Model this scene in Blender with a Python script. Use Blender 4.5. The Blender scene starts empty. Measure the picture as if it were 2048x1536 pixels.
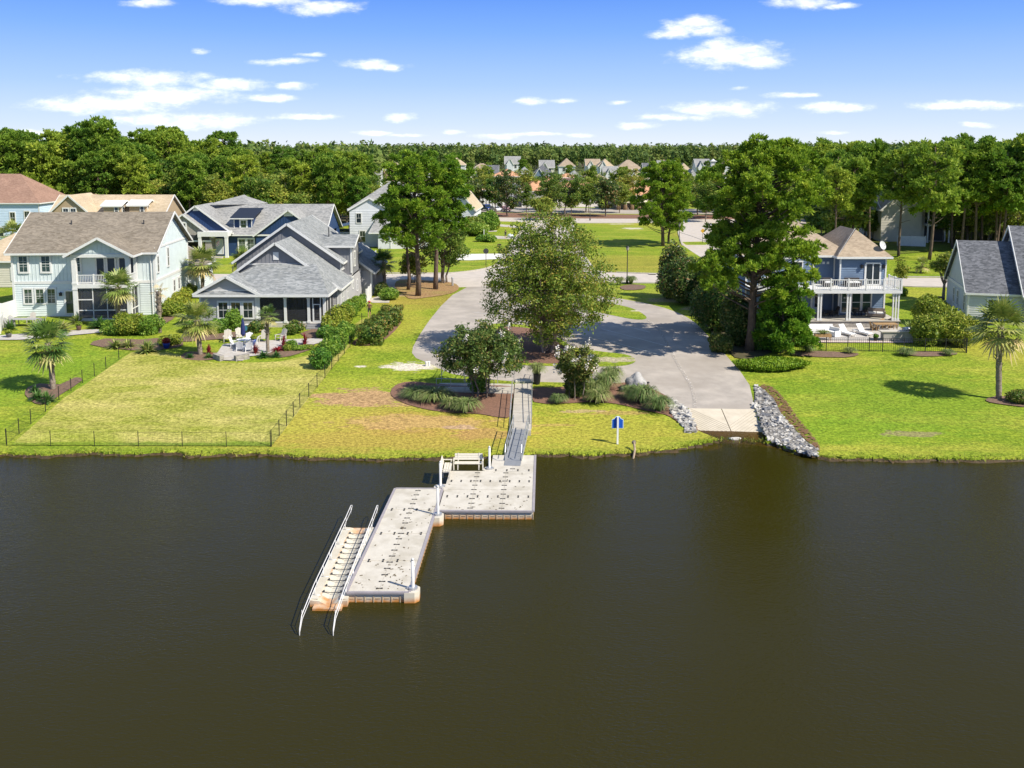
import bpy, bmesh, math, random
import numpy as np
from mathutils import Vector, Matrix
from mathutils.geometry import tessellate_polygon
R = math.radians
S = bpy.context.scene
C = S.collection
# ------------------------------------------------------------------ camera
CAM_H, FPX, PITCH, HOR = 19.0, 1850.0, R(7.0), 292.0
CY = HOR + FPX * math.tan(PITCH)
cam_d = bpy.data.cameras.new('camera')
cam = bpy.data.objects.new('camera', cam_d); C.objects.link(cam); S.camera = cam
cam.location = (0, 0, CAM_H); cam.rotation_euler = (R(90) - PITCH, 0, 0)
cam_d.sensor_fit = 'HORIZONTAL'; cam_d.sensor_width = 36.0
cam_d.lens = FPX / 2048 * 36.0
cam_d.shift_y = -(768 - CY) / 2048
cam_d.clip_start = 0.5; cam_d.clip_end = 12000

def ray(px, py):
    u, v = px - 1024.0, CY - py
    c, s = math.cos(PITCH), math.sin(PITCH)
    return Vector((u, FPX * c + v * s, -FPX * s + v * c))
# ------------------------------------------------------------------ sun and sky
SUN = Vector((0.60, -0.36, 0.715)).normalized()
sl = bpy.data.lights.new('sun', 'SUN'); sl.energy = 4.7; sl.angle = R(0.55); sl.color = (1.0, 0.93, 0.80)
so = bpy.data.objects.new('sun', sl); C.objects.link(so); so.location = (60, -40, 90)
so.rotation_euler = SUN.to_track_quat('Z', 'Y').to_euler()
W = bpy.data.worlds.new('World'); S.world = W; W.use_nodes = True
nt = W.node_tree; nt.nodes.clear()
def N(t, **k):
    n = nt.nodes.new(t)
    for a, b in k.items(): setattr(n, a, b)
    return n
out = N('ShaderNodeOutputWorld'); bg = N('ShaderNodeBackground')
sky = N('ShaderNodeTexSky', sky_type='NISHITA', sun_disc=False)
sky.sun_elevation = math.asin(SUN.z); sky.sun_rotation = math.atan2(SUN.x, SUN.y)
sky.altitude = 0; sky.air_density = 1.0; sky.dust_density = 0.9; sky.ozone_density = 3.0
hs = N('ShaderNodeHueSaturation'); hs.inputs['Saturation'].default_value = 1.32; hs.inputs['Value'].default_value = 1.0
nt.links.new(sky.outputs[0], hs.inputs['Color'])
tc = N('ShaderNodeTexCoord'); sp = N('ShaderNodeSeparateXYZ'); nt.links.new(tc.outputs['Generated'], sp.inputs[0])
def M2(op, a, b=None, c=None, clamp=False):
    n = N('ShaderNodeMath', operation=op); n.use_clamp = clamp
    for i, x in enumerate((a, b, c)):
        if x is None: continue
        if isinstance(x, (int, float)): n.inputs[i].default_value = x
        else: nt.links.new(x, n.inputs[i])
    return n.outputs[0]
ym = M2('MAXIMUM', sp.outputs['Y'], 0.02)
uu, vv = M2('DIVIDE', sp.outputs['X'], ym), M2('DIVIDE', sp.outputs['Z'], ym)
cb = N('ShaderNodeCombineXYZ'); nt.links.new(uu, cb.inputs[0]); nt.links.new(vv, cb.inputs[1])
mp = N('ShaderNodeMapping'); mp.inputs['Scale'].default_value = (9, 26, 1); nt.links.new(cb.outputs[0], mp.inputs[0])
n1 = N('ShaderNodeTexNoise'); n1.inputs['Scale'].default_value = 1.0; n1.inputs['Detail'].default_value = 6; n1.inputs['Roughness'].default_value = 0.62
nt.links.new(mp.outputs[0], n1.inputs['Vector'])
mp2 = N('ShaderNodeMapping'); mp2.inputs['Scale'].default_value = (38, 90, 1); nt.links.new(cb.outputs[0], mp2.inputs[0])
n2 = N('ShaderNodeTexNoise'); n2.inputs['Scale'].default_value = 1.0; n2.inputs['Detail'].default_value = 5; n2.inputs['Roughness'].default_value = 0.65
nt.links.new(mp2.outputs[0], n2.inputs['Vector'])
wob = N('ShaderNodeVectorMath', operation='MULTIPLY_ADD'); nt.links.new(n1.outputs['Color'], wob.inputs[0])
wob.inputs[1].default_value = (0.05, 0.014, 0); nt.links.new(cb.outputs[0], wob.inputs[2])
# clouds: image x, y, half width, half height, thinness
CLOUDS = [(1455,108,82,22,0),(1510,122,50,14,.1),(1440,93,34,15,.05),(1385,52,42,17,.3),(1352,66,44,9,.45),(1398,42,34,12,.38),(1420,62,30,12,.35),
 (1445,217,82,13,.1),(1340,236,50,7,.25),(1275,252,36,6,.3),(1670,216,66,9,.2),(1585,191,36,6,.2),(1940,211,96,10,.15),(1960,252,30,5,.35),
 (1662,263,34,4,.4),(1065,202,26,8,.25),(1128,202,28,5,.45),(1230,206,18,5,.45),(300,155,105,14,.2),(215,208,125,16,.1),(330,190,120,16,.0),
 (365,240,110,14,.12),(470,171,66,12,.15),(598,173,28,8,.15),(545,199,52,7,.25),(610,233,60,6,.3),(740,128,56,9,.35),(785,132,20,8,.35),
 (565,122,48,6,.4),(620,109,26,5,.45),(808,235,24,8,.15),(530,0,75,12,.2),(650,14,66,14,.25),(300,4,50,9,.35),(1600,2,52,10,.15),(1680,12,40,6,.45),
 (750,266,36,5,.3),(820,270,36,4,.35),(915,264,18,4,.35),(990,272,36,5,.35),(1155,270,26,5,.35),(60,262,60,6,.4),(1488,178,18,4,.5),(400,102,18,5,.5),(1060,268,60,4,.4)]
d = None
for (px, py, a, b, thin) in CLOUDS:
    a *= 1.25; b *= 1.15
    r = ray(px, py); u0, v0 = r.x / r.y + 0.025, r.z / r.y + 0.007
    sa, sb = FPX / a, FPX / b
    ma = N('ShaderNodeVectorMath', operation='MULTIPLY_ADD'); nt.links.new(wob.outputs[0], ma.inputs[0])
    ma.inputs[1].default_value = (sa, sb, 0); ma.inputs[2].default_value = (-u0 * sa, -v0 * sb, thin)
    le = N('ShaderNodeVectorMath', operation='LENGTH'); nt.links.new(ma.outputs[0], le.inputs[0])
    d = le.outputs['Value'] if d is None else M2('MINIMUM', d, le.outputs['Value'])
dn = M2('MULTIPLY_ADD', n2.outputs['Fac'], 1.45, d)
mr = N('ShaderNodeMapRange', interpolation_type='SMOOTHSTEP'); nt.links.new(dn, mr.inputs['Value'])
mr.inputs['From Min'].default_value = 2.0; mr.inputs['From Max'].default_value = 0.86; mr.inputs['To Min'].default_value = 0; mr.inputs['To Max'].default_value = 0.94
fw = M2('GREATER_THAN', sp.outputs['Y'], 0.05)
msk = M2('MULTIPLY', mr.outputs[0], fw)
grd = N('ShaderNodeValToRGB'); nt.links.new(M2('MULTIPLY', sp.outputs['Z'], 2.2), grd.inputs[0])
ge = grd.color_ramp.elements; ge[0].color = (.84, .91, 1.0, 1); ge[1].color = (.17, .27, .50, 1); ge[1].position = 1.0
for pos, col in ((.05, (.66,.80,1.0)), (.14, (.42,.62,1.0)), (.26, (.22,.44,.98)), (.37, (.105,.29,.93)), (.62, (.15,.28,.66))):
    q = ge.new(pos); q.color = (*col, 1)
gm = N('ShaderNodeVectorMath', operation='SCALE'); nt.links.new(grd.outputs[0], gm.inputs[0]); gm.inputs['Scale'].default_value = 7.1
ms0 = N('ShaderNodeMix', data_type='RGBA'); ms0.inputs['Factor'].default_value = .92
nt.links.new(hs.outputs[0], ms0.inputs['A']); nt.links.new(gm.outputs[0], ms0.inputs['B'])
mx = N('ShaderNodeMix', data_type='RGBA'); nt.links.new(msk, mx.inputs['Factor'])
nt.links.new(ms0.outputs['Result'], mx.inputs['A']); cmx = N('ShaderNodeMix', data_type='RGBA'); cmr = N('ShaderNodeMapRange'); nt.links.new(n2.outputs['Fac'], cmr.inputs['Value']); cmr.inputs['From Min'].default_value = .38; cmr.inputs['From Max'].default_value = .66; nt.links.new(cmr.outputs[0], cmx.inputs['Factor']); cmx.inputs['A'].default_value = (9.2, 9.3, 9.5, 1); cmx.inputs['B'].default_value = (6.6, 7.1, 8.0, 1); nt.links.new(cmx.outputs['Result'], mx.inputs['B'])
nt.links.new(mx.outputs['Result'], bg.inputs['Color']); bg.inputs['Strength'].default_value = 0.104
nt.links.new(bg.outputs[0], out.inputs[0])
S.view_settings.view_transform = 'Standard'; S.view_settings.look = 'None'; S.view_settings.gamma = 1
S.view_settings.exposure = 0.52
S.cycles.max_bounces = 6; S.cycles.diffuse_bounces = 2; S.cycles.glossy_bounces = 3; S.cycles.transparent_max_bounces = 12
S.cycles.transmission_bounces = 3
# ------------------------------------------------------------------ terrain height and unprojection
KN = [(0, .16), (57, .2), (61, .3), (65, .48), (75, .9), (85, 1.15), (95, 1.3), (9000, 1.3)]
def gz(y):
    for (a, za), (b, zb) in zip(KN, KN[1:]):
        if y <= b: return za + (zb - za) * max(0, (y - a)) / (b - a)
    return 1.3
def PZ(px, py, z):
    r = ray(px, py); t = (z - CAM_H) / r.z
    return Vector((r.x * t, r.y * t, z))
def PG(px, py):
    z = 1.0
    for _ in range(12):
        p = PZ(px, py, z); z = gz(p.y)
    return p
def PY(px, py, Y):
    r = ray(px, py); t = Y / r.y
    return Vector((r.x * t, Y, CAM_H + r.z * t))
def XY(px, Y, z=1.3):            # x position of an image column at depth Y
    r = ray(px, HOR); cz = -z + CAM_H
    dep = Y * math.cos(PITCH) + cz * math.sin(PITCH)
    return (px - 1024) * dep / FPX
# ------------------------------------------------------------------ tagging
def tag(o, label=None, cat=None, group=None, kind=None):
    if label: o['label'] = label
    if cat: o['category'] = cat
    if group: o['group'] = group
    if kind: o['kind'] = kind
    return o
def thing(name, label, cat, loc=(0, 0, 0), rz=0, group=None):
    o = bpy.data.objects.new(name, None); C.objects.link(o)
    o.empty_display_size = 0.3
    o.location = loc; o.rotation_euler = (0, 0, rz)
    return tag(o, label, cat, group)
def inst(name, me, parent=None, loc=None, rz=0):
    o = bpy.data.objects.new(name, me); C.objects.link(o)
    if parent: o.parent = parent
    if loc is not None: o.location = loc
    if rz: o.rotation_euler = (0, 0, rz)
    return o
# ------------------------------------------------------------------ mesh builder
class MB:
    def __init__(s): s.v = []; s.f = []; s.m = []
    def merge(s, o, m):
        b = len(s.v); s.v += o.v; s.f += [[b+i for i in f] for f in o.f]; s.m += [m]*len(o.f)
    def add(s, pts, faces, m=0):
        b = len(s.v); s.v.extend([tuple(p) for p in pts])
        for f in faces: s.f.append([b + i for i in f]); s.m.append(m)
        return s
    def box(s, x0, x1, y0, y1, z0, z1, m=0):
        p = [(x0,y0,z0),(x1,y0,z0),(x1,y1,z0),(x0,y1,z0),(x0,y0,z1),(x1,y0,z1),(x1,y1,z1),(x0,y1,z1)]
        return s.add(p, [(0,3,2,1),(4,5,6,7),(0,1,5,4),(1,2,6,5),(2,3,7,6),(3,0,4,7)], m)
    def hexa(s, p, m=0):   # 8 points ordered like box
        return s.add(p, [(0,3,2,1),(4,5,6,7),(0,1,5,4),(1,2,6,5),(2,3,7,6),(3,0,4,7)], m)
    def rbox(s, c, sz, rz=0, m=0, rx=0, ry=0):
        M = Matrix.Translation(c) @ Matrix.Rotation(rz, 4, 'Z') @ Matrix.Rotation(ry, 4, 'Y') @ Matrix.Rotation(rx, 4, 'X')
        a, b, h = sz[0]/2, sz[1]/2, sz[2]/2
        p = [M @ Vector(q) for q in [(-a,-b,-h),(a,-b,-h),(a,b,-h),(-a,b,-h),(-a,-b,h),(a,-b,h),(a,b,h),(-a,b,h)]]
        return s.hexa(p, m)
    def beam(s, a, b, w, h, m=0):    # beam between two points, w sideways, h downwards from the line
        a, b = Vector(a), Vector(b); d = (b - a).normalized()
        side = d.cross(Vector((0,0,1)))
        if side.length < 1e-4: side = Vector((1,0,0))
        side = side.normalized() * (w/2); up = side.cross(d).normalized() * (h/2)
        p = [a-side-up, b-side-up, b+side-up, a+side-up, a-side+up, b-side+up, b+side+up, a+side+up]
        return s.hexa(p, m)
    def slab(s, pts, t, m=0, mb=None):       # planar polygon extruded down by t
        n = len(pts); p = [Vector(q) for q in pts]; q = [v - Vector((0,0,t)) for v in p]
        b = len(s.v); s.v.extend([tuple(v) for v in p + q])
        mb = m if mb is None else mb
        s.f.append([b+i for i in range(n)]); s.m.append(m)
        s.f.append([b+n+i for i in reversed(range(n))]); s.m.append(mb)
        for i in range(n):
            j = (i+1) % n; s.f.append([b+i, b+n+i, b+n+j, b+j]); s.m.append(mb)
        return s
    def tube(s, a, b, r0, r1=None, n=7, m=0, cap=True):
        return s.path([a, b], [r0, r0 if r1 is None else r1], n, m, cap)
    def path(s, pts, rs, n=7, m=0, cap=True):
        pts = [Vector(p) for p in pts]
        if isinstance(rs, (int, float)): rs = [rs] * len(pts)
        b = len(s.v); prev = None
        for i, p in enumerate(pts):
            d = (pts[min(i+1, len(pts)-1)] - pts[max(i-1, 0)]).normalized()
            ref = Vector((0,0,1)) if abs(d.z) < .9 else Vector((1,0,0))
            if prev is not None:
                sx = prev - d * prev.dot(d)
                sx = sx.normalized() if sx.length > 1e-5 else d.cross(ref).normalized()
            else: sx = d.cross(ref).normalized()
            prev = sx; sy = d.cross(sx)
            for k in range(n):
                a = 2*math.pi*k/n
                s.v.append(tuple(p + (sx*math.cos(a) + sy*math.sin(a)) * rs[i]))
        for i in range(len(pts)-1):
            for k in range(n):
                k2 = (k+1) % n
                s.f.append([b+i*n+k, b+i*n+k2, b+(i+1)*n+k2, b+(i+1)*n+k]); s.m.append(m)
        if cap:
            s.f.append([b+k for k in reversed(range(n))]); s.m.append(m)
            e = b+(len(pts)-1)*n; s.f.append([e+k for k in range(n)]); s.m.append(m)
        return s
    def lathe(s, prof, c=(0,0,0), n=16, m=0, sx=1, sy=1):
        b = len(s.v)
        for r, z in prof:
            for k in range(n):
                a = 2*math.pi*k/n; s.v.append((c[0]+r*sx*math.cos(a), c[1]+r*sy*math.sin(a), c[2]+z))
        for i in range(len(prof)-1):
            for k in range(n):
                k2 = (k+1) % n; s.f.append([b+i*n+k, b+i*n+k2, b+(i+1)*n+k2, b+(i+1)*n+k]); s.m.append(m)
        s.f.append([b+k for k in reversed(range(n))]); s.m.append(m)
        e = b+(len(prof)-1)*n; s.f.append([e+k for k in range(n)]); s.m.append(m)
        return s
    def blob(s, c, rad, seed=0, amp=.15, sub=2, m=0):
        bm = bmesh.new(); bmesh.ops.create_icosphere(bm, subdivisions=sub, radius=1)
        rn = random.Random(seed); off = Vector((rn.random()*50, rn.random()*50, rn.random()*50))
        from mathutils import noise
        b = len(s.v)
        for v in bm.verts:
            k = 1 + amp * noise.noise(v.co*1.6 + off) * 2 + amp*.5*noise.noise(v.co*4 + off)
            s.v.append((c[0]+v.co.x*rad[0]*k, c[1]+v.co.y*rad[1]*k, c[2]+v.co.z*rad[2]*k))
        for f in bm.faces: s.f.append([b+v.index for v in f.verts]); s.m.append(m)
        bm.free(); return s
    def mesh(s, name, mats, smooth=False):
        me = bpy.data.meshes.new(name); me.from_pydata(s.v, [], s.f)
        if not isinstance(mats, (list, tuple)): mats = [mats]
        for x in mats: me.materials.append(x)
        if len(mats) > 1: me.polygons.foreach_set('material_index', s.m)
        if smooth: me.polygons.foreach_set('use_smooth', [True]*len(s.f))
        me.update(); return me
    def build(s, name, mats, parent=None, smooth=False, loc=None):
        return inst(name, s.mesh(name, mats, smooth), parent, loc)
# ------------------------------------------------------------------ leaf builder (numpy quads with a random value per face)
class LB:
    def __init__(s, seed=1): s.V = []; s.F = []; s.r = []; s.mi = []; s.n = 0; s.rng = np.random.default_rng(seed)
    def quads(s, P, rnd=None, m=0):     # P: (N,4,3)
        P = np.asarray(P, np.float32); n = len(P)
        if n == 0: return
        s.V.append(P.reshape(-1, 3)); s.F.append(np.arange(n*4).reshape(n, 4) + s.n); s.n += n*4
        s.r.append(s.rng.random(n) if rnd is None else rnd); s.mi.append(np.full(n, m))
    def leaves(s, ctr, size, aspect=.6, rnd=None, m=0, nrm=None, jit=1.0):
        n = len(ctr); g = s.rng.normal(size=(n, 3))
        if nrm is not None: g = nrm + g*jit
        g /= np.linalg.norm(g, axis=1)[:, None] + 1e-9
        h = s.rng.normal(size=(n, 3)); a = np.cross(g, h); a /= np.linalg.norm(a, axis=1)[:, None] + 1e-9
        b = np.cross(g, a)
        sz = (size * s.rng.uniform(.6, 1.35, n))[:, None]; a = a*sz; b = b*sz*aspect
        P = np.stack([ctr - a, ctr - b*.9, ctr + a, ctr + b*.9], 1)
        s.quads(P, rnd, m)
    def mesh(s, name, mats):
        V = np.concatenate(s.V); F = np.concatenate(s.F); n = len(F)
        me = bpy.data.meshes.new(name)
        me.vertices.add(len(V)); me.vertices.foreach_set('co', V.ravel())
        me.loops.add(n*4); me.loops.foreach_set('vertex_index', F.ravel().astype(np.int32))
        me.polygons.add(n); me.polygons.foreach_set('loop_start', (np.arange(n)*4).astype(np.int32))
        try: me.polygons.foreach_set('loop_total', np.full(n, 4, np.int32))
        except Exception: pass
        at = me.attributes.new('rnd', 'FLOAT', 'FACE'); at.data.foreach_set('value', np.concatenate(s.r).astype(np.float32))
        if not isinstance(mats, (list, tuple)): mats = [mats]
        for x in mats: me.materials.append(x)
        if len(mats) > 1: me.polygons.foreach_set('material_index', np.concatenate(s.mi).astype(np.int32))
        me.update(calc_edges=True); me.validate(); return me
# ------------------------------------------------------------------ materials
def newmat(name):
    m = bpy.data.materials.new(name); m.use_nodes = True
    t = m.node_tree; b = t.nodes['Principled BSDF']; return m, t, b
def mk(name, c1, c2=None, sc=3.0, rough=.7, bump=0, bsc=40, metal=0, spec=.35, det=4, c3=None, sc3=.4, stretch=(1,1,1), lo=.35, hi=.65):
    m, t, b = newmat(name); L = t.links.new
    b.inputs['Roughness'].default_value = rough; b.inputs['Metallic'].default_value = metal
    b.inputs['Specular IOR Level'].default_value = spec
    b.inputs['Base Color'].default_value = (*c1, 1)
    tcx = t.nodes.new('ShaderNodeTexCoord'); mpx = t.nodes.new('ShaderNodeMapping'); mpx.inputs['Scale'].default_value = stretch
    L(tcx.outputs['Object'], mpx.inputs[0])
    if c2 is not None:
        n = t.nodes.new('ShaderNodeTexNoise'); n.inputs['Scale'].default_value = sc; n.inputs['Detail'].default_value = det; n.inputs['Roughness'].default_value = .65
        L(mpx.outputs[0], n.inputs['Vector'])
        r = t.nodes.new('ShaderNodeMapRange'); r.inputs['From Min'].default_value = lo; r.inputs['From Max'].default_value = hi; L(n.outputs['Fac'], r.inputs['Value'])
        x = t.nodes.new('ShaderNodeMix'); x.data_type = 'RGBA'; L(r.outputs[0], x.inputs['Factor']); x.inputs['A'].default_value = (*c1, 1); x.inputs['B'].default_value = (*c2, 1)
        o = x.outputs['Result']
        if c3 is not None:
            n3 = t.nodes.new('ShaderNodeTexNoise'); n3.inputs['Scale'].default_value = sc3; n3.inputs['Detail'].default_value = 5; L(mpx.outputs[0], n3.inputs['Vector'])
            r3 = t.nodes.new('ShaderNodeMapRange'); r3.inputs['From Min'].default_value = .48; r3.inputs['From Max'].default_value = .68; L(n3.outputs['Fac'], r3.inputs['Value'])
            x3 = t.nodes.new('ShaderNodeMix'); x3.data_type = 'RGBA'; L(r3.outputs[0], x3.inputs['Factor']); L(o, x3.inputs['A']); x3.inputs['B'].default_value = (*c3, 1); o = x3.outputs['Result']
        L(o, b.inputs['Base Color'])
    if bump:
        n = t.nodes.new('ShaderNodeTexNoise'); n.inputs['Scale'].default_value = bsc; n.inputs['Detail'].default_value = 4; L(mpx.outputs[0], n.inputs['Vector'])
        u = t.nodes.new('ShaderNodeBump'); u.inputs['Strength'].default_value = min(1, bump); u.inputs['Distance'].default_value = .05 * max(1, bump)
        L(n.outputs['Fac'], u.inputs['Height']); L(u.outputs[0], b.inputs['Normal'])
    return m
def leafm(name, cols, trans=.25, rough=.55, hv=.12, hue=.02):
    m, t, b = newmat(name); L = t.links.new
    at = t.nodes.new('ShaderNodeAttribute'); at.attribute_name = 'rnd'
    cr = t.nodes.new('ShaderNodeValToRGB'); L(at.outputs['Fac'], cr.inputs[0])
    e = cr.color_ramp.elements; n = len(cols)
    e[0].color = (*cols[0], 1); e[1].color = (*cols[-1], 1)
    for i in range(1, n-1):
        q = e.new(i/(n-1)); q.color = (*cols[i], 1)
    oi = t.nodes.new('ShaderNodeObjectInfo')
    r1 = t.nodes.new('ShaderNodeMapRange'); L(oi.outputs['Random'], r1.inputs['Value']); r1.inputs['To Min'].default_value = 1-hv; r1.inputs['To Max'].default_value = 1+hv*2
    r2 = t.nodes.new('ShaderNodeMapRange'); L(oi.outputs['Random'], r2.inputs['Value']); r2.inputs['To Min'].default_value = .5+hue; r2.inputs['To Max'].default_value = .5-hue
    h = t.nodes.new('ShaderNodeHueSaturation'); L(cr.outputs[0], h.inputs['Color']); L(r1.outputs[0], h.inputs['Value']); L(r2.outputs[0], h.inputs['Hue'])
    L(h.outputs[0], b.inputs['Base Color']); b.inputs['Roughness'].default_value = rough; b.inputs['Specular IOR Level'].default_value = .25
    tr = t.nodes.new('ShaderNodeBsdfTranslucent'); L(h.outputs[0], tr.inputs['Color'])
    ms = t.nodes.new('ShaderNodeMixShader'); ms.inputs[0].default_value = trans
    L(b.outputs[0], ms.inputs[1]); L(tr.outputs[0], ms.inputs[2]); L(ms.outputs[0], t.nodes['Material Output'].inputs[0])
    return m
def glassm(name, tint=(.02,.03,.035), rough=.04):
    m, t, b = newmat(name); b.inputs['Base Color'].default_value = (*tint, 1); b.inputs['Roughness'].default_value = rough
    b.inputs['Specular IOR Level'].default_value = .8; return m
def shingle(name, c1, c2, c3):
    m, t, b = newmat(name); L = t.links.new
    tcx = t.nodes.new('ShaderNodeTexCoord')
    v = t.nodes.new('ShaderNodeTexVoronoi'); v.inputs['Scale'].default_value = 1.0; v.feature = 'F1'
    mp_ = t.nodes.new('ShaderNodeMapping'); mp_.inputs['Scale'].default_value = (3.2, 6.5, 6.5); L(tcx.outputs['Object'], mp_.inputs[0]); L(mp_.outputs[0], v.inputs['Vector'])
    sx = t.nodes.new('ShaderNodeSeparateColor'); L(v.outputs['Color'], sx.inputs[0])
    cr = t.nodes.new('ShaderNodeValToRGB'); L(sx.outputs[0], cr.inputs[0]); e = cr.color_ramp.elements
    e[0].color = (*c1, 1); e[1].color = (*c2, 1); q = e.new(.5); q.color = (*c3, 1)
    n = t.nodes.new('ShaderNodeTexNoise'); n.inputs['Scale'].default_value = .5; n.inputs['Detail'].default_value = 5; L(tcx.outputs['Object'], n.inputs['Vector'])
    h = t.nodes.new('ShaderNodeHueSaturation'); r1 = t.nodes.new('ShaderNodeMapRange'); L(n.outputs['Fac'], r1.inputs['Value']); r1.inputs['To Min'].default_value = .72; r1.inputs['To Max'].default_value = 1.28
    L(cr.outputs[0], h.inputs['Color']); L(r1.outputs[0], h.inputs['Value']); L(h.outputs[0], b.inputs['Base Color'])
    b.inputs['Roughness'].default_value = .9; b.inputs['Specular IOR Level'].default_value = .2
    wv = t.nodes.new('ShaderNodeTexWave'); wv.wave_type = 'BANDS'; wv.bands_direction = 'Z'; wv.wave_profile = 'SAW'; wv.inputs['Scale'].default_value = 1.3; wv.inputs['Distortion'].default_value = .3
    L(tcx.outputs['Object'], wv.inputs['Vector'])
    u = t.nodes.new('ShaderNodeBump'); u.inputs['Strength'].default_value = .5; u.inputs['Distance'].default_value = .04; L(wv.outputs['Fac'], u.inputs['Height']); L(u.outputs[0], b.inputs['Normal'])
    return m
def screenm(name, a=.55):
    m, t, b = newmat(name); L = t.links.new; b.inputs['Base Color'].default_value = (.03,.03,.035,1); b.inputs['Roughness'].default_value = .6
    tr = t.nodes.new('ShaderNodeBsdfTransparent'); ms = t.nodes.new('ShaderNodeMixShader'); ms.inputs[0].default_value = 1-a
    L(b.outputs[0], ms.inputs[1]); L(tr.outputs[0], ms.inputs[2]); L(ms.outputs[0], t.nodes['Material Output'].inputs[0]); return m
WHITE = mk('white_trim', (.73,.73,.715), (.66,.66,.645), 4, .5)
GLASS = glassm('window_glass'); GLASSG = glassm('window_glass_green', (.03,.06,.05))
SCREEN = screenm('porch_screen')
BLACK = mk('black_metal', (.02,.02,.022), rough=.45)
DARKG = mk('dark_grey', (.05,.05,.055), rough=.6)
CONC = mk('concrete', (.50,.46,.40), (.40,.37,.32), 1.3, .85, .2, 30)
GALV = mk('aluminium', (.55,.56,.58), (.42,.43,.45), 5, .38, metal=.55)
BARK = mk('pine_bark', (.17,.12,.09), (.09,.065,.05), 6, .95, 1, 12, stretch=(1,1,.35))
BARKG = mk('grey_bark', (.24,.20,.165), (.13,.105,.085), 5, .9, .6, 14, stretch=(1,1,.4))
BIRCHB = mk('birch_bark', (.42,.33,.27), (.2,.14,.11), 4, .9, .8, 10)
PALMB = mk('palm_bark', (.34,.29,.23), (.16,.125,.095), 5, .95, 1, 9, stretch=(1,1,2.2))
PINE = leafm('pine_needles', [(.065,.15,.012),(.13,.25,.018),(.24,.37,.028),(.40,.49,.05)], .36, .6, .10)
PINEF = leafm('far_pine_needles', [(.08,.165,.02),(.15,.26,.027),(.25,.36,.04),(.38,.46,.07)], .38, .6, .2, .025)
FARL = leafm('distant_leaves', [(.055,.115,.028),(.095,.165,.036),(.145,.215,.045),(.22,.25,.065)], .28, .7, .1)
OAK = leafm('broad_leaves', [(.075,.145,.022),(.145,.225,.03),(.24,.30,.045),(.38,.36,.08)], .36, .55, .2, .03)
BIRCHL = leafm('river_birch_leaves', [(.10,.16,.02),(.18,.25,.03),(.27,.32,.045),(.42,.38,.07),(.46,.26,.07)], .38, .5, .05)
MYRT = leafm('crepe_myrtle_leaves', [(.055,.10,.02),(.105,.155,.03),(.19,.225,.05),(.42,.28,.10)], .28, .45, .05)
MAGN = leafm('magnolia_leaves', [(.035,.075,.018),(.075,.13,.026),(.15,.19,.045),(.38,.19,.10)], .25, .35, .15)
BLOOM = mk('white_blossom', (.72,.69,.62), (.62,.56,.5), 8, .7)
SHRUB = leafm('shrub_leaves', [(.06,.15,.02),(.12,.24,.028),(.20,.33,.04),(.34,.42,.08)], .28, .45, .12, .02)
SHRUBY = leafm('yellow_shrub_leaves', [(.09,.16,.02),(.19,.26,.025),(.33,.37,.045),(.46,.45,.09)], .28, .5, .08)
HEDGEO = leafm('bronze_hedge_leaves', [(.045,.10,.018),(.09,.16,.024),(.19,.22,.04),(.40,.22,.07)], .2, .45, .08)
PALML = leafm('palm_fronds', [(.07,.13,.025),(.15,.22,.04),(.27,.33,.075),(.42,.42,.14),(.55,.44,.20)], .2, .4, .08)
GRASSO = leafm('ornamental_grass', [(.09,.15,.04),(.15,.22,.06),(.24,.29,.10),(.34,.31,.16)], .25, .6, .1)
RED = leafm('red_foliage', [(.16,.012,.03),(.28,.025,.045),(.38,.05,.06)], .3, .4, .1)
# ================================================================== GROUND, WATER, ROADS
def smooth_poly(P, k=4, closed=True):
    n = len(P); o = []
    rng_ = range(n if closed else n-1)
    for i in rng_:
        p0, p1, p2, p3 = (P[(i-1) % n] if closed or i > 0 else P[0]), P[i], P[(i+1) % n], (P[(i+2) % n] if closed or i+2 < n else P[-1])
        for j in range(k):
            t = j/k
            o.append(tuple(.5*((2*p1[a]) + (-p0[a]+p2[a])*t + (2*p0[a]-5*p1[a]+4*p2[a]-p3[a])*t*t + (-p0[a]+3*p1[a]-3*p2[a]+p3[a])*t**3) for a in (0, 1)))
    if not closed: o.append(P[-1])
    return o
def drape_bm(poly, lift):
    tris = tessellate_polygon([[Vector((x, y, 0)) for x, y in poly]])
    bm = bmesh.new(); vs = [bm.verts.new((x, y, 0)) for x, y in poly]
    for t in tris:
        try: bm.faces.new([vs[i] for i in t])
        except ValueError: pass
    for ky, _ in KN[1:-1]:
        bmesh.ops.bisect_plane(bm, geom=bm.verts[:]+bm.edges[:]+bm.faces[:], plane_co=(0, ky, 0), plane_no=(0, 1, 0), dist=1e-5)
    bmesh.ops.recalc_face_normals(bm, faces=bm.faces)
    for v in bm.verts: v.co.z = gz(v.co.y) + lift
    for f in bm.faces:
        if f.normal.z < 0: f.normal_flip()
    return bm
LIFT = [0.006]
def drape(name, pts, mat, lift=None, px=True, sm=0, kind='structure', edge=0):
    if px: pts = [(PG(x, y).x, PG(x, y).y) for x, y in pts]
    if sm: pts = smooth_poly(pts, sm)
    if lift is None: lift = LIFT[0]; LIFT[0] += .0016
    bm = drape_bm(pts, lift)
    if edge:
        bmesh.ops.solidify  # kerb thickness below the sheet
        ed = [e for e in bm.edges if len(e.link_faces) == 1]
        r = bmesh.ops.extrude_edge_only(bm, edges=ed)
        for g in r['geom']:
            if isinstance(g, bmesh.types.BMVert): g.co.z -= edge
    me = bpy.data.meshes.new(name); bm.normal_update()
    bm.to_mesh(me); bm.free(); me.materials.append(mat)
    o = inst(name, me)
    if kind: o['kind'] = kind
    return o
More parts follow.
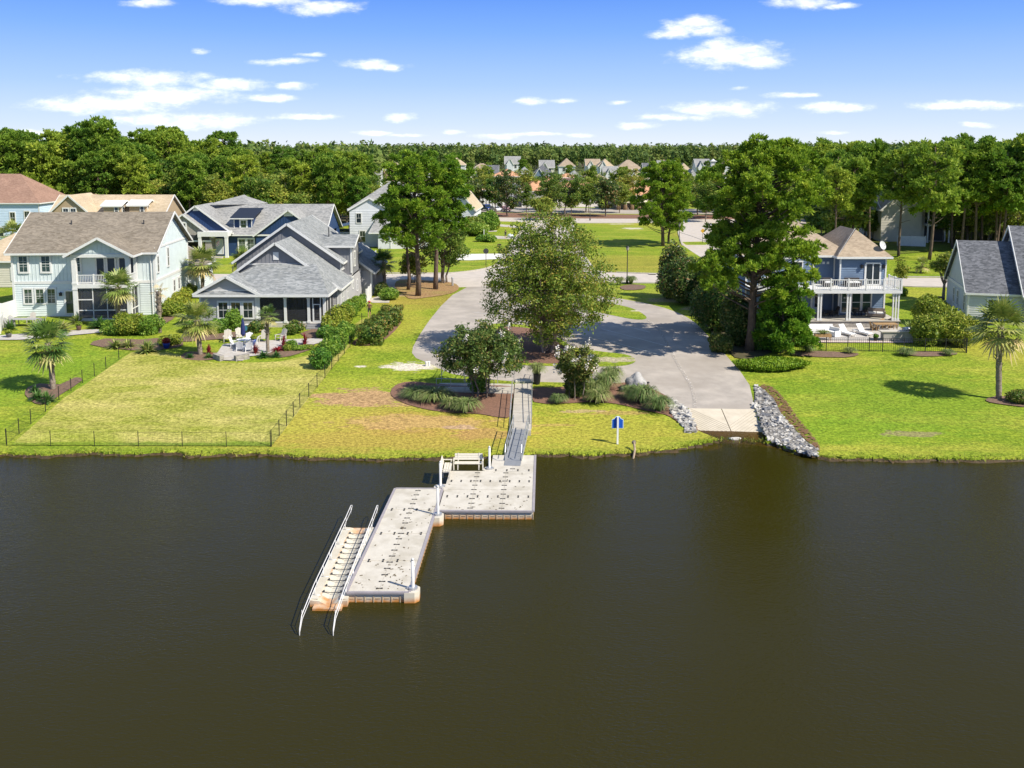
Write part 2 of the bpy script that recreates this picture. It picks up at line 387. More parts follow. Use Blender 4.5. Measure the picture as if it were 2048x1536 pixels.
def ribbon(pts, w):   # world polyline to closed outline
    L_, R_ = [], []
    for i, p in enumerate(pts):
        a = Vector(pts[max(i-1, 0)]); b = Vector(pts[min(i+1, len(pts)-1)]); d = (b-a).normalized(); n = Vector((-d.y, d.x))*w/2
        L_.append((p[0]+n.x, p[1]+n.y)); R_.append((p[0]-n.x, p[1]-n.y))
    return L_ + R_[::-1]
def kerb(name, pix, w=.3, h=.12, mat=None, sm=4):
    P = [(PG(x, y).x, PG(x, y).y) for x, y in pix]
    if sm: P = smooth_poly(P, sm, False)
    mb = MB()
    for a, b in zip(P, P[1:]):
        da = (Vector(b)-Vector(a)).normalized(); n = Vector((-da.y, da.x))*w/2
        za, zb = gz(a[1]), gz(b[1])
        q = [(a[0]-n.x, a[1]-n.y), (b[0]-n.x, b[1]-n.y), (b[0]+n.x, b[1]+n.y), (a[0]+n.x, a[1]+n.y)]
        z0 = [za-.1, zb-.1, zb-.1, za-.1]; z1 = [za+h, zb+h, zb+h, za+h]
        mb.hexa([(*q[i], z0[i]) for i in range(4)] + [(*q[i], z1[i]) for i in range(4)])
    o = mb.build(name, mat or CONC); o['kind'] = 'structure'; return o

def grassmat(name, cA, cB, cY, regions=(), dirt=(), msc=1.1):
    m, t, b = newmat(name); L = t.links.new
    g = t.nodes.new('ShaderNodeNewGeometry'); pos = g.outputs['Position']
    def noise(sc, det=5, rough=.6, vec=None):
        n = t.nodes.new('ShaderNodeTexNoise'); n.inputs['Scale'].default_value = sc; n.inputs['Detail'].default_value = det; n.inputs['Roughness'].default_value = rough
        L(vec or pos, n.inputs['Vector']); return n.outputs['Fac']
    def rmp(x, a, b_, c=0, d=1):
        n = t.nodes.new('ShaderNodeMapRange'); L(x, n.inputs['Value'])
        for i, v in zip(('From Min', 'From Max', 'To Min', 'To Max'), (a, b_, c, d)): n.inputs[i].default_value = v
        return n.outputs[0]
    def mixc(f, A, B):
        n = t.nodes.new('ShaderNodeMix'); n.data_type = 'RGBA'
        if isinstance(f, float): n.inputs['Factor'].default_value = f
        else: L(f, n.inputs['Factor'])
        for k, v in (('A', A), ('B', B)):
            if isinstance(v, tuple): n.inputs[k].default_value = (*v, 1)
            else: L(v, n.inputs[k])
        return n.outputs['Result']
    def mth(op, a, b_):
        n = t.nodes.new('ShaderNodeMath'); n.operation = op
        for i, v in enumerate((a, b_)):
            if isinstance(v, (int, float)): n.inputs[i].default_value = v
            else: L(v, n.inputs[i])
        return n.outputs[0]
    mpn = t.nodes.new('ShaderNodeMapping'); mpn.inputs['Scale'].default_value = (.6, 1.3, 1); mpn.inputs['Rotation'].default_value = (0, 0, .5); L(pos, mpn.inputs[0])
    big = noise(.22, 6, .6, mpn.outputs[0]); mid = noise(msc, 7, .72, mpn.outputs[0]); fine = noise(4.5, 6, .8)
    c = mixc(rmp(mid, .36, .66), cA, cB)
    c = mixc(rmp(big, .46, .70, 0, .75), c, cY); c = mixc(rmp(fine, .50, .66, 0, .32), c, cY)
    def ell(cx, cy, rx, ry, wob=.5):
        v = t.nodes.new('ShaderNodeVectorMath'); v.operation = 'MULTIPLY_ADD'; L(pos, v.inputs[0])
        v.inputs[1].default_value = (1/rx, 1/ry, 0); v.inputs[2].default_value = (-cx/rx, -cy/ry, 0)
        l = t.nodes.new('ShaderNodeVectorMath'); l.operation = 'LENGTH'; L(v.outputs[0], l.inputs[0])
        return mth('ADD', l.outputs['Value'], rmp(mid, .2, .8, -wob, wob))
    for (px, py, rx, ry, col, k) in regions:
        p = PG(px, py); c = mixc(rmp(ell(p.x, p.y, rx, ry), 1.15, .6, 0, k), c, col)
    for (px, py, rx, ry, col, k) in dirt:
        p = PG(px, py); e = ell(p.x, p.y, rx, ry, .9); c = mixc(rmp(mth('ADD', e, rmp(fine, .2, .8, -.35, .35)), .95, .75, 0, k), c, col)
    h = t.nodes.new('ShaderNodeHueSaturation'); L(c, h.inputs['Color']); L(rmp(fine, .38, .62, .52, 1.45), h.inputs['Value']); L(h.outputs[0], b.inputs['Base Color'])
    b.inputs['Roughness'].default_value = .9; b.inputs['Specular IOR Level'].default_value = .1
    u = t.nodes.new('ShaderNodeBump'); u.inputs['Strength'].default_value = .7; u.inputs['Distance'].default_value = .07; L(fine, u.inputs['Height']); L(u.outputs[0], b.inputs['Normal'])
    return m
GG, GB, GY = (.12,.20,.014), (.245,.315,.024), (.38,.36,.055)
YEL, ORG, DRT, SND = (.37,.33,.05), (.40,.24,.07), (.46,.31,.20), (.62,.56,.47)
GRASS = grassmat('lawn_grass', GG, GB, GY,
    regions=[(760,860,14,5,YEL,.8),(800,880,10,2.4,ORG,.4),(880,850,7,2.5,ORG,.5),(700,830,6,3,ORG,.35),(640,800,5,7,GY,.5),(1180,860,7,4,YEL,.7),(1380,868,3,1.2,YEL,.6),(1280,440,16,24,YEL,.5),(1280,528,12,12,ORG,.30),(1440,470,12,10,ORG,.4),
             (840,600,6,6,ORG,.45),(800,640,3,9,YEL,.5),(1960,690,4,8,YEL,.6),(1960,585,14,8,YEL,.3),(260,620,3,5,YEL,.2),(1800,800,12,7,(.15,.25,.02),.5),(1700,860,8,3,(.17,.28,.02),.5),(120,750,8,8,(.16,.27,.02),.6)],
    dirt=[(735,795,5.0,2.2,(.42,.25,.14),.85),(830,845,5.5,1.6,(.46,.29,.13),.6),(960,868,3,1.2,(.4,.22,.10),.5),(920,855,1.2,.5,DRT,.8),(825,733,2.6,1.4,SND,.95),(722,733,.7,.3,SND,.9),(800,590,3,1,DRT,.7),
          (1825,868,2.2,.7,(.28,.22,.12),.7),(1265,457,2.4,2.2,SND,.8),(1240,448,3,1.4,SND,.6),(1275,622,.9,.5,SND,.8),(1100,850,2,.4,(.4,.25,.1),.5),(1240,826,2,.5,(.4,.25,.1),.6),(1330,600,2.4,2.0,DRT,.6),(1395,617,2.,1.4,DRT,.6),(1165,822,1.5,.4,DRT,.6),(1225,720,2.4,1.0,(.44,.38,.28),.85)])
DRYL = grassmat('mown_dry_lawn', (.23,.26,.03), (.40,.37,.095), (.50,.42,.15), regions=[(300,892,25,.8,GG,.8),(130,880,5,2,GB,.3)], msc=.55)
SHORE = [(-900,906),(-300,905),(0,905),(60,909),(130,906),(180,902),(260,907),(340,903),(400,908),(460,905),(540,906),(600,911),(640,913),(700,913),(760,916),(820,913),(880,912),(940,909),(1000,909),(1060,907),(1130,906),(1180,909),(1220,904),(1260,905),(1300,899),(1350,896),(1385,889),(1410,884),(1430,878)]
SHORE_R = [(1536,884),(1560,890),(1590,899),(1615,906),(1645,911),(1690,914),(1740,914),(1800,917),(1870,915),(1930,917),(2048,915),(2300,914),(3000,914)]
def wp(L_): return [tuple(PZ(x, y, .16).xy) for x, y in L_]
shl, shr = smooth_poly(wp(SHORE), 6, False), smooth_poly(wp(SHORE_R), 6, False)
rnd = random.Random(5)
shl = [(x + rnd.uniform(-.25,.25), y + rnd.uniform(-.16,.16)) for x, y in shl]; shr = [(x + rnd.uniform(-.25,.25), y + rnd.uniform(-.16,.16)) for x, y in shr]
rampTL, rampTR, rampBL, rampBR = PG(1378,817), PG(1508,819), PZ(1393,868,.0), PZ(1530,874,.0)
notch = [(rampBL.x-.05, rampBL.y+.1), (rampTL.x, rampTL.y), (rampTR.x, rampTR.y), (rampBR.x+.1, rampBR.y+.1)]
outline = [(-5000, shl[0][1])] + shl + notch + shr + [(5000, shr[-1][1]), (5000, 8500), (-5000, 8500)]
bm = drape_bm(outline, 0)
skirt = [e for e in bm.edges if len(e.link_faces) == 1 and max(v.co.y for v in e.verts) < 80 and abs(e.verts[0].co.x) < 4000]
r = bmesh.ops.extrude_edge_only(bm, edges=skirt)
for g in r['geom']:
    if isinstance(g, bmesh.types.BMVert): g.co.z = -.55; g.co.y -= .35
bm.normal_update(); me = bpy.data.meshes.new('ground'); bm.to_mesh(me); bm.free(); me.materials.append(GRASS)
tag(inst('ground', me), kind='structure')
# lake bed and water
BED = mk('lake_mud', (.16,.11,.05), (.09,.07,.03), 1, .9)
tag(MB().add([(-400,-80,-1.6),(400,-80,-1.6),(400,63,-.5),(-400,63,-.5)], [(0,1,2,3)]).build('lake_bed', BED), kind='structure')
m, t, b = newmat('lake_water'); L = t.links.new
g = t.nodes.new('ShaderNodeNewGeometry'); sx = t.nodes.new('ShaderNodeSeparateXYZ'); L(g.outputs['Position'], sx.inputs[0])
nz = t.nodes.new('ShaderNodeTexNoise'); nz.inputs['Scale'].default_value = .7; nz.inputs['Detail'].default_value = 6; L(g.outputs['Position'], nz.inputs['Vector'])
ad = t.nodes.new('ShaderNodeMath'); ad.operation = 'MULTIPLY_ADD'; L(nz.outputs['Fac'], ad.inputs[0]); ad.inputs[1].default_value = 7.0; L(sx.outputs['Y'], ad.inputs[2])
mr_ = t.nodes.new('ShaderNodeMapRange'); L(ad.outputs[0], mr_.inputs['Value']); mr_.inputs['From Min'].default_value = 60.2; mr_.inputs['From Max'].default_value = 63.5; mr_.inputs['To Max'].default_value = .55
mxw = t.nodes.new('ShaderNodeMix'); mxw.data_type = 'RGBA'; L(mr_.outputs[0], mxw.inputs['Factor']); mxw.inputs['A'].default_value = (.028,.0238,.003,1); mxw.inputs['B'].default_value = (.15,.075,.015,1)
L(mxw.outputs['Result'], b.inputs['Base Color']); b.inputs['Roughness'].default_value = .07; b.inputs['IOR'].default_value = 1.23; b.inputs['Specular IOR Level'].default_value = .5
mpw = t.nodes.new('ShaderNodeMapping'); mpw.inputs['Rotation'].default_value = (0,0,.35); mpw.inputs['Scale'].default_value = (1.0,1.9,1); L(g.outputs['Position'], mpw.inputs[0])
hsum = None
for sc_, st_ in ((3.4, .34), (.9, .22), (7, .26)):
    nn = t.nodes.new('ShaderNodeTexNoise'); nn.inputs['Scale'].default_value = sc_; nn.inputs['Detail'].default_value = 3; nn.inputs['Distortion'].default_value = .4; L(mpw.outputs[0], nn.inputs['Vector'])
    mm = t.nodes.new('ShaderNodeMath'); mm.operation = 'MULTIPLY_ADD'; L(nn.outputs['Fac'], mm.inputs[0]); mm.inputs[1].default_value = st_
    if hsum is not None: L(hsum, mm.inputs[2])
    hsum = mm.outputs[0]
wp_ = t.nodes.new('ShaderNodeTexNoise'); wp_.inputs['Scale'].default_value = .055; wp_.inputs['Detail'].default_value = 4; L(g.outputs['Position'], wp_.inputs['Vector'])
wr = t.nodes.new('ShaderNodeMapRange'); L(wp_.outputs['Fac'], wr.inputs['Value']); wr.inputs['From Min'].default_value = .35; wr.inputs['From Max'].default_value = .65; wr.inputs['To Min'].default_value = .25; wr.inputs['To Max'].default_value = 1.1
wm = t.nodes.new('ShaderNodeMath'); wm.operation = 'MULTIPLY'; L(hsum, wm.inputs[0]); L(wr.outputs[0], wm.inputs[1]); hsum = wm.outputs[0]
bu = t.nodes.new('ShaderNodeBump'); bu.inputs['Strength'].default_value = .8; bu.inputs['Distance'].default_value = .10; L(hsum, bu.inputs['Height']); L(bu.outputs[0], b.inputs['Normal'])
WATERM = m
tag(MB().add([(-600,-90,0),(600,-90,0),(600,64.5,0),(-600,64.5,0)], [(0,1,2,3)]).build('water', WATERM), kind='structure')
# asphalt
ASPH = mk('asphalt', (.46,.41,.36), (.34,.305,.27), .55, .9, .25, 60, det=8, c3=(.33,.29,.25), sc3=.16)
ASPHL = mk('pale_asphalt', (.55,.49,.43), (.46,.41,.36), .8, .9, .2, 60, det=6)
MULCH = mk('red_mulch', (.26,.14,.095), (.16,.09,.062), 7, .95, .9, 18, det=6)
MULCHB = mk('brown_mulch', (.24,.155,.11), (.13,.085,.06), 7, .95, .9, 18, det=6)
LEAFL = mk('leaf_litter', (.11,.085,.05), (.07,.07,.03), 1.5, .95, .8, 9, det=6)
LOT = [(938,572),(920,582),(905,590),(882,612),(855,646),(838,672),(826,694),(824,706),(832,716),(850,724),(868,731),(890,742),(905,748),(960,757),(1030,763),(1130,765),(1240,766),(1262,764),(1300,776),(1345,800),(1378,817),(1508,819),(1506,800),(1499,770),(1480,742),(1462,722),(1450,708),(1428,686),(1410,665),(1390,645),(1362,628),(1330,616),(1290,606),(1250,599),(1218,593),(1150,587),(1080,580),(1040,572),(1010,560),(960,560)]
drape('parking_lot', LOT, ASPH)
STREET = [(300,572),(746,576),(860,576),(938,574),(1010,572),(1060,566),(1110,563),(1220,565),(1335,566),(1430,569),(1560,572),(1700,573),(1906,574),(2500,576),(2500,557),(1906,556),(1700,555),(1560,553),(1430,552),(1335,549),(1235,546),(1192,541),(1166,505),(1152,468),(1145,445),(1054,445),(1034,474),(1014,505),(1000,523),(984,534),(950,542),(900,547),(746,548),(300,548)]
drape('street', STREET, ASPHL)
drape('cross_road', [(-200,443.5),(970,442),(1150,446),(1370,446),(1700,448),(2600,452),(2600,441),(1700,438.5),(1370,437.5),(1150,437),(970,434.5),(-200,435)], ASPHL)
drape('side_road', [(1352,444),(1420,444),(1446,470),(1490,500),(1560,530),(1610,556),(1450,556),(1424,536),(1404,516),(1385,504),(1366,491),(1358,466)], ASPHL)
drape('road_verge_grass', [(1364,484),(1405,483),(1420,487),(1410,490),(1372,490)], GRASS)
drape('clubhouse_parking', [(960,424),(1160,427),(1480,429),(1800,431),(1800,421),(1480,418.5),(1160,416),(960,412)], ASPH)
drape('mulch_median', [(975,434),(1060,436),(1150,437),(1260,437.5),(1370,438),(1510,439),(1510,431),(1380,430),(1240,429),(1150,428),(1060,426.5),(975,425)], MULCH)
drape('clubhouse_lawn', [(1215,412),(1300,413),(1420,414),(1420,417.5),(1300,417),(1215,415.5)], GRASS)
drape('pool_terrace', [(960,408),(1215,411),(1215,415),(960,411.5)], CONC)
def curbs():
    kerb('street_kerb', [(700,546.5),(850,547),(900,546.5),(950,541.5),(984,533.5),(1000,522),(1014,504),(1034,473),(1054,444)])
    kerb('park_kerb', [(1145,447),(1152,468),(1166,505),(1190,541),(1235,545.5),(1335,548.5),(1430,551)])
    kerb('park_road_kerb', [(1140,446.5),(1250,446.5),(1352,447),(1357,466),(1365,491)])
    kerb('side_road_kerb', [(1361,465),(1400,478),(1424,489),(1445,498)], .35, .06)
    kerb('verge_kerb', [(1108,564.5),(1220,566),(1335,567),(1430,570),(1560,573)])
    kerb('lawn_kerb', [(1802,573),(1906,575),(2400,578)], .35)
    kerb('far_lawn_kerb', [(1802,554),(1906,555),(2400,557)], .35)
curbs()
GREENISL = [(1165,600),(1190,602),(1220,607),(1255,614),(1278,623),(1293,634),(1288,639),(1270,639),(1240,634),(1200,625),(1165,613)]
drape('grass_island', GREENISL, GRASS, sm=3)
ISL = [(985,648),(1045,650),(1085,660),(1120,678),(1150,695),(1200,703),(1250,709),(1270,718),(1266,727),(1232,733),(1150,733),(1045,731),(1000,725),(975,705),(975,670)]
drape('tree_island', ISL, GRASS, sm=3)
drape('island_mulch', [(1000,655),(1045,655),(1085,664),(1110,680),(1135,700),(1160,716),(1130,726),(1080,727),(1020,722),(990,700),(988,672)], MULCH, sm=3)
PAINT = mk('road_paint', (.70,.69,.66), (.5,.48,.45), 5, .8, lo=.45, hi=.7)
def patchy(m, sc=6.0, lo=.42, hi=.62):
    t = m.node_tree; L = t.links.new; g = t.nodes.new('ShaderNodeNewGeometry'); n = t.nodes.new('ShaderNodeTexNoise'); n.inputs['Scale'].default_value = sc; n.inputs['Detail'].default_value = 6; L(g.outputs['Position'], n.inputs['Vector'])
    r = t.nodes.new('ShaderNodeMapRange'); r.inputs['From Min'].default_value = lo; r.inputs['From Max'].default_value = hi; L(n.outputs['Fac'], r.inputs['Value'])
    ms = t.nodes.new('ShaderNodeMixShader'); tr = t.nodes.new('ShaderNodeBsdfTransparent'); L(r.outputs[0], ms.inputs[0]); L(tr.outputs[0], ms.inputs[1]); L(t.nodes['Principled BSDF'].outputs[0], ms.inputs[2]); L(ms.outputs[0], t.nodes['Material Output'].inputs[0]); return m
def line(a, b, w=.11, name='parking_line'):
    A, B = PG(*a), PG(*b); drape(name, ribbon([(A.x,A.y),(B.x,B.y)], w), PAINT, px=False)
for a, b in [((1225,646),(1300,665)),((1203,658),(1331,692)),((1195,677),(1331,713)),((955,607),(1030,616)),((948,625),(1010,633)),((1000,592),(1070,598))]: line(a, b)
SCUFF = patchy(mk('worn_asphalt', (.58,.53,.48), (.46,.42,.37), 1.6, .9, det=7))
drape('worn_track', ribbon(smooth_poly([(PG(x,y).x, PG(x,y).y) for x, y in [(1297,641),(1318,660),(1332,684),(1343,703),(1352,722),(1366,745),(1380,768),(1388,790),(1390,816)]], 4, False), .28), SCUFF, px=False)
drape('worn_edge', ribbon(smooth_poly([(PG(x,y).x, PG(x,y).y) for x, y in [(1366,633),(1386,648),(1404,668),(1424,690),(1442,706)]], 4, False), .55), SCUFF, px=False)
0 and drape('asphalt_stain', ribbon(smooth_poly([(PG(x,y).x, PG(x,y).y) for x, y in [(1366,762),(1378,778),(1386,800),(1388,816)]], 4, False), .55), patchy(mk('stained_asphalt', (.24,.19,.16), (.30,.25,.22), 2, .9), 1.2), px=False)
# boat ramp
rm = MB(); q = [rampTL, rampTR, Vector((rampBR.x+.25, rampBR.y-2.6, -.45)), Vector((rampBL.x-.1, rampBL.y-2.6, -.45))]
midz = lambda a, b: (a+b)/2
RAMPM = mk('ramp_concrete', (.62,.55,.44), (.52,.46,.36), 1.1, .9, .4, 26, det=7)
a_, b_, c_, d_ = q; n_ = (a_+b_)/2; s_ = (c_+d_)/2; gap = Vector((.03,0,0))
for P4 in ((a_, n_-gap, s_-gap, d_), (n_+gap, b_, c_, s_+gap)):
    rm.slab([Vector((v.x, v.y, v.z+.02)) for v in P4], .25)
tag(rm.build('boat_ramp', RAMPM), kind='structure')
for sd in (0, 1):    # diagonal broom grooves
    g_ = MB()
    for k in range(26):
        f = k/25
        A = (n_ if sd else a_).lerp(b_ if sd else n_, 0); 
        def at(u, v):
            top = (a_.lerp(n_, u) if not sd else n_.lerp(b_, u)); bot = (d_.lerp(s_, u) if not sd else s_.lerp(c_, u)); return top.lerp(bot, v) + Vector((0,0,.026))
        v0 = -0.35 + f*1.3
        u0_, u1_ = (0.03, .97); va, vb = (v0+.0, v0+.38) if not sd else (v0+.38, v0)
        if va < 0 or vb < 0 or va > .98 or vb > .98: continue
        A, B = at(u0_, va), at(u1_, vb); g_.beam(A, B, .03, .012)
    tag(g_.build('ramp_groove', mk('groove_%d' % sd, (.40,.35,.27), rough=.9)), kind='structure')
# concrete walks
drape('front_walk', [(736,602),(745,606),(778,606),(783,592),(797,583),(806,573),(798,568),(782,571),(765,582),(760,592),(742,597)], CONC)
drape('driveway', [(868,520),(880,509),(1010,507.5),(1004,518),(940,521)], mk('pale_driveway', (.70,.68,.63), (.6,.58,.54), 1, .85))
drape('garden_path', [(980,471),(1040,475),(1044,479),(990,478)], CONC)
drape('garden_path', [(990,448),(1048,453),(1046,457),(985,452)], CONC)
drape('garden_path', [(970,462),(995,461),(993,463.5),(965,464.5)], CONC)
drape('dry_lawn', [(22,891),(78,842),(128,797),(180,763),(262,706),(330,704),(380,716),(430,727),(470,727),(560,724),(640,706),(655,690),(690,664),(722,640),(745,633),(735,650),(712,668),(700,692),(640,768),(543,893)], DRYL)
# mulch beds
drape('mulch_bed', [(790,772),(820,764),(870,768),(930,772),(1026,774),(1024,800),(1022,832),(1000,836),(960,829),(900,826),(850,819),(806,806),(782,790)], MULCH, sm=3)
drape('mulch_bed', [(1066,778),(1100,776),(1160,772),(1215,768),(1250,766),(1262,764),(1300,776),(1345,800),(1362,815),(1384,840),(1396,862),(1380,862),(1352,842),(1330,830),(1290,822),(1250,812),(1210,806),(1160,806),(1120,808),(1068,805)], MULCH, sm=2)
drape('hedge_mulch', [(704,688),(735,692),(765,683),(790,662),(803,644),(795,639),(765,650),(730,668)], MULCH, sm=3)
drape('pine_mulch', [(806,588),(820,598),(850,596),(900,588),(918,577),(905,566),(860,562),(800,560),(790,575)], grassmat('pine_straw', (.30,.17,.09),(.36,.24,.12),(.24,.25,.04)), sm=3)
drape('terrace_mulch', [(362,716),(400,722),(450,716),(470,708),(500,708),(560,716),(610,704),(628,694),(618,684),(560,690),(440,706),(380,704)], MULCHB, sm=3)
drape('side_mulch', [(600,668),(640,682),(665,672),(690,650),(715,620),(728,600),(716,598),(690,620),(650,650)], MULCHB, sm=2)
drape('side_mulch', [(356,676),(400,672),(440,668),(470,664),(500,668),(470,676),(400,682),(365,684)], MULCHB, sm=2)
drape('plant_bed', [(180,690),(240,699),(290,702),(340,698),(366,692),(360,682),(330,676),(280,680),(210,678)], MULCHB, sm=2)
drape('plant_bed', [(50,790),(70,808),(95,808),(122,790),(165,762),(150,756),(120,770),(80,768),(56,776)], MULCHB, sm=2)
drape('hedge_mulch', [(322,652),(345,640),(372,612),(385,590),(375,590),(350,615),(325,638)], MULCHB)
drape('shade_bed', [(1400,640),(1440,690),(1470,716),(1500,722),(1560,700),(1570,680),(1560,640),(1500,600),(1440,590),(1395,600),(1380,618)], LEAFL)
drape('fence_mulch', [(1580,706),(1625,703),(1700,706),(1718,710),(1690,716),(1600,713)], MULCHB, sm=2)
drape('fence_mulch', [(1800,706),(1860,704),(1915,707),(1900,712),(1850,714),(1810,711)], MULCHB, sm=2)
drape('palm_mulch', [(1972,800),(1990,794),(2030,795),(2060,800),(2060,815),(2020,812),(1980,806)], MULCHB, sm=2)
drape('rock_mulch', [(1524,770),(1545,775),(1570,800),(1598,840),(1632,880),(1640,905),(1610,880),(1580,850),(1545,810),(1520,785)], patchy(mk('mulch_and_weeds', (.26,.12,.075), (.15,.09,.04), 5, .95, .9, 18), 5.0, .42, .54), sm=2)
drape('rock_bed', [(1510,772),(1522,776),(1547,798),(1562,828),(1584,855),(1612,884),(1636,900),(1632,910),(1600,903),(1570,892),(1546,884),(1532,872),(1522,845),(1509,815)], mk('rock_gravel', (.22,.21,.20), (.10,.09,.08), 9, .95, 1, 14))
drape('rock_bed', [(1338,799),(1350,804),(1376,818),(1384,838),(1393,862),(1378,866),(1362,850),(1350,835),(1340,818)], mk('pale_gravel', (.34,.33,.31), (.17,.16,.14), 9, .95, 1, 14))
drape('lamp_mulch', [(1240,574),(1262,570),(1290,572),(1286,579),(1250,581)], MULCHB, sm=2)
drape('woodland_floor', [(-700,470),(300,466),(560,456),(720,450),(735,430),(740,400),(700,360),(300,350),(-700,350)], LEAFL)
drape('woodland_floor', [(1640,500),(1760,512),(1900,500),(2100,498),(2600,500),(2600,360),(1640,360),(1600,420)], grassmat('shaded_ground', (.10,.13,.02),(.14,.19,.025),(.17,.15,.06)))
mud = MB()
for S_ in (shl, shr):
    q = [(x, y+.03, .13) for x, y in S_ if abs(x) < 90]; e = [(x+rnd.uniform(-.1,.1), y-.28-rnd.uniform(0,.45)*abs(math.sin(x*1.7)), -.04) for x, y, _ in q]; n_q = len(q)
    mud.add(q+e, [(i, n_q+i, n_q+i+1, i+1) for i in range(n_q-1)])
tag(mud.build('bank_mud', mk('wet_mud', (.10,.065,.03), (.05,.035,.018), 4, .45, .8, 12)), kind='structure')
# bank tufts
lb = LB(11)
allsh = [p for p in shl if -46 < p[0] < 40] + [p for p in shr if p[0] < 46]
pts = []
for (a, b2) in zip(allsh, allsh[1:]):
    L2 = math.dist(a, b2)
    if L2 > 3: continue
    for k in range(int(L2*34)):
        f = rnd.random(); x = a[0]+(b2[0]-a[0])*f + rnd.gauss(0,.12); y = a[1]+(b2[1]-a[1])*f + rnd.gauss(.12,.22)
        pts.append((x, y, max(gz(y)-.1, .02)))
pts = np.array(pts); n = len(pts)
ang = lb.rng.uniform(0, 2*np.pi, n); w = .035; hgt = lb.rng.uniform(.07, .24, n)
ax = np.stack([np.cos(ang), np.sin(ang), np.zeros(n)], 1)*w; lean = lb.rng.normal(size=(n,3))*.1; lean[:,2] = hgt; lean[:,1] -= .06
lb.quads(np.stack([pts-ax, pts+ax, pts+ax*.3+lean, pts-ax*.3+lean], 1))
TUFT = leafm('bank_grass', [(.08,.13,.02),(.15,.22,.025),(.25,.28,.04),(.33,.27,.07)], .25, .7)
tag(inst('bank_grass', lb.mesh('bank_grass', TUFT)), kind='stuff')
# ================================================================== TREES AND PLANTS
def limb_path(a, b, sag=.0, n=4, rn=random):
    a, b = Vector(a), Vector(b); P = []
    for i in range(n+1):
        t = i/n; p = a.lerp(b, t); p.z += math.sin(t*math.pi)*sag
        if 0 < i < n: p += Vector((rn.uniform(-1,1), rn.uniform(-1,1), rn.uniform(-1,1)))*(b-a).length*.035
        P.append(p)
    return P
def pine_mesh(h, cb, rad, seed, npf, ntf, tuft=.35, pr=1.1, prof=None, mat=None, dead=6, trunk_r=.3, lean=(0,0), skew=(0,0), nsub=13, wd=.15, wide=1.0):
    rn = random.Random(seed); lb = LB(seed); tr = MB(); mat = mat or PINE
    bend = [Vector((lean[0]*t + .25*math.sin(t*3+seed), lean[1]*t + .2*math.cos(t*4+seed)-.2, t*h*.95)) for t in np.linspace(0, 1, 9)]
    bend[0] = Vector((0, 0, -.3))
    tr.path(bend, [trunk_r*1.25, trunk_r] + [trunk_r*(1-.1*i) for i in range(1, 8)], 9)
    def tp(t):
        x = max(0, min(.999, t))*8; i = int(x); return bend[i].lerp(bend[i+1], x-i)
    prof = prof or (lambda t: .95*max(.12, 1-abs(t*1.55-.85)**2.6/1.0 if t > .55 else .62+.38*math.sin(t/.55*1.57))**.6)
    cen, rr = [], []
    for i in range(npf):
        t = (i+.5)/npf; t = t**.85; hh = cb + (1-cb)*t; a = i*2.39996 + rn.uniform(-.4,.4)
        R_ = rad * prof(t); q = rn.random()**.45
        q = max(q, .3)
        c0 = tp(hh*.98); c = c0 + Vector((math.cos(a)*R_*q*wide + skew[0]*t, math.sin(a)*R_*q + skew[1]*t, rn.uniform(-.3,.5) + .12*R_*q))
        c.z = min(c.z, h - .2 - .25*(1-t))
        r0 = pr * rn.uniform(.7, 1.3) * (1 - .25*t)
        cen.append(c); rr.append(r0)
        if 1:
            b0 = tp(max(.15, hh*.98 - .03 - .05*q)); tr.path(limb_path(b0, c, rn.uniform(-.3,.1), 3, rn), [trunk_r*.26, trunk_r*.2, trunk_r*.13, trunk_r*.05], 5, cap=False)
    for k in range(dead):
        t = rn.uniform(.25, cb+.1); a = rn.uniform(0, 6.28); b0 = tp(t); e = b0 + Vector((math.cos(a), math.sin(a), rn.uniform(-.1,.4)))*rn.uniform(.6, 1.8)
        tr.path([b0, b0.lerp(e,.5)+Vector((0,0,.08)), e], [.06,.04,.015], 4, cap=False)
    g = lb.rng
    for c, r0 in zip(cen, rr):
        ns = max(5, int(nsub * (r0/pr)**1.3)); d = g.normal(size=(ns, 3)); d /= np.linalg.norm(d, axis=1)[:, None]
        d[:, 2] = np.where(d[:, 2] < -.2, -d[:, 2], d[:, 2])
        cc = np.array(c)[None] + d*(r0*g.uniform(.45, 1.05, ns))[:, None]*np.array([1.15, 1.15, .72]); cv = g.normal(.5 + rn.uniform(-.1,.1), .13, ns)
        ix = np.repeat(np.arange(ns), ntf); n = len(ix)
        dirn = g.normal(size=(n, 3)); dirn /= np.linalg.norm(dirn, axis=1)[:, None]; dirn = dirn*.85 + d[ix]*.4 + np.array([0, 0, .5]); dirn /= np.linalg.norm(dirn, axis=1)[:, None]
        pos = cc[ix] + dirn*(tuft*.35*g.random(n))[:, None] + g.normal(size=(n, 3))*tuft*.22; val = np.clip(cv[ix] + g.normal(0, .14, n), 0, 1)
        for j in range(2):
            d2 = dirn + g.normal(size=(n, 3))*.25; d2 /= np.linalg.norm(d2, axis=1)[:, None]
            sd = np.cross(d2, g.normal(size=(n, 3))); sd /= np.linalg.norm(sd, axis=1)[:, None]
            Lh = (tuft*g.uniform(.7, 1.25, n))[:, None]; w = Lh*wd
            lb.quads(np.stack([pos - sd*w*.5, pos + d2*Lh*.6 - sd*w, pos + d2*Lh, pos + d2*Lh*.6 + sd*w], 1), val)
    return tr.mesh('trunk', BARK, True), lb.mesh('crown', mat)
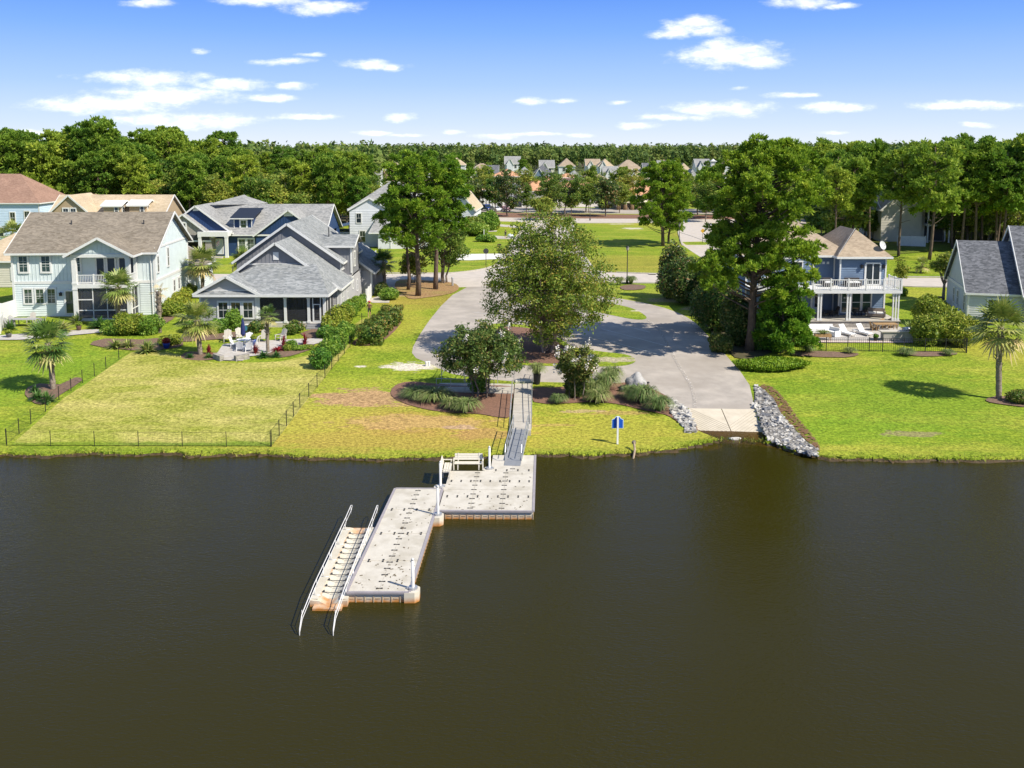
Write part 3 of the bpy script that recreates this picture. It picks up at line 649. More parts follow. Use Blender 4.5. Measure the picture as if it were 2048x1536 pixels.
def broad_mesh(h, th, rx, rz, seed, ncl, nlf, leaf, mat, bark=None, stems=1, trunk_r=.16, clr=.8, fill=.5, blooms=0, asp=.55, shape=None, jit=1.0, droop=0, ry=None):
    rn = random.Random(seed); lb = LB(seed); tr = MB(); cz = th + rz; ry = ry or rx
    bases = []
    for s_ in range(stems):
        a = s_*6.28/stems + .5; o = Vector((math.cos(a), math.sin(a), 0))*(.12*stems if stems > 1 else 0)
        top = Vector((math.cos(a)*rx*.28*(stems > 1), math.sin(a)*rx*.28*(stems > 1), th + rz*1.1))
        P = limb_path(o + Vector((0,0,-.2)), top, 0, 5, rn); bases.append(P); tr.path(P, [trunk_r*1.2, trunk_r, trunk_r*.85, trunk_r*.65, trunk_r*.45, trunk_r*.25], 7, cap=False)
    for i in range(ncl):
        g = Vector((rn.gauss(0,1), rn.gauss(0,1), rn.gauss(0,1))).normalized(); q = rn.random()**(.34+fill*.2)
        c = Vector((g.x*rx*q, g.y*ry*q, g.z*rz*q))
        if shape: k = shape((c.z/rz+1)/2); c.x *= k; c.y *= k
        rad_out = math.hypot(c.x, c.y); c.z += cz - droop*(rad_out/rx)**2*rz
        P = bases[i % stems]; b0 = P[min(4, max(2, int((c.z-th*.8)/(2*rz)*4)))]
        if i % 2 == 0: tr.path(limb_path(b0, c, .1, 3, rn), [trunk_r*.3, trunk_r*.2, trunk_r*.12, trunk_r*.05], 4, cap=False)
        n = max(3, int(nlf*rn.uniform(.6, 1.4))); r0 = clr*rn.uniform(.65, 1.25)
        d = lb.rng.normal(size=(n, 3)); d /= np.linalg.norm(d, axis=1)[:, None]; rad_ = lb.rng.random(n)**.5
        pos = np.array(c)[None] + d*(r0*rad_)[:, None]*np.array([1.1, 1.1, .75])
        val = np.clip(lb.rng.normal(.42 + rn.uniform(-.15,.15), .24, n), 0, 1)
        lb.leaves(pos, leaf, asp, val, 0, d*.5 + np.array([0,0,.7]), .75*jit)
        if blooms and g.z > -.3 and q > .6 and rn.random() < blooms:
            nb = 26; e = np.array(c)[None] + np.array(tuple(g))[None]*r0*.9 + lb.rng.normal(size=(nb, 3))*np.array([.09,.09,.14])
            lb.leaves(e, .075, .8, None, 1)
    return tr.mesh('trunk', bark or BARKG, True), lb.mesh('crown', [mat, BLOOM] if blooms else mat)
def palm_mesh(h, rad, seed, nf=34, nb=15, tr0=.2, mat=None, dead=.18, trunk=True):
    rn = random.Random(seed); tr = MB(); lb = LB(seed)
    P = [Vector((.12*math.sin(t*2+seed), .1*math.sin(t*3), t*h)) for t in np.linspace(0, 1, 14)]; P[0].z = -.2
    if trunk:
        tr.path(P, [tr0*1.15] + [tr0*(1 + (.10 if i % 2 else -.04)) for i in range(13)], 10)
        for k in range(int(h*9)):            # old leaf bases
            z = h*(.45+.55*rn.random()); a = rn.uniform(0, 6.28); i = min(12, int(z/h*13)); c = P[i].lerp(P[i+1], z/h*13-i)
            o = Vector((math.cos(a), math.sin(a), 0)); tr.tube(c+o*tr0*.8, c+o*(tr0+.16)+Vector((0,0,.22)), .055, .02, 4)
    top = P[-1]
    for k in range(nf):
        f = (k+.5)/nf; el = R(80 - 128*f**.85 + rn.uniform(-14, 14)); az = k*2.39996 + rn.uniform(-.2,.2)
        out_ = Vector((math.cos(az), math.sin(az), 0)); pl = rad*rn.uniform(.42, .6)
        d = out_*math.cos(el) + Vector((0,0,math.sin(el)))
        mid = top + d*pl*.6 + Vector((0,0,-.02)); hub = top + d*pl + Vector((0,0,-.12*pl*math.cos(el)))
        side = d.cross(Vector((0,0,1))).normalized() if abs(d.z) < .97 else Vector((-out_.y, out_.x, 0)); 
        q = np.array([[top - side*.03, top + side*.03, hub + side*.02, hub - side*.02]]); lb.quads(q, np.array([.55]))
        isdead = f > 1-dead
        base = rn.uniform(.78, 1.0) if isdead else rn.uniform(.05, .6)
        nrmv = side.cross(d).normalized(); bl = rad*rn.uniform(.5, .66)
        for j in range(nb):
            a = R(-112 + 224*j/(nb-1)); dd = (d*math.cos(a) + side*math.sin(a)); ll = bl*(1 - .28*abs(a)/2)*rn.uniform(.88, 1.08)
            m1 = hub + dd*ll*.55 + nrmv*rn.uniform(-.03,.03); dr = .08 + .35*(1 if isdead else .5)*rn.random()
            e = hub + dd*ll + Vector((0,0,-ll*dr)); wv = dd.cross(nrmv).normalized()*(ll*.062)
            v = min(1, max(0, base + rn.gauss(0, .09)))
            lb.quads(np.array([[hub, hub, m1 - wv, m1 + wv]], np.float32)*1.0 if False else np.array([[hub - wv*.25, hub + wv*.25, m1 + wv, m1 - wv], [m1 - wv, m1 + wv, e + wv*.12, e - wv*.12]], np.float32), np.array([v, v]))
    return (tr.mesh('trunk', PALMB, True) if trunk else None), lb.mesh('fronds', mat or PALML)
def shrub_mesh(name, rx, ry, h, n, leaf, mat, seed=1, box=False, core=True, jit=1.1, lump=.26, blooms=None, asp=.55, floor=.05):
    lb = LB(seed); g = lb.rng.normal(size=(n, 3)); g /= np.linalg.norm(g, axis=1)[:, None]
    if box:
        g = np.sign(g)*np.abs(g)**.45; g /= np.max(np.abs(g), axis=1)[:, None]**.75
    lo = np.random.default_rng(seed+9); cc = lo.normal(size=(14, 3)); cc /= np.linalg.norm(cc, axis=1)[:, None]
    dots = (g / np.linalg.norm(g, axis=1)[:, None]) @ cc.T; k = 1 - lump + lump*1.6*np.clip(dots.max(1)-.55, 0, .45)/.45*1.0
    rr = lb.rng.uniform(.76, 1.06, n)*k
    pos = g*rr[:, None]*np.array([rx, ry, h/2]) + np.array([0, 0, h/2]); keep = pos[:, 2] > floor*h*0 + .02
    pos, g2 = pos[keep], g[keep]; nn = len(pos)
    val = np.clip(lb.rng.normal(.45, .25, nn), 0, 1)
    lb.leaves(pos, leaf, asp, val, 0, g2 + np.array([0,0,.3]), jit)
    if core:
        mb = MB(); 
        if box: mb.blob((0,0,h*.48), (rx*.80, ry*.80, h*.44), seed, .05, 2)
        else: mb.blob((0,0,h*.47), (rx*.74, ry*.74, h*.42), seed, .12, 2)
        V = np.array(mb.v); V[:, 2] = np.maximum(V[:, 2], 0)
        for f in mb.f: lb.quads(np.array([[V[f[0]], V[f[1]], V[f[2]], V[f[2]]]]), np.array([.15]))
    if blooms:
        bm_, nb = blooms; gi = lb.rng.integers(0, nn, nb)
        for j in range(nb):
            c = pos[gi[j]] + g2[gi[j]]*.05; lb.leaves(c[None] + lb.rng.normal(size=(9, 3))*.05, .05, .9, None, 1)
        return lb.mesh(name, [mat, bm_])
    return lb.mesh(name, mat)
def tuftgrass_mesh(r, h, n, seed, mat, w=.02):
    lb = LB(seed); g = lb.rng; a = g.uniform(0, 2*np.pi, n); q = g.random(n)**.6; L_ = h*g.uniform(.7, 1.2, n)
    o = np.stack([np.cos(a), np.sin(a), np.zeros(n)], 1); sd = np.stack([-np.sin(a), np.cos(a), np.zeros(n)], 1)*w
    b = o*(.18*r*g.random(n))[:, None]; m1 = b + o*(r*.45*q)[:, None] + np.array([0,0,1])*(L_*.72)[:, None]
    m2 = b + o*(r*.8*q)[:, None] + np.array([0,0,1])*(L_*.86)[:, None]; e = b + o*(r*(.25+.95*q))[:, None] + np.array([0,0,1])*(L_*(1 - .62*q))[:, None]
    v = np.clip(g.normal(.45, .25, n), 0, 1)
    lb.quads(np.stack([b - sd, b + sd, m1 + sd, m1 - sd], 1), v); lb.quads(np.stack([m1 - sd, m1 + sd, m2 + sd*.8, m2 - sd*.8], 1), v)
    lb.quads(np.stack([m2 - sd*.8, m2 + sd*.8, e + sd*.2, e - sd*.2], 1), v)
    return lb.mesh('tuft', mat)
def yucca_mesh(r, h, n, seed, mat, w=.04):     # stiff rosette
    lb = LB(seed); g = lb.rng; a = g.uniform(0, 2*np.pi, n); el = np.arcsin(g.uniform(.05, 1, n)); L_ = g.uniform(.75, 1.1, n)
    d = np.stack([np.cos(a)*np.cos(el)*r, np.sin(a)*np.cos(el)*r, np.sin(el)*h], 1)*L_[:, None]; sd = np.stack([-np.sin(a), np.cos(a), np.zeros(n)], 1)*w
    m1 = d*.55 + np.array([0,0,.06]); e = d - np.array([0,0,.12])*np.cos(el)[:, None]; z = np.zeros((n,3)); v = np.clip(g.normal(.45,.25,n),0,1)
    lb.quads(np.stack([z - sd*.5, z + sd*.5, m1 + sd, m1 - sd], 1), v); lb.quads(np.stack([m1 - sd, m1 + sd, e + sd*.1, e - sd*.1], 1), v)
    return lb.mesh('rosette', mat)
def plant(name, meshes, loc, label, cat, group=None, rz=0, sc=1.0, sz=None, names=('trunk', 'crown')):
    t = thing(name, label, cat, loc, rz, group); t.scale = (sc, sc, sz or sc)
    for nm, me in zip(names, meshes):
        if me is not None: inst(nm, me, t)
    return t
def single(name, me, loc, label, cat, group=None, rz=0, sc=(1,1,1)):
    o = inst(name, me, None, loc, rz); o.scale = sc; return tag(o, label, cat, group)
# ---- the tall pine by the ramp
p = PG(1498, 702)
def big_prof(t): return 1.02*(.82+.2*math.sin(t*9)) if t < .55 else .98*max(.05, 1-((t-.55)/.47)**2.4)**.55
plant('pine_tree', pine_mesh(18.9, .27, 5.5, 3, 140, 42, .36, 1.1, big_prof, None, 5, .36, (1.0, 0), (.5, 0)), p, 'tallest pine, broad dense crown, standing between the boat ramp drive and the blue porch house', 'pine tree')
p2 = PG(1560, 706)
plant('pine_tree', pine_mesh(6.6, .05, 2.2, 14, 44, 36, .34, .75, lambda t: 1.15-.8*t, None, 0, .12), p2, 'low young pine with branches to the ground beside the trunk of the tallest pine', 'pine tree')
# ---- pine group by the left drive
for (x, y, h, cb, rad, sd, npf, sk, tr_, lab) in [
    (836, 592, 16.9, .34, 4.1, 21, 150, (-.6,0), .30, 'thick front pine of the group beside the left drive, rounded crown'),
    (871, 579, 16.9, .42, 4.0, 25, 140, (.9,0), .28, 'second thick pine of the group beside the left drive, right of the front one'),
    (816, 580, 12.0, .55, 2.4, 27, 55, (-1.4,0), .2, 'slender pine with thin trunk at the left of the pine group by the drive')]:
    plant('pine_tree', pine_mesh(h, cb, rad, sd, int(npf*.5), 36, .36, 1.0, None, None, 4, tr_, (0,0), sk), PG(x, y), lab, 'pine tree', 'pines beside the left drive')
plant('oak_tree', broad_mesh(8.6, 2.2, 3.3, 3.1, 31, 110, 70, .17, OAK, stems=3, trunk_r=.12, clr=.8), PG(889, 566), 'multi-stemmed leafy tree on mulch at the right of the pines by the left drive', 'tree')
plant('broadleaf_tree', broad_mesh(4.2, 1.0, 1.7, 1.5, 33, 60, 60, .15, OAK, stems=2, trunk_r=.07, clr=.6), PG(826, 566), 'small bright green tree behind the trunks of the pine group', 'tree')
# ---- pines of the park
plant('pine_tree', pine_mesh(15.3, .2, 4.7, 41, 96, 30, .42, 1.1, lambda t: (.62+.45*math.sin((t*1.1+.1)*math.pi)**.7 if t < .8 else .85-(t-.8)*2.2), PINE, 4, .3), PG(1326, 492), 'lone large pine on the open grass behind the street lamp', 'pine tree')
plant('pine_tree', pine_mesh(11.5, .2, 2.6, 43, 40, 30, .42, 1.0, None, PINE, 2, .2, (1.2,0)), PG(1337, 486), 'second leaning stem tree growing behind the lone large pine', 'pine tree')
# ---- river birch
plant('river_birch', broad_mesh(12.9, 1.0, 5.6, 5.75, 51, 560, 88, .12, BIRCHL, BIRCHB, 4, .15, .85, .9, shape=lambda t: 1.08-.30*t**2.5, droop=.1), PG(1098, 704), 'large airy river birch with olive and orange leaves on the mulched island', 'tree')
# ---- crepe myrtles
plant('crepe_myrtle', broad_mesh(6.0, 1.9, 3.25, 1.85, 61, 250, 80, .105, MYRT, BARKG, 5, .06, .55, .5, blooms=.16, droop=.38), PG(962, 792), 'wide crepe myrtle with scattered white flowers left of the gangway walk', 'tree', 'crepe myrtles by the walk')
plant('crepe_myrtle', broad_mesh(4.0, 1.1, 1.75, 1.35, 63, 110, 90, .10, MYRT, BARKG, 5, .045, .45, .5, blooms=.5, shape=lambda t: .5+.7*t), PG(1155, 797), 'narrow crepe myrtle topped with dense white flowers right of the gangway walk', 'tree', 'crepe myrtles by the walk')
single('shrub', shrub_mesh('shrub', .75, .7, 1.9, 1500, .09, SHRUB, 3), PG(958, 786), 'dark leafy suckers round the stems of the wide crepe myrtle', 'shrub')
single('shrub', shrub_mesh('shrub', .95, .8, 1.35, 1500, .09, MYRT, 4), PG(1150, 793), 'leafy suckers round the stems of the white-topped crepe myrtle', 'shrub')
# ---- palms
PALMS = [(103,779,3.6,1.95,71,'palm with shaggy head standing by the black mulch on the far left lawn'),(400,710,3.1,1.95,72,'broad palm in front of the windows of the grey house'),
 (538,706,3.3,1.1,73,'slim small-headed palm in front of the grey screened porch'),(238,652,3.9,2.0,74,'palm growing against the mint house porch'),
 (405,598,4.3,2.3,75,'palm between the mint house and the grey house'),(488,590,4.2,1.7,76,'small palm behind the left roof of the grey house'),
 (768,578,3.4,1.75,77,'palm at the far corner of the grey house garage'),(1996,799,5.4,2.3,78,'tall palm on the lawn at the right edge'),(1458,560,2.9,1.7,79,'palm partly hidden behind the tallest pine'),
 (28,520,4.2,2.2,80,'palm beside the pale blue house at the left edge'),(1842,546,1.2,1.3,81,'short palm on the lawn beyond the right street'),(1745,478,3.6,1.9,83,'palm among the pines beside the beige balcony house'),
 (1896,470,4.0,2.0,84,'palm at the edge of the right woods')]
for (x, y, h, rad, sd, lab) in PALMS:
    plant('palm_tree', palm_mesh(h, rad*1.04, sd, 38 if rad > 1.3 else 28, 15, .2 if rad > 1.3 else .14), PG(x, y), lab, 'palm tree', 'cabbage palms', names=('trunk', 'fronds'))
# cut-back palm and palm trunk at the street
mt = palm_mesh(4.0, 1.1, 86, 7, 9, .22, dead=1.0)
plant('palm_tree', mt, PG(321, 665), 'tall palm trunk with a few dead brown fronds at the mint house corner', 'palm tree', 'cabbage palms', names=('trunk', 'fronds'))
plant('oak_tree', broad_mesh(6.2, 3.0, 1.5, 1.5, 88, 60, 60, .14, OAK, PALMB, 1, .17, .6), PG(1886, 602), 'small round-headed tree on a thick pale trunk near the right-hand grey house', 'tree')
plant('young_tree', broad_mesh(4.2, 1.3, .75, 1.3, 89, 34, 50, .12, OAK, BARKG, 1, .05, .45), PG(1802, 580), 'thin young tree beside the white deck', 'tree')
# ---- shrubs: (px,py,rx,ry,h,leaf,mat,n,box,seed,label,name)
def shr(px, py, rx, ry, h, mat, lab, n=None, leaf=.11, box=False, seed=1, group=None, name='shrub', rz=0, bl=None, lump=.18, cat='shrub'):
    n = n or int(520*(rx*ry + (rx+ry)*h)*(.11/leaf)**1.7)
    return single(name, shrub_mesh(name, rx, ry, h, min(n, 9000), leaf, mat, seed, box, True, 1.1 if not box else .7, lump+(0 if box else .14), bl), PG(px, py), lab, cat, group, rz)
REDB = mk('red_blossom', (.5,.05,.06), rough=.6)
shr(1372, 606, 2.9, 2.2, 4.6, MAGN, 'big dark shrub tree with reddish leaves left of the tallest pine', leaf=.16, seed=101, lump=.3)
shr(1348, 596, 1.6, 1.5, 6.0, MAGN, 'tall upright dark shrub at the back of the reddish one', leaf=.16, seed=102, lump=.3)
shr(1435, 660, 2.3, 2.2, 4.9, HEDGEO, 'tall clipped shrub with bronze tips beside the drive', leaf=.12, seed=103, lump=.22)
shr(1478, 690, 1.6, 1.6, 4.6, MYRT, 'dark shrub between the bronze shrub and the big pine trunk', leaf=.12, seed=104)
shr(1542, 700, 1.9, 1.5, 3.6, SHRUB, 'dense green shrub right of the big pine trunk', leaf=.12, seed=105)
shr(1440, 704, 1.0, .9, 1.7, MYRT, 'low dark shrub beside the shaded drive edge', leaf=.1, seed=107)
shr(1590, 690, 1.3, 1.0, 1.8, SHRUBY, 'loose green bush beside the terrace planter', leaf=.1, seed=108)
for i, (x, y, rx, h) in enumerate([(1862,690,1.5,2.7),(1888,682,1.6,3.0),(1916,690,1.7,2.6),(1858,648,1.5,2.8),(1938,684,1.2,2.0)]):
    shr(x, y, rx, 1.4, h, SHRUBY, ['yellow-green bush nearest the outdoor kitchen','tall yellow-green bush in the middle of the row','wide yellow-green bush near the fence corner','yellow-green bush furthest back in the row','last small yellow-green bush by the grey house'][i], leaf=.13, seed=110+i, group='yellow-green bushes beside the right fence', lump=.25)
for i, (x, y, w) in enumerate([(741,688,.0),(752,673,0),(764,661,0),(776,652,0),(784,643,0)]):
    shr(x, y, [1.15,1.05,1.0,1.0,1.05][i], [.8,.6,.6,.6,.8][i], [1.75,1.6,1.5,1.45,1.6][i], HEDGEO, ['nearest and largest','second nearest','middle','second furthest','furthest'][i]+' clipped cube shrub of the stepped row by the left drive', leaf=.09, box=True, seed=120+i, group='clipped shrubs in a stepped row', lump=.06)
for i, (x, y, h) in enumerate([(642,736,1.6),(655,722,1.7),(664,708,1.6),(673,700,1.9),(684,688,1.6),(692,680,1.6)]):
    shr(x, y, .85, .8, h, SHRUB, ['nearest','second','third','fourth','fifth','furthest'][i]+' glossy shrub counted from the water in the row along the black fence', leaf=.1, seed=130+i, group='glossy shrubs along the black fence', lump=.3)
for i, (x, y, rx, h, mt_) in enumerate([(662,672,.9,1.9,SHRUBY),(675,660,1.0,2.1,SHRUBY),(690,648,.9,1.9,SHRUBY),(650,676,.7,1.2,SHRUB),(700,634,.8,1.6,SHRUB),(710,622,.8,1.5,SHRUB),(721,613,.7,1.4,SHRUB)]):
    shr(x, y, rx, rx, h, mt_, 'bush %s from the porch steps along the grey wall' % ['two','three','four','one','five','six','seven'][i], leaf=.1, seed=140+i, group='bushes along the grey house wall', lump=.3)
for i, (x, y, rx, h, mt_, lab) in enumerate([(468,660,.8,1.9,SHRUB,'upright green shrub between the triple window and the umbrella'),(512,666,.7,1.2,HEDGEO,'round bronze-green shrub left of the porch screens'),(587,668,.85,1.2,HEDGEO,'round shrub left of the porch steps'),
    (440,664,.8,1.3,SHRUB,'dark green shrub under the triple window'),(418,668,.8,1.1,SHRUBY,'yellowish low shrub under the triple window'),(385,664,.9,1.5,SHRUB,'shrub at the left corner of the grey house'),
    (777,600,1.0,1.3,SHRUB,'dark shrub at the grey garage corner'),(765,592,.8,1.5,MYRT,'taller dark shrub beside the grey garage'),
    (262,668,1.35,2.1,SHRUBY,'big rounded bush in front of the mint house porch'),(232,668,1.2,1.4,SHRUB,'low bush left of the big one at the mint house'),(300,668,1.2,1.7,SHRUB,'leafy bush at the corner bed of the mint house'),
    (340,690,.9,.9,SHRUBY,'bright leafy plant beside the blue pot'),(1805,592,.5,1.0,SHRUB,'small bush by the white deck corner'),
    (1210,810,.2,.3,SHRUB,'tiny plant in the red mulch'),(938,565,.5,.5,SHRUBY,'small bush at the foot of the lampless post')]):
    if i >= 13: continue
    shr(x, y, rx, rx*.9, h, mt_, lab, leaf=.1, seed=150+i, lump=.3)
for i, (x, y, rx) in enumerate([(345,632,1.2),(353,622,1.2),(361,612,1.2),(368,602,1.2),(375,594,1.1)]):
    shr(x, y, rx, 1.0, 1.5, SHRUBY, 'bright hedge shrub %s along the side of the mint house' % ['nearest','second','third','fourth','furthest'][i], leaf=.12, seed=170+i, group='bright hedge beside the mint house', lump=.12)
# far garden shrubs
for i, (x, y, rx, h, mt_, lab) in enumerate([(975,461,2.1,4.0,SHRUB,'large rounded dark shrub by the far garden path'),(958,472,1.9,2.6,SHRUB,'clipped hedge block beside the far garden path'),(988,459,1.2,2.6,SHRUBY,'light green shrub beside the rounded dark one'),
    (963,483,1.0,1.2,SHRUB,'small round shrub left of the pair on the far lawn'),(980,484,1.1,1.3,SHRUB,'small round shrub right of the pair on the far lawn'),(945,470,2.2,3.6,OAK,'loose shrub in front of the tan-roofed white house')]):
    shr(x, y, rx, rx, h, mt_, lab, leaf=.2, seed=180+i)
# ---- ornamental grasses
g1, g2 = tuftgrass_mesh(1, 1, 520, 5, GRASSO), tuftgrass_mesh(1, 1, 420, 6, GRASSO)
for i, (x, y, r, h, lab) in enumerate([(1212,780,1.15,1.25,'fountain grass nearest the small crepe myrtle'),(1196,806,1.0,.9,'fountain grass at the front of the left clump'),(1222,765,1.0,1.2,'rear fountain grass of the left clump'),(1190,790,.9,1.0,'middle fountain grass of the left clump'),
    (1262,798,.95,.9,'fountain grass in front of the boulder'),(1286,806,1.2,1.2,'tallest fountain grass right of the boulder'),(1318,822,1.1,1.0,'fountain grass nearest the ramp rocks'),(1118,806,.7,.6,'small grass clump in front of the small crepe myrtle'),
    (932,824,1.1,.9,'long arching grass clump before the wide crepe myrtle'),(905,818,.9,.75,'shorter arching grass clump left of the long one'),(1074,766,.75,1.0,'grass fountain growing in the black planter'),
    (1238,570,.8,1.0,'grass clump at the left foot of the street lamp'),(1262,568,.8,1.0,'grass clump at the right foot of the street lamp'),(868,800,1.5,.8,'shaded spreading grass in the left mulch bed'),(838,795,1.4,.7,'shaded low grass at the left end of the mulch bed'),
    (1616,705,.7,.6,'grass tuft at the left end of the picket fence'),(1700,707,.6,.5,'grass tuft before the middle of the picket fence'),(1812,711,.8,.6,'grass tuft before the picket fence gate'),(1896,711,.6,.5,'grass tuft near the right end of the picket fence'),
    (565,700,.1,.1,'x')]):
    if lab == 'x': continue
    z = .02 if 'planter' not in lab else .55
    q = PG(x, y); single('ornamental_grass', g1 if i % 2 else g2, q + Vector((0,0,z)), lab, 'ornamental grass', 'ornamental grasses', rnd.uniform(0,6), (r, r, h))
# agave / yucca / red cordylines
yc = yucca_mesh(1, 1, 110, 3, PALML, .05); ycr = yucca_mesh(1, 1, 60, 5, RED, .07); ycg = yucca_mesh(1, 1, 90, 7, leafm('green_rosette', [(.03,.10,.02),(.07,.17,.035),(.14,.24,.06)], .2), .06)
for i, (x, y, r, h, me_, lab) in enumerate([(75,800,.8,.9,ycg,'green yucca in the black mulch by the left palm'),(95,805,.9,1.0,ycg,'larger green yucca under the left palm'),(70,785,.6,.7,ycg,'small yucca behind the left palm mulch'),
    (232,696,1.1,1.0,yc,'grey-green yucca at the left of the bed on the lawn'),(256,695,1.0,.9,yc,'grey-green yucca in the middle of the bed on the lawn'),(295,705,1.4,1.3,yc,'largest grey-green yucca at the right of the bed on the lawn'),
    (75,668,1.8,1.6,yc,'spiky palmetto left of the mint house patio'),(120,665,1.7,1.5,yc,'spiky palmetto in front of the mint house wall'),(200,656,1.5,1.3,ycg,'green palmetto by the mint house porch post'),(155,648,1.0,1.3,yc,'palmetto by the sliding door of the mint house'),
    (418,716,.6,.5,ycg,'green spiky plant at the foot of the broad palm'),(380,716,.6,.5,ycg,'green spiky plant left of the broad palm'),(527,715,.8,.7,ycg,'green spiky plant left of the slim palm'),(552,714,.7,.6,ycg,'green spiky plant right of the slim palm'),
    (418,708,.5,1.0,ycr,'red cordyline beside the broad palm'),(511,708,.55,1.1,ycr,'red cordyline left of the slim palm'),(568,694,.55,1.2,ycr,'red cordyline behind the red flower bed'),(610,690,.55,1.3,ycr,'tall red cordyline by the paved path'),
    (556,702,.9,.5,ycr,'spreading red plant right of the slim palm'),(572,700,.6,.7,ycr,'red plant beside the yellow shrub'),
    (1822,668,1.5,1.5,yc,'fan-leaved palmetto behind the outdoor kitchen'),(20,660,1.0,1.2,ycg,'palmetto at the left edge patio')]):
    single('yucca' if me_ is not ycr else 'cordyline', me_, PG(x, y), lab, 'plant', None, i*1.3, (r, r, h))
for i, (x, y, rx, h, mt_, lab) in enumerate([(582,697,.5,.8,SHRUB,'green plant between the red cordylines'),(575,702,.35,.6,SHRUBY,'yellow-green plant in the terrace bed'),(596,700,.7,.4,SHRUB,'low green cushion plant at the end of the terrace bed'),(615,698,.6,.35,SHRUBY,'low yellowish cushion plant by the bed edge'),
    (2040,806,.9,.9,HEDGEO,'rusty brown bush beside the tall right palm')]):
    shr(x, y, rx, rx*.8, h, mt_, lab, leaf=.07, seed=190+i, name='bush', cat='shrub')
# ground-cover mound
single('juniper', shrub_mesh('juniper', 3.0, 1.2, .9, 6500, .10, leafm('juniper_leaves', [(.13,.22,.015),(.26,.36,.02),(.42,.48,.04)], .3), 200, False, True, .9, .22), PG(1540, 738), 'wide low creeping juniper mound on the right lawn', 'shrub')
# ================================================================== WOODS
def tree_single(meshes, name):        # trunk and crown in one mesh for trees too far away to show parts
    return meshes
FP = [pine_mesh(1*hh, cbb, rd, 300+i, 36, 16, .58, 1.2, None, PINEF, 3, .22, wd=.2) for i, (hh, cbb, rd) in enumerate([(18,.42,3.6),(19,.5,3.4),(17,.38,3.9),(20,.55,3.2),(16,.4,3.5)])]
FO = [broad_mesh(hh, 3, rx, (hh-3)/2, 320+i, 85, 60, .34, OAK, BARKG, 1, .16, 1.35, .6) for i, (hh, rx) in enumerate([(11,4.0),(13,4.2),(9,3.4),(14,3.6)])]
rf = random.Random(77)
MARKS = [[(60,'over the red-brown roof'),(125,'over the pale blue house'),(200,'over the tan gable'),(270,'over the white dormers'),(345,'right of the tan roof'),(440,'over the stone gable'),(520,'over the navy dormer'),(600,'over the navy house ridge'),(700,'left of the white house'),(780,'over the white house'),(950,'over the pine group'),(1050,'over the orange tower'),(1130,'over the slate roof'),(1230,'over the tan long roof'),(1300,'over the pool house'),(1420,'over the lone pine'),(1640,'behind the tallest pine'),(1720,'behind the porch house'),(1800,'above the dish'),(1880,'above the balcony house'),(1960,'above the yellow bushes'),(9999,'above the slate roof')]]
def forest(n, xa, xb, ya, yb, label_p, label_o, group, oakf=.35, mind=4.2, sc=(.85,1.12), hfun=None, keep=None, back=False, marks=None):
    pts = []; tries = 0; reg = {}
    while len(pts) < n and tries < n*60:
        tries += 1; Y = rf.uniform(ya, yb); px = rf.uniform(xa, xb); x = XY(px, Y)
        if keep and not keep(px, Y, x): continue
        if any((x-a)**2 + (Y-b)**2 < mind**2 for a, b in pts[-260:]): continue
        pts.append((x, Y))
        s = rf.uniform(*sc) * (hfun(px, Y) if hfun else 1)
        front = rf.random() < oakf
        me = rf.choice(FO) if front else rf.choice(FP)
        zone = next((zn for lim, zn in MARKS[0] if px < lim), '') ; nd = ['nearest row','second row','third row','back row'][min(3, int(4*(Y-ya)/(yb-ya)))]
        lb_ = (label_o if front else label_p) + ', ' + nd + ', ' + zone
        o_ = plant('broadleaf_tree' if front else 'pine_tree', me, (x, Y, gz(Y)), lb_, 'tree' if front else 'pine tree', group + ' (%s, %s, %s)' % ('broadleaved' if front else 'pines', nd, zone), rf.uniform(0,6.28), s, s*rf.uniform(.95,1.06)); reg.setdefault(lb_, []).append((px, o_))
    for k_, v_ in reg.items():
        if len(v_) > 1 and ('nearest' in k_ or 'second' in k_):
            for i_, (_, o_) in enumerate(sorted(v_, key=lambda q: q[0])): o_['label'] = k_ + ', ' + ['first','second','third','fourth','fifth','sixth','seventh','eighth','ninth','tenth','last'][min(i_, 10)] + ' from left'
    return pts
# left wood
forest(60, -60, 400, 196, 236, 'tall pine of the front woods', 'leafy tree of the front woods', 'front of the left woods', .45, 4.6, hfun=lambda px, Y: 1.08 if px < 230 else 1.0)
forest(64, -60, 690, 236, 300, 'tall pine in left woods', 'leafy tree in left woods', 'depth of the left woods', .2, 5.5, hfun=lambda px, Y: 1.12 if px < 480 else .88)
forest(34, 400, 735, 190, 240, 'pine behind the navy house', 'leafy tree behind the navy house', 'trees behind the navy house', .55, 4.6, hfun=lambda px, Y: .86)
# right wood
forest(16, 1650, 2080, 150, 172, 'bare-trunked pine on the far right lawn', 'leafy tree on the far right lawn', 'front trees beyond the right street', .2, 5, (.9,1.06), keep=lambda px, Y, x: not (1755 < px < 1880 and Y < 171))
forest(46, 1640, 2100, 175, 250, 'pine in the woods on the right', 'leafy tree in the woods on the right', 'the right woods', .35, 5, (.9,1.06), keep=lambda px, Y, x: not (1730 < px < 1905 and Y < 214))
for (x, y, h, sd, sx) in [(1797,512,17.5,401,0),(1858,520,18.5,402,0),(1664,520,15,403,0),(1700,505,16,404,0),(1946,505,19,405,0),(1990,500,18.5,406,0),(2030,498,18,408,0)]:
    q = PG(x, y); me = FP[sd % 5]; s = h/[18,19,17,20,16][sd % 5]
    plant('pine_tree', me, q, {1797:'slim tall pine just right of the white deck beyond the street',1858:'tall leaning pine left of the small round-headed tree',1664:'pine behind the left end of the porch house roof',1700:'pine right behind the porch house roof',1946:'tall pine above the ridge of the right grey house',1990:'second tall pine above the right grey house',2030:'tall pine at the right edge'}[x], 'pine tree', 'single pines beyond the right street', sd, s)
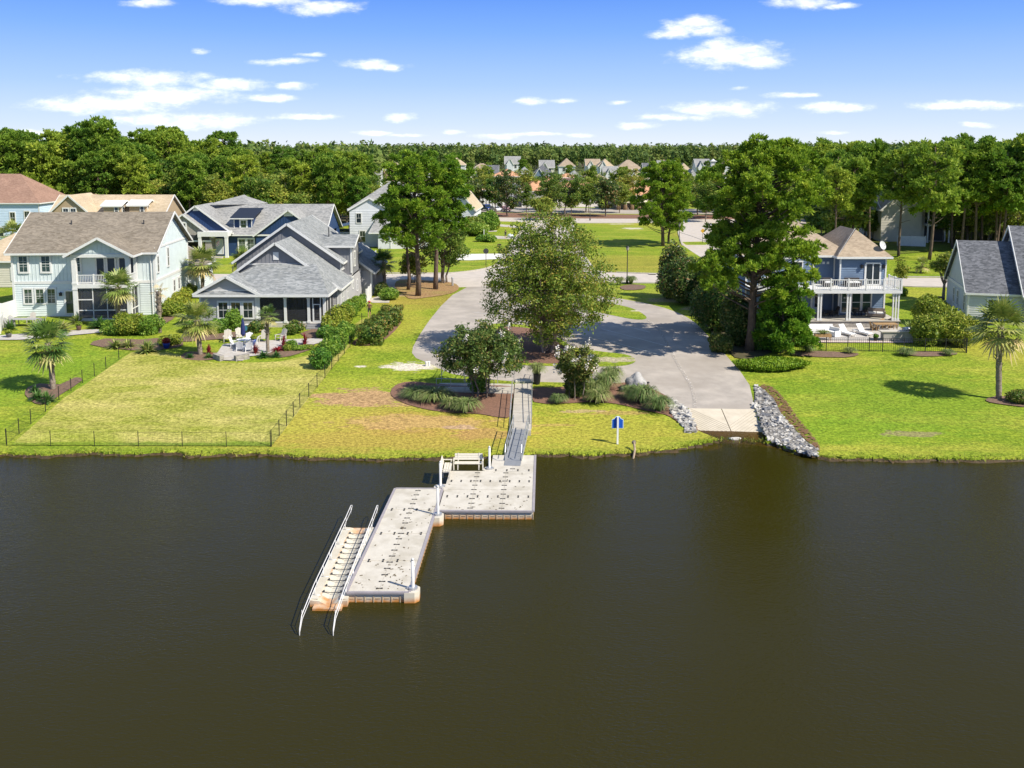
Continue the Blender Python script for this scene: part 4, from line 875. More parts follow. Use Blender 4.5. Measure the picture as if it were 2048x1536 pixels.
forest(26, 1880, 2110, 168, 176, 'low pine of the thicket', 'bushy tree filling the thicket', 'thicket behind the slate-roofed house', .85, 3.2, (.5,.7))
forest(20, 1640, 1765, 172, 182, 'low pine near the porch house', 'bushy tree near the porch house', 'thicket behind the porch house', .85, 3.4, (.45,.7))
forest(30, 1900, 2110, 176, 190, 'low pine at the right edge', 'bushy tree at the right edge', 'thicket at the right edge', .85, 3.2, (.45,.7))
forest(26, 1640, 2110, 190, 225, 'low pine in the right woods', 'bushy tree low in the right woods', 'understorey of the right woods', .9, 4, (.55,.8), keep=lambda px, Y, x: not (1740 < px < 1895 and Y < 212))
# trees along the median and clubhouse
MT = [(1015,433,10.5,2.8,'dark magnolia-like tree in front of the clubhouse pool'),(966,410,10.5,2.7,'round tree left of the clubhouse terrace'),(1050,411,9.5,2.9,'airy tree in front of the orange clubhouse roof'),
 (1130,432,10.5,3.6,'widest tree in front of the clubhouse'),(1098,420,9.5,3.2,'tree between the pool and the widest tree'),(1172,424,9.0,3.2,'dense tree right of the widest tree'),(1212,433,8.8,2.5,'upright dark tree left of the orange-roofed pool house'),(1256,419,10.5,3.0,'pale-stemmed airy tree in front of the orange-roofed pool house'),
 (1395,430,9.5,3.2,'tree between the lone pine and the tallest pine'),(1412,426,10,3.0,'tree just left of the tallest pine crown'),(1085,440,4.5,2.2,'small dark bushy tree on the median'),(1240,395,9,3.0,'tree behind the pool house roof'),(1185,398,9.5,3.4,'tree behind the clubhouse roof end'),(948,425,7.5,2.3,'dark tree beside the parked blue car')]
for i, (x, y, h, rx, lab) in enumerate(MT):
    h *= 1.14; rx *= 1.35
    plant('broadleaf_tree', broad_mesh(h, 2.0 if i not in (7, 2) else 3.4, rx, (h-2.0)/2 if i not in (7,2) else (h-3.4)/2, 420+i, 85 if i not in (7,2) else 55, 70, .25, MAGN if i in (0,6,13) else (BIRCHL if i in (7,9) else OAK), BIRCHB if i == 7 else BARKG, 1, .16, 1.0, .4), PG(x, y), lab, 'tree')
# scattered trees of the far neighbourhood
forest(60, 690, 1700, 300, 620, 'pine among the distant houses', 'leafy tree among the distant houses', 'trees among the distant houses', .6, 9, (.5,.62), hfun=lambda px, Y: 1.0)
forest(60, 640, 1000, 250, 330, 'pine by the far houses', 'leafy tree by the far houses', 'trees left of the distant houses', .5, 6, (.7,.85), keep=lambda px, Y, x: px < 700 + (Y-250)*.5)
drape('far_ground', [(-3000,352),(640,352),(700,349),(1700,349),(5000,352),(5000,293.6),(-3000,293.6)], mk('woodland_ground', (.055,.085,.02), (.09,.10,.03), .05, .95, det=8))
forest(46, 700, 1660, 205, 262, 'pine near the clubhouse', 'street tree near the clubhouse', 'trees round the clubhouse', .8, 6, (.55,.75), keep=lambda px, Y, x: not (940 < px < 1345 and Y > 250) and not (1150 < px < 1400 and Y < 245) and not (940 < px < 1150 and Y < 240) and px > 690)
forest(34, 900, 1650, 280, 420, 'pine between the far roofs', 'leafy tree between the far roofs', 'trees between the far roofs', .7, 7, (.45,.6))
# far woodland as one mass
def far_wood(name, rows, seed):
    lb = LB(seed); g = lb.rng
    for (xa, xb, ya, yb, n, h0, h1) in rows:
        for k in range(n):
            Y = g.uniform(ya, yb); x = XY(g.uniform(xa, xb), Y); h = g.uniform(h0-2, h1); r = g.uniform(2.0, 5.2)
            if g.random() < .04: h *= 1.09
            m = 120; d = g.normal(size=(m, 3)); d /= np.linalg.norm(d, axis=1)[:, None]
            sub = g.normal(size=(6, 3)); sub /= np.linalg.norm(sub, axis=1)[:, None]; si = g.integers(0, 6, m)
            pos = np.array([x, Y, 1.3 + h*.58]) + (d*.55 + sub[si]*.55)*np.array([r, r, h*.42])
            lb.leaves(pos, .75 + Y*.0006, .6, np.clip(g.normal(.5 + g.uniform(-.35,.35), .16, m), 0, 1), 0, d, .5)
            z0 = 1.3; a = .25; lb.quads(np.array([[[x-a,Y,z0],[x+a,Y,z0],[x+a*.6,Y,z0+h*.6],[x-a*.6,Y,z0+h*.6]]]), np.array([.1]), 1)
    o = inst(name, lb.mesh(name, [FARL, BARKG])); return tag(o, kind='stuff')
far_wood('distant_woodland', [(-150,760,300,480,420,16,20),(600,2150,640,820,1000,17,20.5),(1500,2200,260,640,560,15,19.5),(-150,2200,820,1500,1100,17.5,20.5)], 9)
# ================================================================== HOUSES
def lapm(name, c): return mk(name, c, tuple(x*.9 for x in c), 1.2, .6, det=6)
class Face:
    def __init__(s, a, b):      # a, b: (x, y) local; outward normal on the right side walking a->b
        s.a = Vector(a); s.d = Vector(b)-s.a; s.L = s.d.length; s.d.normalize(); s.n = Vector((s.d.y, -s.d.x))
    def P(s, t, z, o=0): q = s.a + s.d*t + s.n*o; return (q.x, q.y, z)
    def box(s, mb, t0, t1, z0, z1, o0, o1, m=0):
        mb.hexa([s.P(t0,z0,o1), s.P(t1,z0,o1), s.P(t1,z0,o0), s.P(t0,z0,o0), s.P(t0,z1,o1), s.P(t1,z1,o1), s.P(t1,z1,o0), s.P(t0,z1,o0)], m)
    def lap(s, mb, t0, t1, z0, z1, step=.24, rng=None, m=0):
        n = max(1, round((z1-z0)/step)); h = (z1-z0)/n
        for i in range(n):
            za, zb = z0+i*h, z0+(i+1)*h
            (a0, a1), (b0, b1) = (rng(za), rng(zb)) if rng else ((t0,t1),(t0,t1))
            if a1-a0 < .05: continue
            b0 = min(b0, (b0+b1)/2); b1 = max(b1, b0)
            mb.add([s.P(a0,za,.05), s.P(a1,za,.05), s.P(b1,zb,.012), s.P(b0,zb,.012), s.P(a0,za,.0), s.P(a1,za,.0)], [(0,1,2,3),(4,5,1,0)], m)
    def battens(s, mb, t0, t1, z0, top, sp=.4, m=0):
        n = int((t1-t0)/sp)
        for i in range(1, n+1):
            t = t0 + i*(t1-t0)/(n+1); zt = top(t) if callable(top) else top
            if zt-z0 > .15: s.box(mb, t-.025, t+.025, z0, zt, .0, .035, m)
def window(root, F, t, z, w, h, g=(1,1), glass=None, trim=.11, sill=True, name='window', frame=None, deep=0.0):
    p = MB(); F.box(p, t-w/2, t+w/2, z, z+h, .0, .062)
    win = p.build(name, glass or GLASS, root)
    f = MB(); o = .11
    F.box(f, t-w/2-trim, t-w/2, z-trim, z+h+trim*1.3, .0, o); F.box(f, t+w/2, t+w/2+trim, z-trim, z+h+trim*1.3, .0, o)
    F.box(f, t-w/2, t+w/2, z+h, z+h+trim*1.3, .0, o); F.box(f, t-w/2, t+w/2, z-trim, z, .0, o+.02)
    if name == 'window': F.box(f, t-w/2, t+w/2, z+h*.49, z+h*.52, .05, .085)
    for i in range(1, g[0]):
        x = t-w/2 + w*i/g[0]; F.box(f, x-.012, x+.012, z+(h*.52 if g[1] > 1 else 0), z+h, .05, .075)
        if g[1] > 2: F.box(f, x-.012, x+.012, z, z+h*.49, .05, .075)
    for j in range(1, g[1]):
        if abs(j/g[1]-.5) < .05: continue
        y = z + h*j/g[1]; F.box(f, t-w/2, t+w/2, y-.011, y+.011, .05, .075)
    f.build('frame', frame or WHITE, win); return win
def door(root, F, t, z, w, h, mat, panes=2, name='door', rail=False):
    p = MB(); F.box(p, t-w/2, t+w/2, z, z+h, .0, .062); d = p.build(name, mat, root)
    f = MB(); k = w/panes
    for i in range(panes+1):
        x = t-w/2+k*i; ww = .09 if i in (0, panes) else .05; F.box(f, x-ww, x+ww, z, z+h, .0, .1)
    F.box(f, t-w/2, t+w/2, z+h, z+h+.14, .0, .105); F.box(f, t-w/2, t+w/2, z-.02, z+.1, .031, .09)
    if rail: F.box(f, t-w/2, t+w/2, z+h*.42, z+h*.46, .031, .06)
    f.build('frame', WHITE, d); return d
def gable(root, roofs, walls, x0, x1, y0, y1, ze, zr, axis, mat, ov=.45, wallmat=None, gf=True, gb=True, t=.16, trim=None, faces=True):
    """gable roof over a rectangle; axis 'y' = ridge runs front to back, 'x' = ridge runs left to right. adds slabs to roofs, gable triangles to walls, white edges to trim"""
    if axis == 'y':
        xm = (x0+x1)/2; sl = (zr-ze)/(xm-x0); el = ze - ov*sl
        A, B = y0-(ov if gf else 0), y1+(ov if gb else 0)
        roofs.slab([(x0-ov,A,el),(xm,A,zr),(xm,B,zr),(x0-ov,B,el)], t); roofs.slab([(xm,A,zr),(x1+ov,A,el),(x1+ov,B,el),(xm,B,zr)], t)
        for yy, on in ((A, gf), (B, gb)):
            if on:
                o = -.02 if yy == A else .02
                trim.beam((x0-ov,yy+o,el-.07),(xm,yy+o,zr-.07),.06,.24); trim.beam((xm,yy+o,zr-.07),(x1+ov,yy+o,el-.07),.06,.24)
        trim.beam((x0-ov-.02,A,el-.1),(x0-ov-.02,B,el-.1),.08,.2); trim.beam((x1+ov+.02,A,el-.1),(x1+ov+.02,B,el-.1),.08,.2)
        if walls is not None:
            for yy, on in ((y0, gf), (y1, gb)):
                if on: walls.add([(x0,yy,ze-.02),(x1,yy,ze-.02),(xm,yy,zr-.12)], [(0,1,2)] if yy == y0 else [(0,2,1)])
        trim.beam((xm,A,zr+.0),(xm,B,zr+.0),.18,.05)  if False else None
    else:
        ym = (y0+y1)/2; sl = (zr-ze)/(ym-y0); el = ze - ov*sl
        A, B = x0-(ov if gf else 0), x1+(ov if gb else 0)
        roofs.slab([(A,y0-ov,el),(B,y0-ov,el),(B,ym,zr),(A,ym,zr)], t); roofs.slab([(A,ym,zr),(B,ym,zr),(B,y1+ov,el),(A,y1+ov,el)], t)
        for xx, on in ((A, gf), (B, gb)):
            if on:
                o = -.02 if xx == A else .02
                trim.beam((xx+o,y0-ov,el-.07),(xx+o,ym,zr-.07),.06,.24); trim.beam((xx+o,ym,zr-.07),(xx+o,y1+ov,el-.07),.06,.24)
        trim.beam((A,y0-ov-.02,el-.1),(B,y0-ov-.02,el-.1),.08,.2); trim.beam((A,y1+ov+.02,el-.1),(B,y1+ov+.02,el-.1),.08,.2)
        if walls is not None:
            for xx, on in ((x0, gf), (x1, gb)):
                if on: walls.add([(xx,y0,ze-.02),(xx,y1,ze-.02),(xx,ym,zr-.12)], [(0,2,1)] if xx == x0 else [(0,1,2)])
def hip(roofs, trim, x0, x1, y0, y1, ze, zr, ov=.45, t=.16):
    x0 -= ov; x1 += ov; y0 -= ov; y1 += ov; w, d = x1-x0, y1-y0
    if w >= d: r0, r1 = (x0+d/2, (y0+y1)/2, zr), (x1-d/2+.001, (y0+y1)/2, zr)
    else: r0, r1 = ((x0+x1)/2, y0+w/2, zr), ((x0+x1)/2, y1-w/2+.001, zr)
    a, b, c, d_ = (x0,y0,ze), (x1,y0,ze), (x1,y1,ze), (x0,y1,ze)
    if w >= d: P = [[a,b,r1,r0],[b,c,r1],[c,d_,r0,r1],[d_,a,r0]]
    else: P = [[a,b,r0],[b,c,r1,r0],[c,d_,r1],[d_,a,r0,r1]]
    for q in P: roofs.slab(q, t)
    for p, q in ((a,b),(b,c),(c,d_),(d_,a)): trim.beam((p[0],p[1],p[2]-.1),(q[0],q[1],q[2]-.1),.1,.2)
def railing(root, F, t0, t1, z, h=1.0, o=0, sp=.13, mat=None, name='railing'):
    r = MB(); F.box(r, t0, t1, z+h-.07, z+h, o-.04, o+.04); F.box(r, t0, t1, z+.08, z+.14, o-.025, o+.025)
    n = int((t1-t0)/sp)
    for i in range(1, n): x = t0+(t1-t0)*i/n; F.box(r, x-.019, x+.019, z+.14, z+h-.07, o-.019, o+.019)
    k = max(1, round((t1-t0)/1.9))
    for i in range(k+1): x = t0+(t1-t0)*i/k; F.box(r, x-.07, x+.07, z, z+h+.08, o-.07, o+.07)
    return r.build(name, mat or WHITE, root)
def column(root, x, y, z0, z1, w=.3, name='column'):
    c = MB(); c.box(x-w/2,x+w/2,y-w/2,y+w/2,z0,z1); c.box(x-w/2-.04,x+w/2+.04,y-w/2-.04,y+w/2+.04,z0,z0+.2); c.box(x-w/2-.04,x+w/2+.04,y-w/2-.04,y+w/2+.04,z1-.18,z1-.002); return c.build(name, WHITE, root)
def lantern(root, F, t, z):
    l = MB(); F.box(l, t-.04, t+.04, z+.1, z+.3, .0, .08); F.box(l, t-.11, t+.11, z-.1, z+.2, .08, .28); F.box(l, t-.14, t+.14, z+.2, z+.25, .05, .31); l.build('wall_lantern', BLACK, root)
SH_BROWN = shingle('brown_shingles', (.165,.138,.105), (.27,.23,.18), (.215,.185,.148))
SH_GREY = shingle('grey_shingles', (.20,.205,.205), (.36,.355,.345), (.28,.28,.275))
SH_BLUE = shingle('bluegrey_shingles', (.165,.18,.19), (.32,.33,.335), (.24,.25,.25))
SH_TAN = shingle('tan_shingles', (.42,.33,.22), (.52,.42,.30), (.47,.38,.26))
SH_BROWN2 = shingle('taupe_shingles', (.30,.235,.17), (.41,.325,.24), (.35,.28,.205))
SH_RED = shingle('redbrown_shingles', (.25,.15,.11), (.34,.215,.16), (.29,.18,.135))
SH_DARK = shingle('slate_shingles', (.08,.085,.095), (.19,.195,.215), (.13,.135,.15))
TILE = shingle('orange_tiles', (.50,.27,.16), (.62,.35,.21), (.56,.30,.18))
MINT, MINTW = lapm('mint_siding', (.68,.75,.76)), lapm('pale_mint_battens', (.62,.70,.72))
GREYS, GREYB = lapm('grey_siding', (.42,.415,.42)), lapm('grey_batten_siding', (.225,.23,.25))
NAVY, WSID, BEIGE, TAUPE = lapm('navy_siding', (.022,.055,.15)), lapm('white_siding', (.66,.68,.72)), lapm('beige_siding', (.62,.59,.50)), lapm('taupe_battens', (.42,.32,.21))
BLUES, SAGE, PBLUE = lapm('slate_blue_siding', (.15,.215,.32)), lapm('pale_greygreen_siding', (.58,.60,.59)), lapm('pale_blue_siding', (.55,.68,.83))
STONE = mk('stacked_stone', (.42,.39,.35), (.22,.20,.185), 3.2, .9, .8, 9, stretch=(1,1,2.6), det=3)
PAVER = mk('pavers', (.52,.49,.46), (.40,.38,.36), 3, .85, .3, 12, c3=(.47,.42,.37), sc3=1.5)
INSIDE = mk('porch_interior', (.20,.20,.205), rough=.8)
def root_at(px, py, label, yaw=0, cat='house', name='house', z=None, Y=None, X=None):
    p = PG(px, py) if Y is None else Vector((X, Y, gz(Y)))
    return thing(name, label, cat, p, R(yaw))
# ---------------- mint house (left)
def mint_house():
    r = root_at(31, 634, 'two-storey mint house with brown shingle roof and stacked gabled porches', 4); W_, D_ = 14.4, 12.4
    wl, ro, tr, bt = MB(), MB(), MB(), MB()
    wl.box(0,W_,0,D_,-.3,7.0); F = Face((0,0),(W_,0)); FR = Face((W_,0),(W_,D_)); FL = Face((0,D_),(0,0))
    F.lap(wl, .12, 7.0, .1, 3.45); F.lap(wl, 12.8, W_-.12, .1, 3.45); FR.lap(wl, .12, D_, .1, 3.45); FL.lap(wl, 0, D_, .1, 3.45)
    gable(r, ro, wl, 0, W_, 0, D_, 7.0, 10.5, 'x', None, .5, trim=tr)
    F.battens(bt, .1, 7.0, 3.75, 6.85); F.battens(bt, 12.85, W_, 3.75, 6.85); FR.battens(bt, 0, D_, 3.75, lambda t: 6.9+3.5*(1-abs(t-D_/2)/(D_/2)))
    for a in (F, FR): a.box(tr, 0, a.L, 3.45, 3.75, .0, .07)
    F.box(tr, -.08, .14, 0, 6.85, .0, .08); F.box(tr, W_-.14, W_+.08, 0, 6.85, .0, .082); FR.box(tr, -.08, .14, 0, 6.8, .0, .081); FR.box(tr, D_-.14, D_+.05, 0, 6.8, .0, .08)
    F.box(tr, .14, W_-.14, 6.62, 6.88, .0, .06); FR.box(tr, .14, D_-.14, 6.95, 7.15, .0, .06)
    # two-storey porch: posts, floors, gable
    px0, px1, py0 = 7.0, 12.75, -2.7
    pf = MB(); pf.box(px0,px1,py0,0,3.35,3.75); pf.box(px0,px1,py0,0,-.2,.22); pf.build('porch_floor', WHITE, r)
    gw = MB(); gw.box(px0+.05,px1-.05,py0+.05,-.02,6.55,7.02); gable(r, ro, gw, px0, px1, py0, 6.0, 7.0, 8.55, 'y', None, .55, gb=False, trim=tr)
    tr.box(px0-.02, px1+.02, py0-.03, py0+.04, 6.5, 6.82)
    FP_ = Face((px0,py0),(px1,py0)); FP_.battens(bt, .6, FP_.L-.6, 7.0, lambda t: 6.95+1.55*(1-abs(t-FP_.L/2)/(FP_.L/2)), .42)
    gw.build('porch_gable', MINTW, r)
    for x in (px0+.22, px1-.22):
        column(r, x, py0+.22, .22, 3.35, .42); column(r, x, py0+.22, 3.75, 6.5, .42)
    column(r, px1-.22, -.3, 3.75, 6.5, .3)
    railing(r, Face((px0,py0),(px1,py0)), .45, px1-px0-.45, 3.75, .95, -.2, .16); railing(r, Face((px1,py0),(px1,0)), .45, 2.4, 3.75, .95, -.2, .16)
    sc = MB(); sc.box(px0+.45,px1-.45,py0+.2,py0+.21,.22,3.35); sc.box(px1-.22,px1-.21,py0+.45,-.05,.22,3.35); sc.build('screen', SCREEN, r)
    st = MB()
    for x in (px0+1.9, px0+3.3): st.box(x-.04,x+.04,py0+.16,py0+.25,.22,3.35)
    st.box(px0+.45,px1-.45,py0+.16,py0+.25,1.0,1.1); st.box(px0+.45,px0+1.9,py0+.155,py0+.26,2.1,2.2)
    for y in (-1.9,-1.1): st.box(px1-.26,px1-.17,y-.04,y+.04,.22,3.35)
    st.box(px1-.26,px1-.17,py0+.4,0,1.0,1.1); st.build('screen_frame', WHITE, r)
    wl.merge(bt, 1); wl.build('wall', [MINT, MINTW], r); ro.build('roof', SH_BROWN, r); tr.build('trim', WHITE, r)
    for t in (1.15, 3.4, 6.45): window(r, F, t, 4.75, .8, 1.6, (2,3), GLASSG, .18)
    for t in (1.45, 2.62, 3.79): window(r, F, t, 1.45, .75, 1.45, (2,3), GLASSG, .15)
    door(r, F, 6.0, .25, 1.7, 2.4, GLASSG, 2, 'sliding_door'); lantern(r, F, 4.75, 2.3)
    for t in (8.9, 10.0, 11.2, 12.1): door(r, F, t, 3.8, .9 if t < 11.5 else .7, 2.3, GLASS, 1, 'porch_door')
    for t, z, w, h in ((1.0,4.5,.5,1.6),(4.6,4.7,.5,1.9),(1.2,1.4,.6,1.3)): window(r, FR, t, z, w, h, (1,1), GLASS, .14)
    for t in (6.4, 8.2): window(r, FR, t, 1.6, .6, 1.2, (1,1), GLASS, .16)
    v = MB(); 
    for x in (4.6, 12.2): v.tube((x,4.1,9.1),(x,4.1,9.75),.07,.07,8)
    v.build('vent_pipe', DARKG, r)
    # rear low wing
    w2, r2, t2 = MB(), MB(), MB(); w2.box(6.0,W_+.9,D_,D_+7.5,-.3,3.6); F2 = Face((W_+.9,D_),(W_+.9,D_+7.5)); F2.lap(w2, 0, 7.5, .1, 3.5); Face((W_,D_),(W_+.9,D_)).lap(w2, 0,.9,.1,3.5)
    gable(r, r2, w2, 6.0, W_+.9, D_, D_+7.5, 3.6, 6.0, 'y', None, .4, gf=False, trim=t2); w2.build('wing_wall', MINT, r); r2.build('wing_roof', SH_BROWN, r); t2.build('wing_trim', WHITE, r)
    dp = MB(); dp.tube((W_-.35,-.12,6.8),(W_-.35,-.12,.1),.05,.05,6); dp.build('downpipe', WHITE, r)
    return r
mint_house()
# ---------------- grey house (centre left)
def grey_house():
    base = Vector((-30.7, 89.9, 1.25)); r = thing('house', 'single-storey grey house with nested gables and a screened porch', 'house', base)
    X = lambda x: x+30.7; Y_ = lambda y: y-89.9
    wl, ro, tr, bt, gb = MB(), MB(), MB(), MB(), MB()
    # front low part: left bedroom bay 0..6.3, porch 6.3..12.3
    wl.box(0,5.55,0,4.4,-.3,3.45); F = Face((0,0),(5.55,0)); F.lap(wl, .1, 5.45, .15, 3.3, .2); F.box(tr, -.06,.12,0,3.3,0,.07); F.box(tr, 5.4,5.6,0,3.3,0,.071)
    ze = 3.45; ov = .45
    # hip roof over the porch and bay, cut by the main gable
    A, B = -.55, 12.75; zf, ztop, yt = 3.3, 5.75, 4.3
    ro.slab([(2.9,-.5,zf),(B,-.5,zf),(10.6,yt,ztop),(4.6,yt,ztop)], .15); ro.slab([(B,-.5,zf),(B,yt+.1,zf),(10.6,yt+.1,ztop-.0),(10.6,yt,ztop)], .15)
    ro.slab([(A,yt+.1,zf),(A,-.42,zf),(2.9,.9,zf+.02),(4.6,yt,ztop)], .14)
    # small left gable
    gx0, gx1, gz0, gz1 = A, 6.0, 3.32, 5.15; gm = (gx0+gx1)/2
    ro.slab([(gx0,-.52,gz0),(gm,-.52,gz1),(gm,3.4,gz1),(gx0,3.4,gz0)], .14); ro.slab([(gm,-.52,gz1),(gx1,-.52,gz0),(gx1,.3,gz0+.1),(gm,3.4,gz1)], .14)
    tr.beam((gx0,-.55,gz0-.05),(gm,-.55,gz1-.05),.07,.26); tr.beam((gm,-.55,gz1-.05),(gx1,-.55,gz0-.05),.07,.26)
    tr.beam((A,-.53,zf-.1),(B,-.53,zf-.1),.1,.24); tr.beam((B,-.53,zf-.1),(B,yt,zf-.1),.1,.24)
    gw = MB(); gw.slab([(gx0+.5,-.12,gz0+.06),(gx1-.5,-.12,gz0+.06),(gm,-.12,gz1-.16)], .001); gw.f = []; gw.m = []; gw.f.append([0,1,2]); gw.m.append(0); gw.build('small_gable', GREYS, r)
    tr.box(gx0+.4,gx1-.4,-.16,-.1,gz0+.3,gz0+.42)
    ro.slab([(gx0+.3,-.5,gz0+.06),(gx1-.3,-.5,gz0+.06),(gx1-.6,-.14,gz0+.34),(gx0+.6,-.14,gz0+.34)], .05)
    # porch
    fl = MB(); fl.box(5.55,12.3,.0,4.4,-.1,.42); fl.build('porch_floor', CONC, r)
    inn = MB(); inn.box(5.6,12.9,4.38,4.44,.42,3.4); inn.box(5.56,5.62,.1,4.4,.42,3.3); inn.build('porch_wall', GREYS, r)
    beam_ = MB(); beam_.box(5.55,12.3,.0,.22,2.98,3.32); beam_.box(12.08,12.3,.22,4.4,2.98,3.32); beam_.build('porch_beam', lapm('grey_beam', (.34,.37,.40)), r)
    for x in (5.72, 8.35, 10.65, 12.2): column(r, x, .12, .42, 2.98, .26)
    for y in (1.5, 3.0): column(r, 12.2, y, .42, 2.98, .12)
    sc = MB(); sc.box(5.84,12.1,.1,.11,.42,2.98); sc.box(12.19,12.2,.2,4.3,.42,2.98); sc.build('screen', SCREEN, r)
    sf = MB()
    for a, b in ((5.84,8.22),(8.48,10.52),(10.78,12.08)):
        sf.box(a,b,.06,.15,.42,.52); sf.box(a,b,.06,.15,2.92,2.98)
    sf.box(11.02,11.1,.05,.16,.5,2.95); sf.box(11.78,11.86,.05,.16,.5,2.95); sf.box(11.1,11.78,.05,.16,2.2,2.29); sf.build('screen_frame', WHITE, r)
    sd = MB(); sd.box(11.1,11.16,.045,.165,.52,2.2); sd.box(11.72,11.78,.045,.165,.52,2.2); sd.box(11.16,11.72,.045,.165,.52,.62); sd.build('screen_door', WHITE, r)
    FB = Face((5.6,4.38),(12.2,4.38)); door(r, FB, 3.2, .45, 2.4, 2.3, GLASS, 3, 'sliding_door'); window(r, FB, 5.6, 1.0, .9, 1.5)
    stp = MB()
    for i in range(3): stp.box(10.55,12.35,-.35*(i+1),-.35*i,-.25,.36-.13*i)
    stp.build('steps', mk('grey_steps', (.30,.30,.31), (.23,.23,.24), 4, .8), r)
    # main body with front gable
    mx0, mx1, my0, my1 = X(-30.5), X(-17.95), 4.4, 19
    wl.box(mx0,mx1,my0,my1,-.3,3.4); Fm = Face((mx0,my0),(mx1,my0)); FR = Face((mx1,my0),(mx1,my1)); FR.lap(wl, .1, 14.6, .1, 3.25, .22); Fm.lap(wl, 12.0, mx1-mx0-.1, .1, 3.25, .22)
    gable(r, ro, gb, mx0, mx1, my0, 11.5, 3.45, 7.95, 'y', None, .42, gb=False, trim=tr)
    hw = (mx1-mx0)/2; Fm.battens(bt, 1.2, mx1-mx0-1.2, 5.75, lambda t: 3.35+4.45*(1-abs(t-hw)/hw), .42); tr.box(mx0+3.0,mx1-3.0,my0-.1,my0-.02,5.62,5.78)
    vt = MB(); Fm.box(vt, hw-.28, hw+.28, 6.15, 6.95, .0, .08); vt.build('gable_vent', WHITE, r)
    tr.box(mx1-.02,mx1+.06,my0-.06,my0+.12,.0,3.2); Fm.box(tr, mx1-mx0-.12, mx1-mx0+.06, 0, 3.3, .0, .07)
    # rear raised gable
    ux0, ux1, uy = X(-30.3), X(-18.9), Y_(101)
    gable(r, ro, gb, ux0, ux1, uy, Y_(113), 5.35, 9.35, 'y', None, .42, gb=True, trim=tr)
    gb.box(ux0,ux1,uy,Y_(113),3.0,5.37); Fu = Face((ux0,uy),(ux1,uy)); hu = (ux1-ux0)/2; Fu.battens(bt, .2, ux1-ux0-.2, 4.2, lambda t: 5.3+3.9*(1-abs(t-hu)/hu), .42)
    Face((ux1,uy),(ux1,Y_(113))).box(tr, 0,.15,3.0,5.4,0,.06); window(r, Face((ux1,uy),(ux1,Y_(113))), .9, 4.2, .5, .9, (1,1)); window(r, Face((ux1,uy),(ux1,Y_(113))), 1.7, 4.2, .5, .9, (1,1))
    # box dormer on the right
    dx0, dx1, dy0, dy1 = X(-21.5), X(-17.95), Y_(102.8), Y_(107.5)
    gb.box(dx0,dx1,dy0,dy1,3.0,6.75); Fd = Face((dx0,dy0),(dx1,dy0)); Fd.battens(bt, .3, Fd.L-.15, 3.9, 6.6, .36); Fd.box(tr, Fd.L-.14, Fd.L+.06, 3.6, 6.7, 0, .07); Fdr = Face((dx1,dy0),(dx1,dy1)); Fdr.box(tr,0,.14,3.4,6.7,0,.06)
    window(r, Fdr, 1.6, 4.3, .7, 1.5); ro.slab([(X(-24.5),dy0-.4,6.72),(dx1+.45,dy0-.4,6.72),(dx1+.45,(dy0+dy1)/2,7.75),(X(-24.5),(dy0+dy1)/2,7.75)], .16); ro.slab([(X(-24.5),(dy0+dy1)/2,7.75),(dx1+.45,(dy0+dy1)/2,7.75),(dx1+.45,dy1+.4,6.72),(X(-24.5),dy1+.4,6.72)], .16)
    tr.beam((X(-22),dy0-.43,6.62),(dx1+.45,dy0-.43,6.62),.08,.22); tr.beam((dx1+.47,dy0-.4,6.62),(dx1+.47,(dy0+dy1)/2,7.65),.06,.22); gb.add([(dx1,dy0,6.7),(dx1,dy1,6.7),(dx1,(dy0+dy1)/2,7.6)],[(0,1,2)])
    # garage wing
    ax0, ax1, ay0, ay1 = X(-24.5), X(-16.7), Y_(109.2), Y_(119.5)
    wl.box(ax0,ax1,ay0,ay1,-.3,3.1); Fg = Face((ax0,ay0),(ax1,ay0)); Fg.lap(wl, 6.0, ax1-ax0-.1, .1, 3.0, .22); Fg2 = Face((ax1,ay0),(ax1,ay1)); Fg2.battens(bt, .2, 10, .1, 3.0, .5); Fg.box(tr, ax1-ax0-.16, ax1-ax0+.05, 0, 3.0, 0, .07)
    gable(r, ro, wl, ax0, ax1, ay0, ay1, 3.1, 6.0, 'y', None, .42, trim=tr)
    for t, z, w, h in ((2.0,1.0,.45,1.7),(2.8,1.0,.45,1.7),(5.2,1.3,.5,1.4),(8.6,1.9,.5,1.2),(11.5,1.2,.5,1.2)): window(r, FR, t, z, w, h, (1,1), GLASS, .1)
    for t in (2.6, 3.8, 5.0): window(r, F, t-.35 if t < 3 else t-.3, .95, .88, 1.5, (2,1), GLASS, .15)
    wl.build('wall', GREYS, r); gb.merge(bt, 0); gb.build('gable_wall', GREYB, r); ro.build('roof', SH_BLUE, r); tr.build('trim', WHITE, r)
    v = MB(); v.tube((X(-20.8),Y_(104.6),7.0),(X(-20.8),Y_(104.6),8.6),.06,.06,8); v.tube((X(-28.5),Y_(93.6),5.0),(X(-28.5),Y_(93.6),5.5),.05,.05,8); v.build('vent_pipe', DARKG, r)
    ls = MB(); ls.box(5.0,5.35,-.15,-.02,3.02,3.14); ls.build('security_light', BLACK, r)
grey_house()
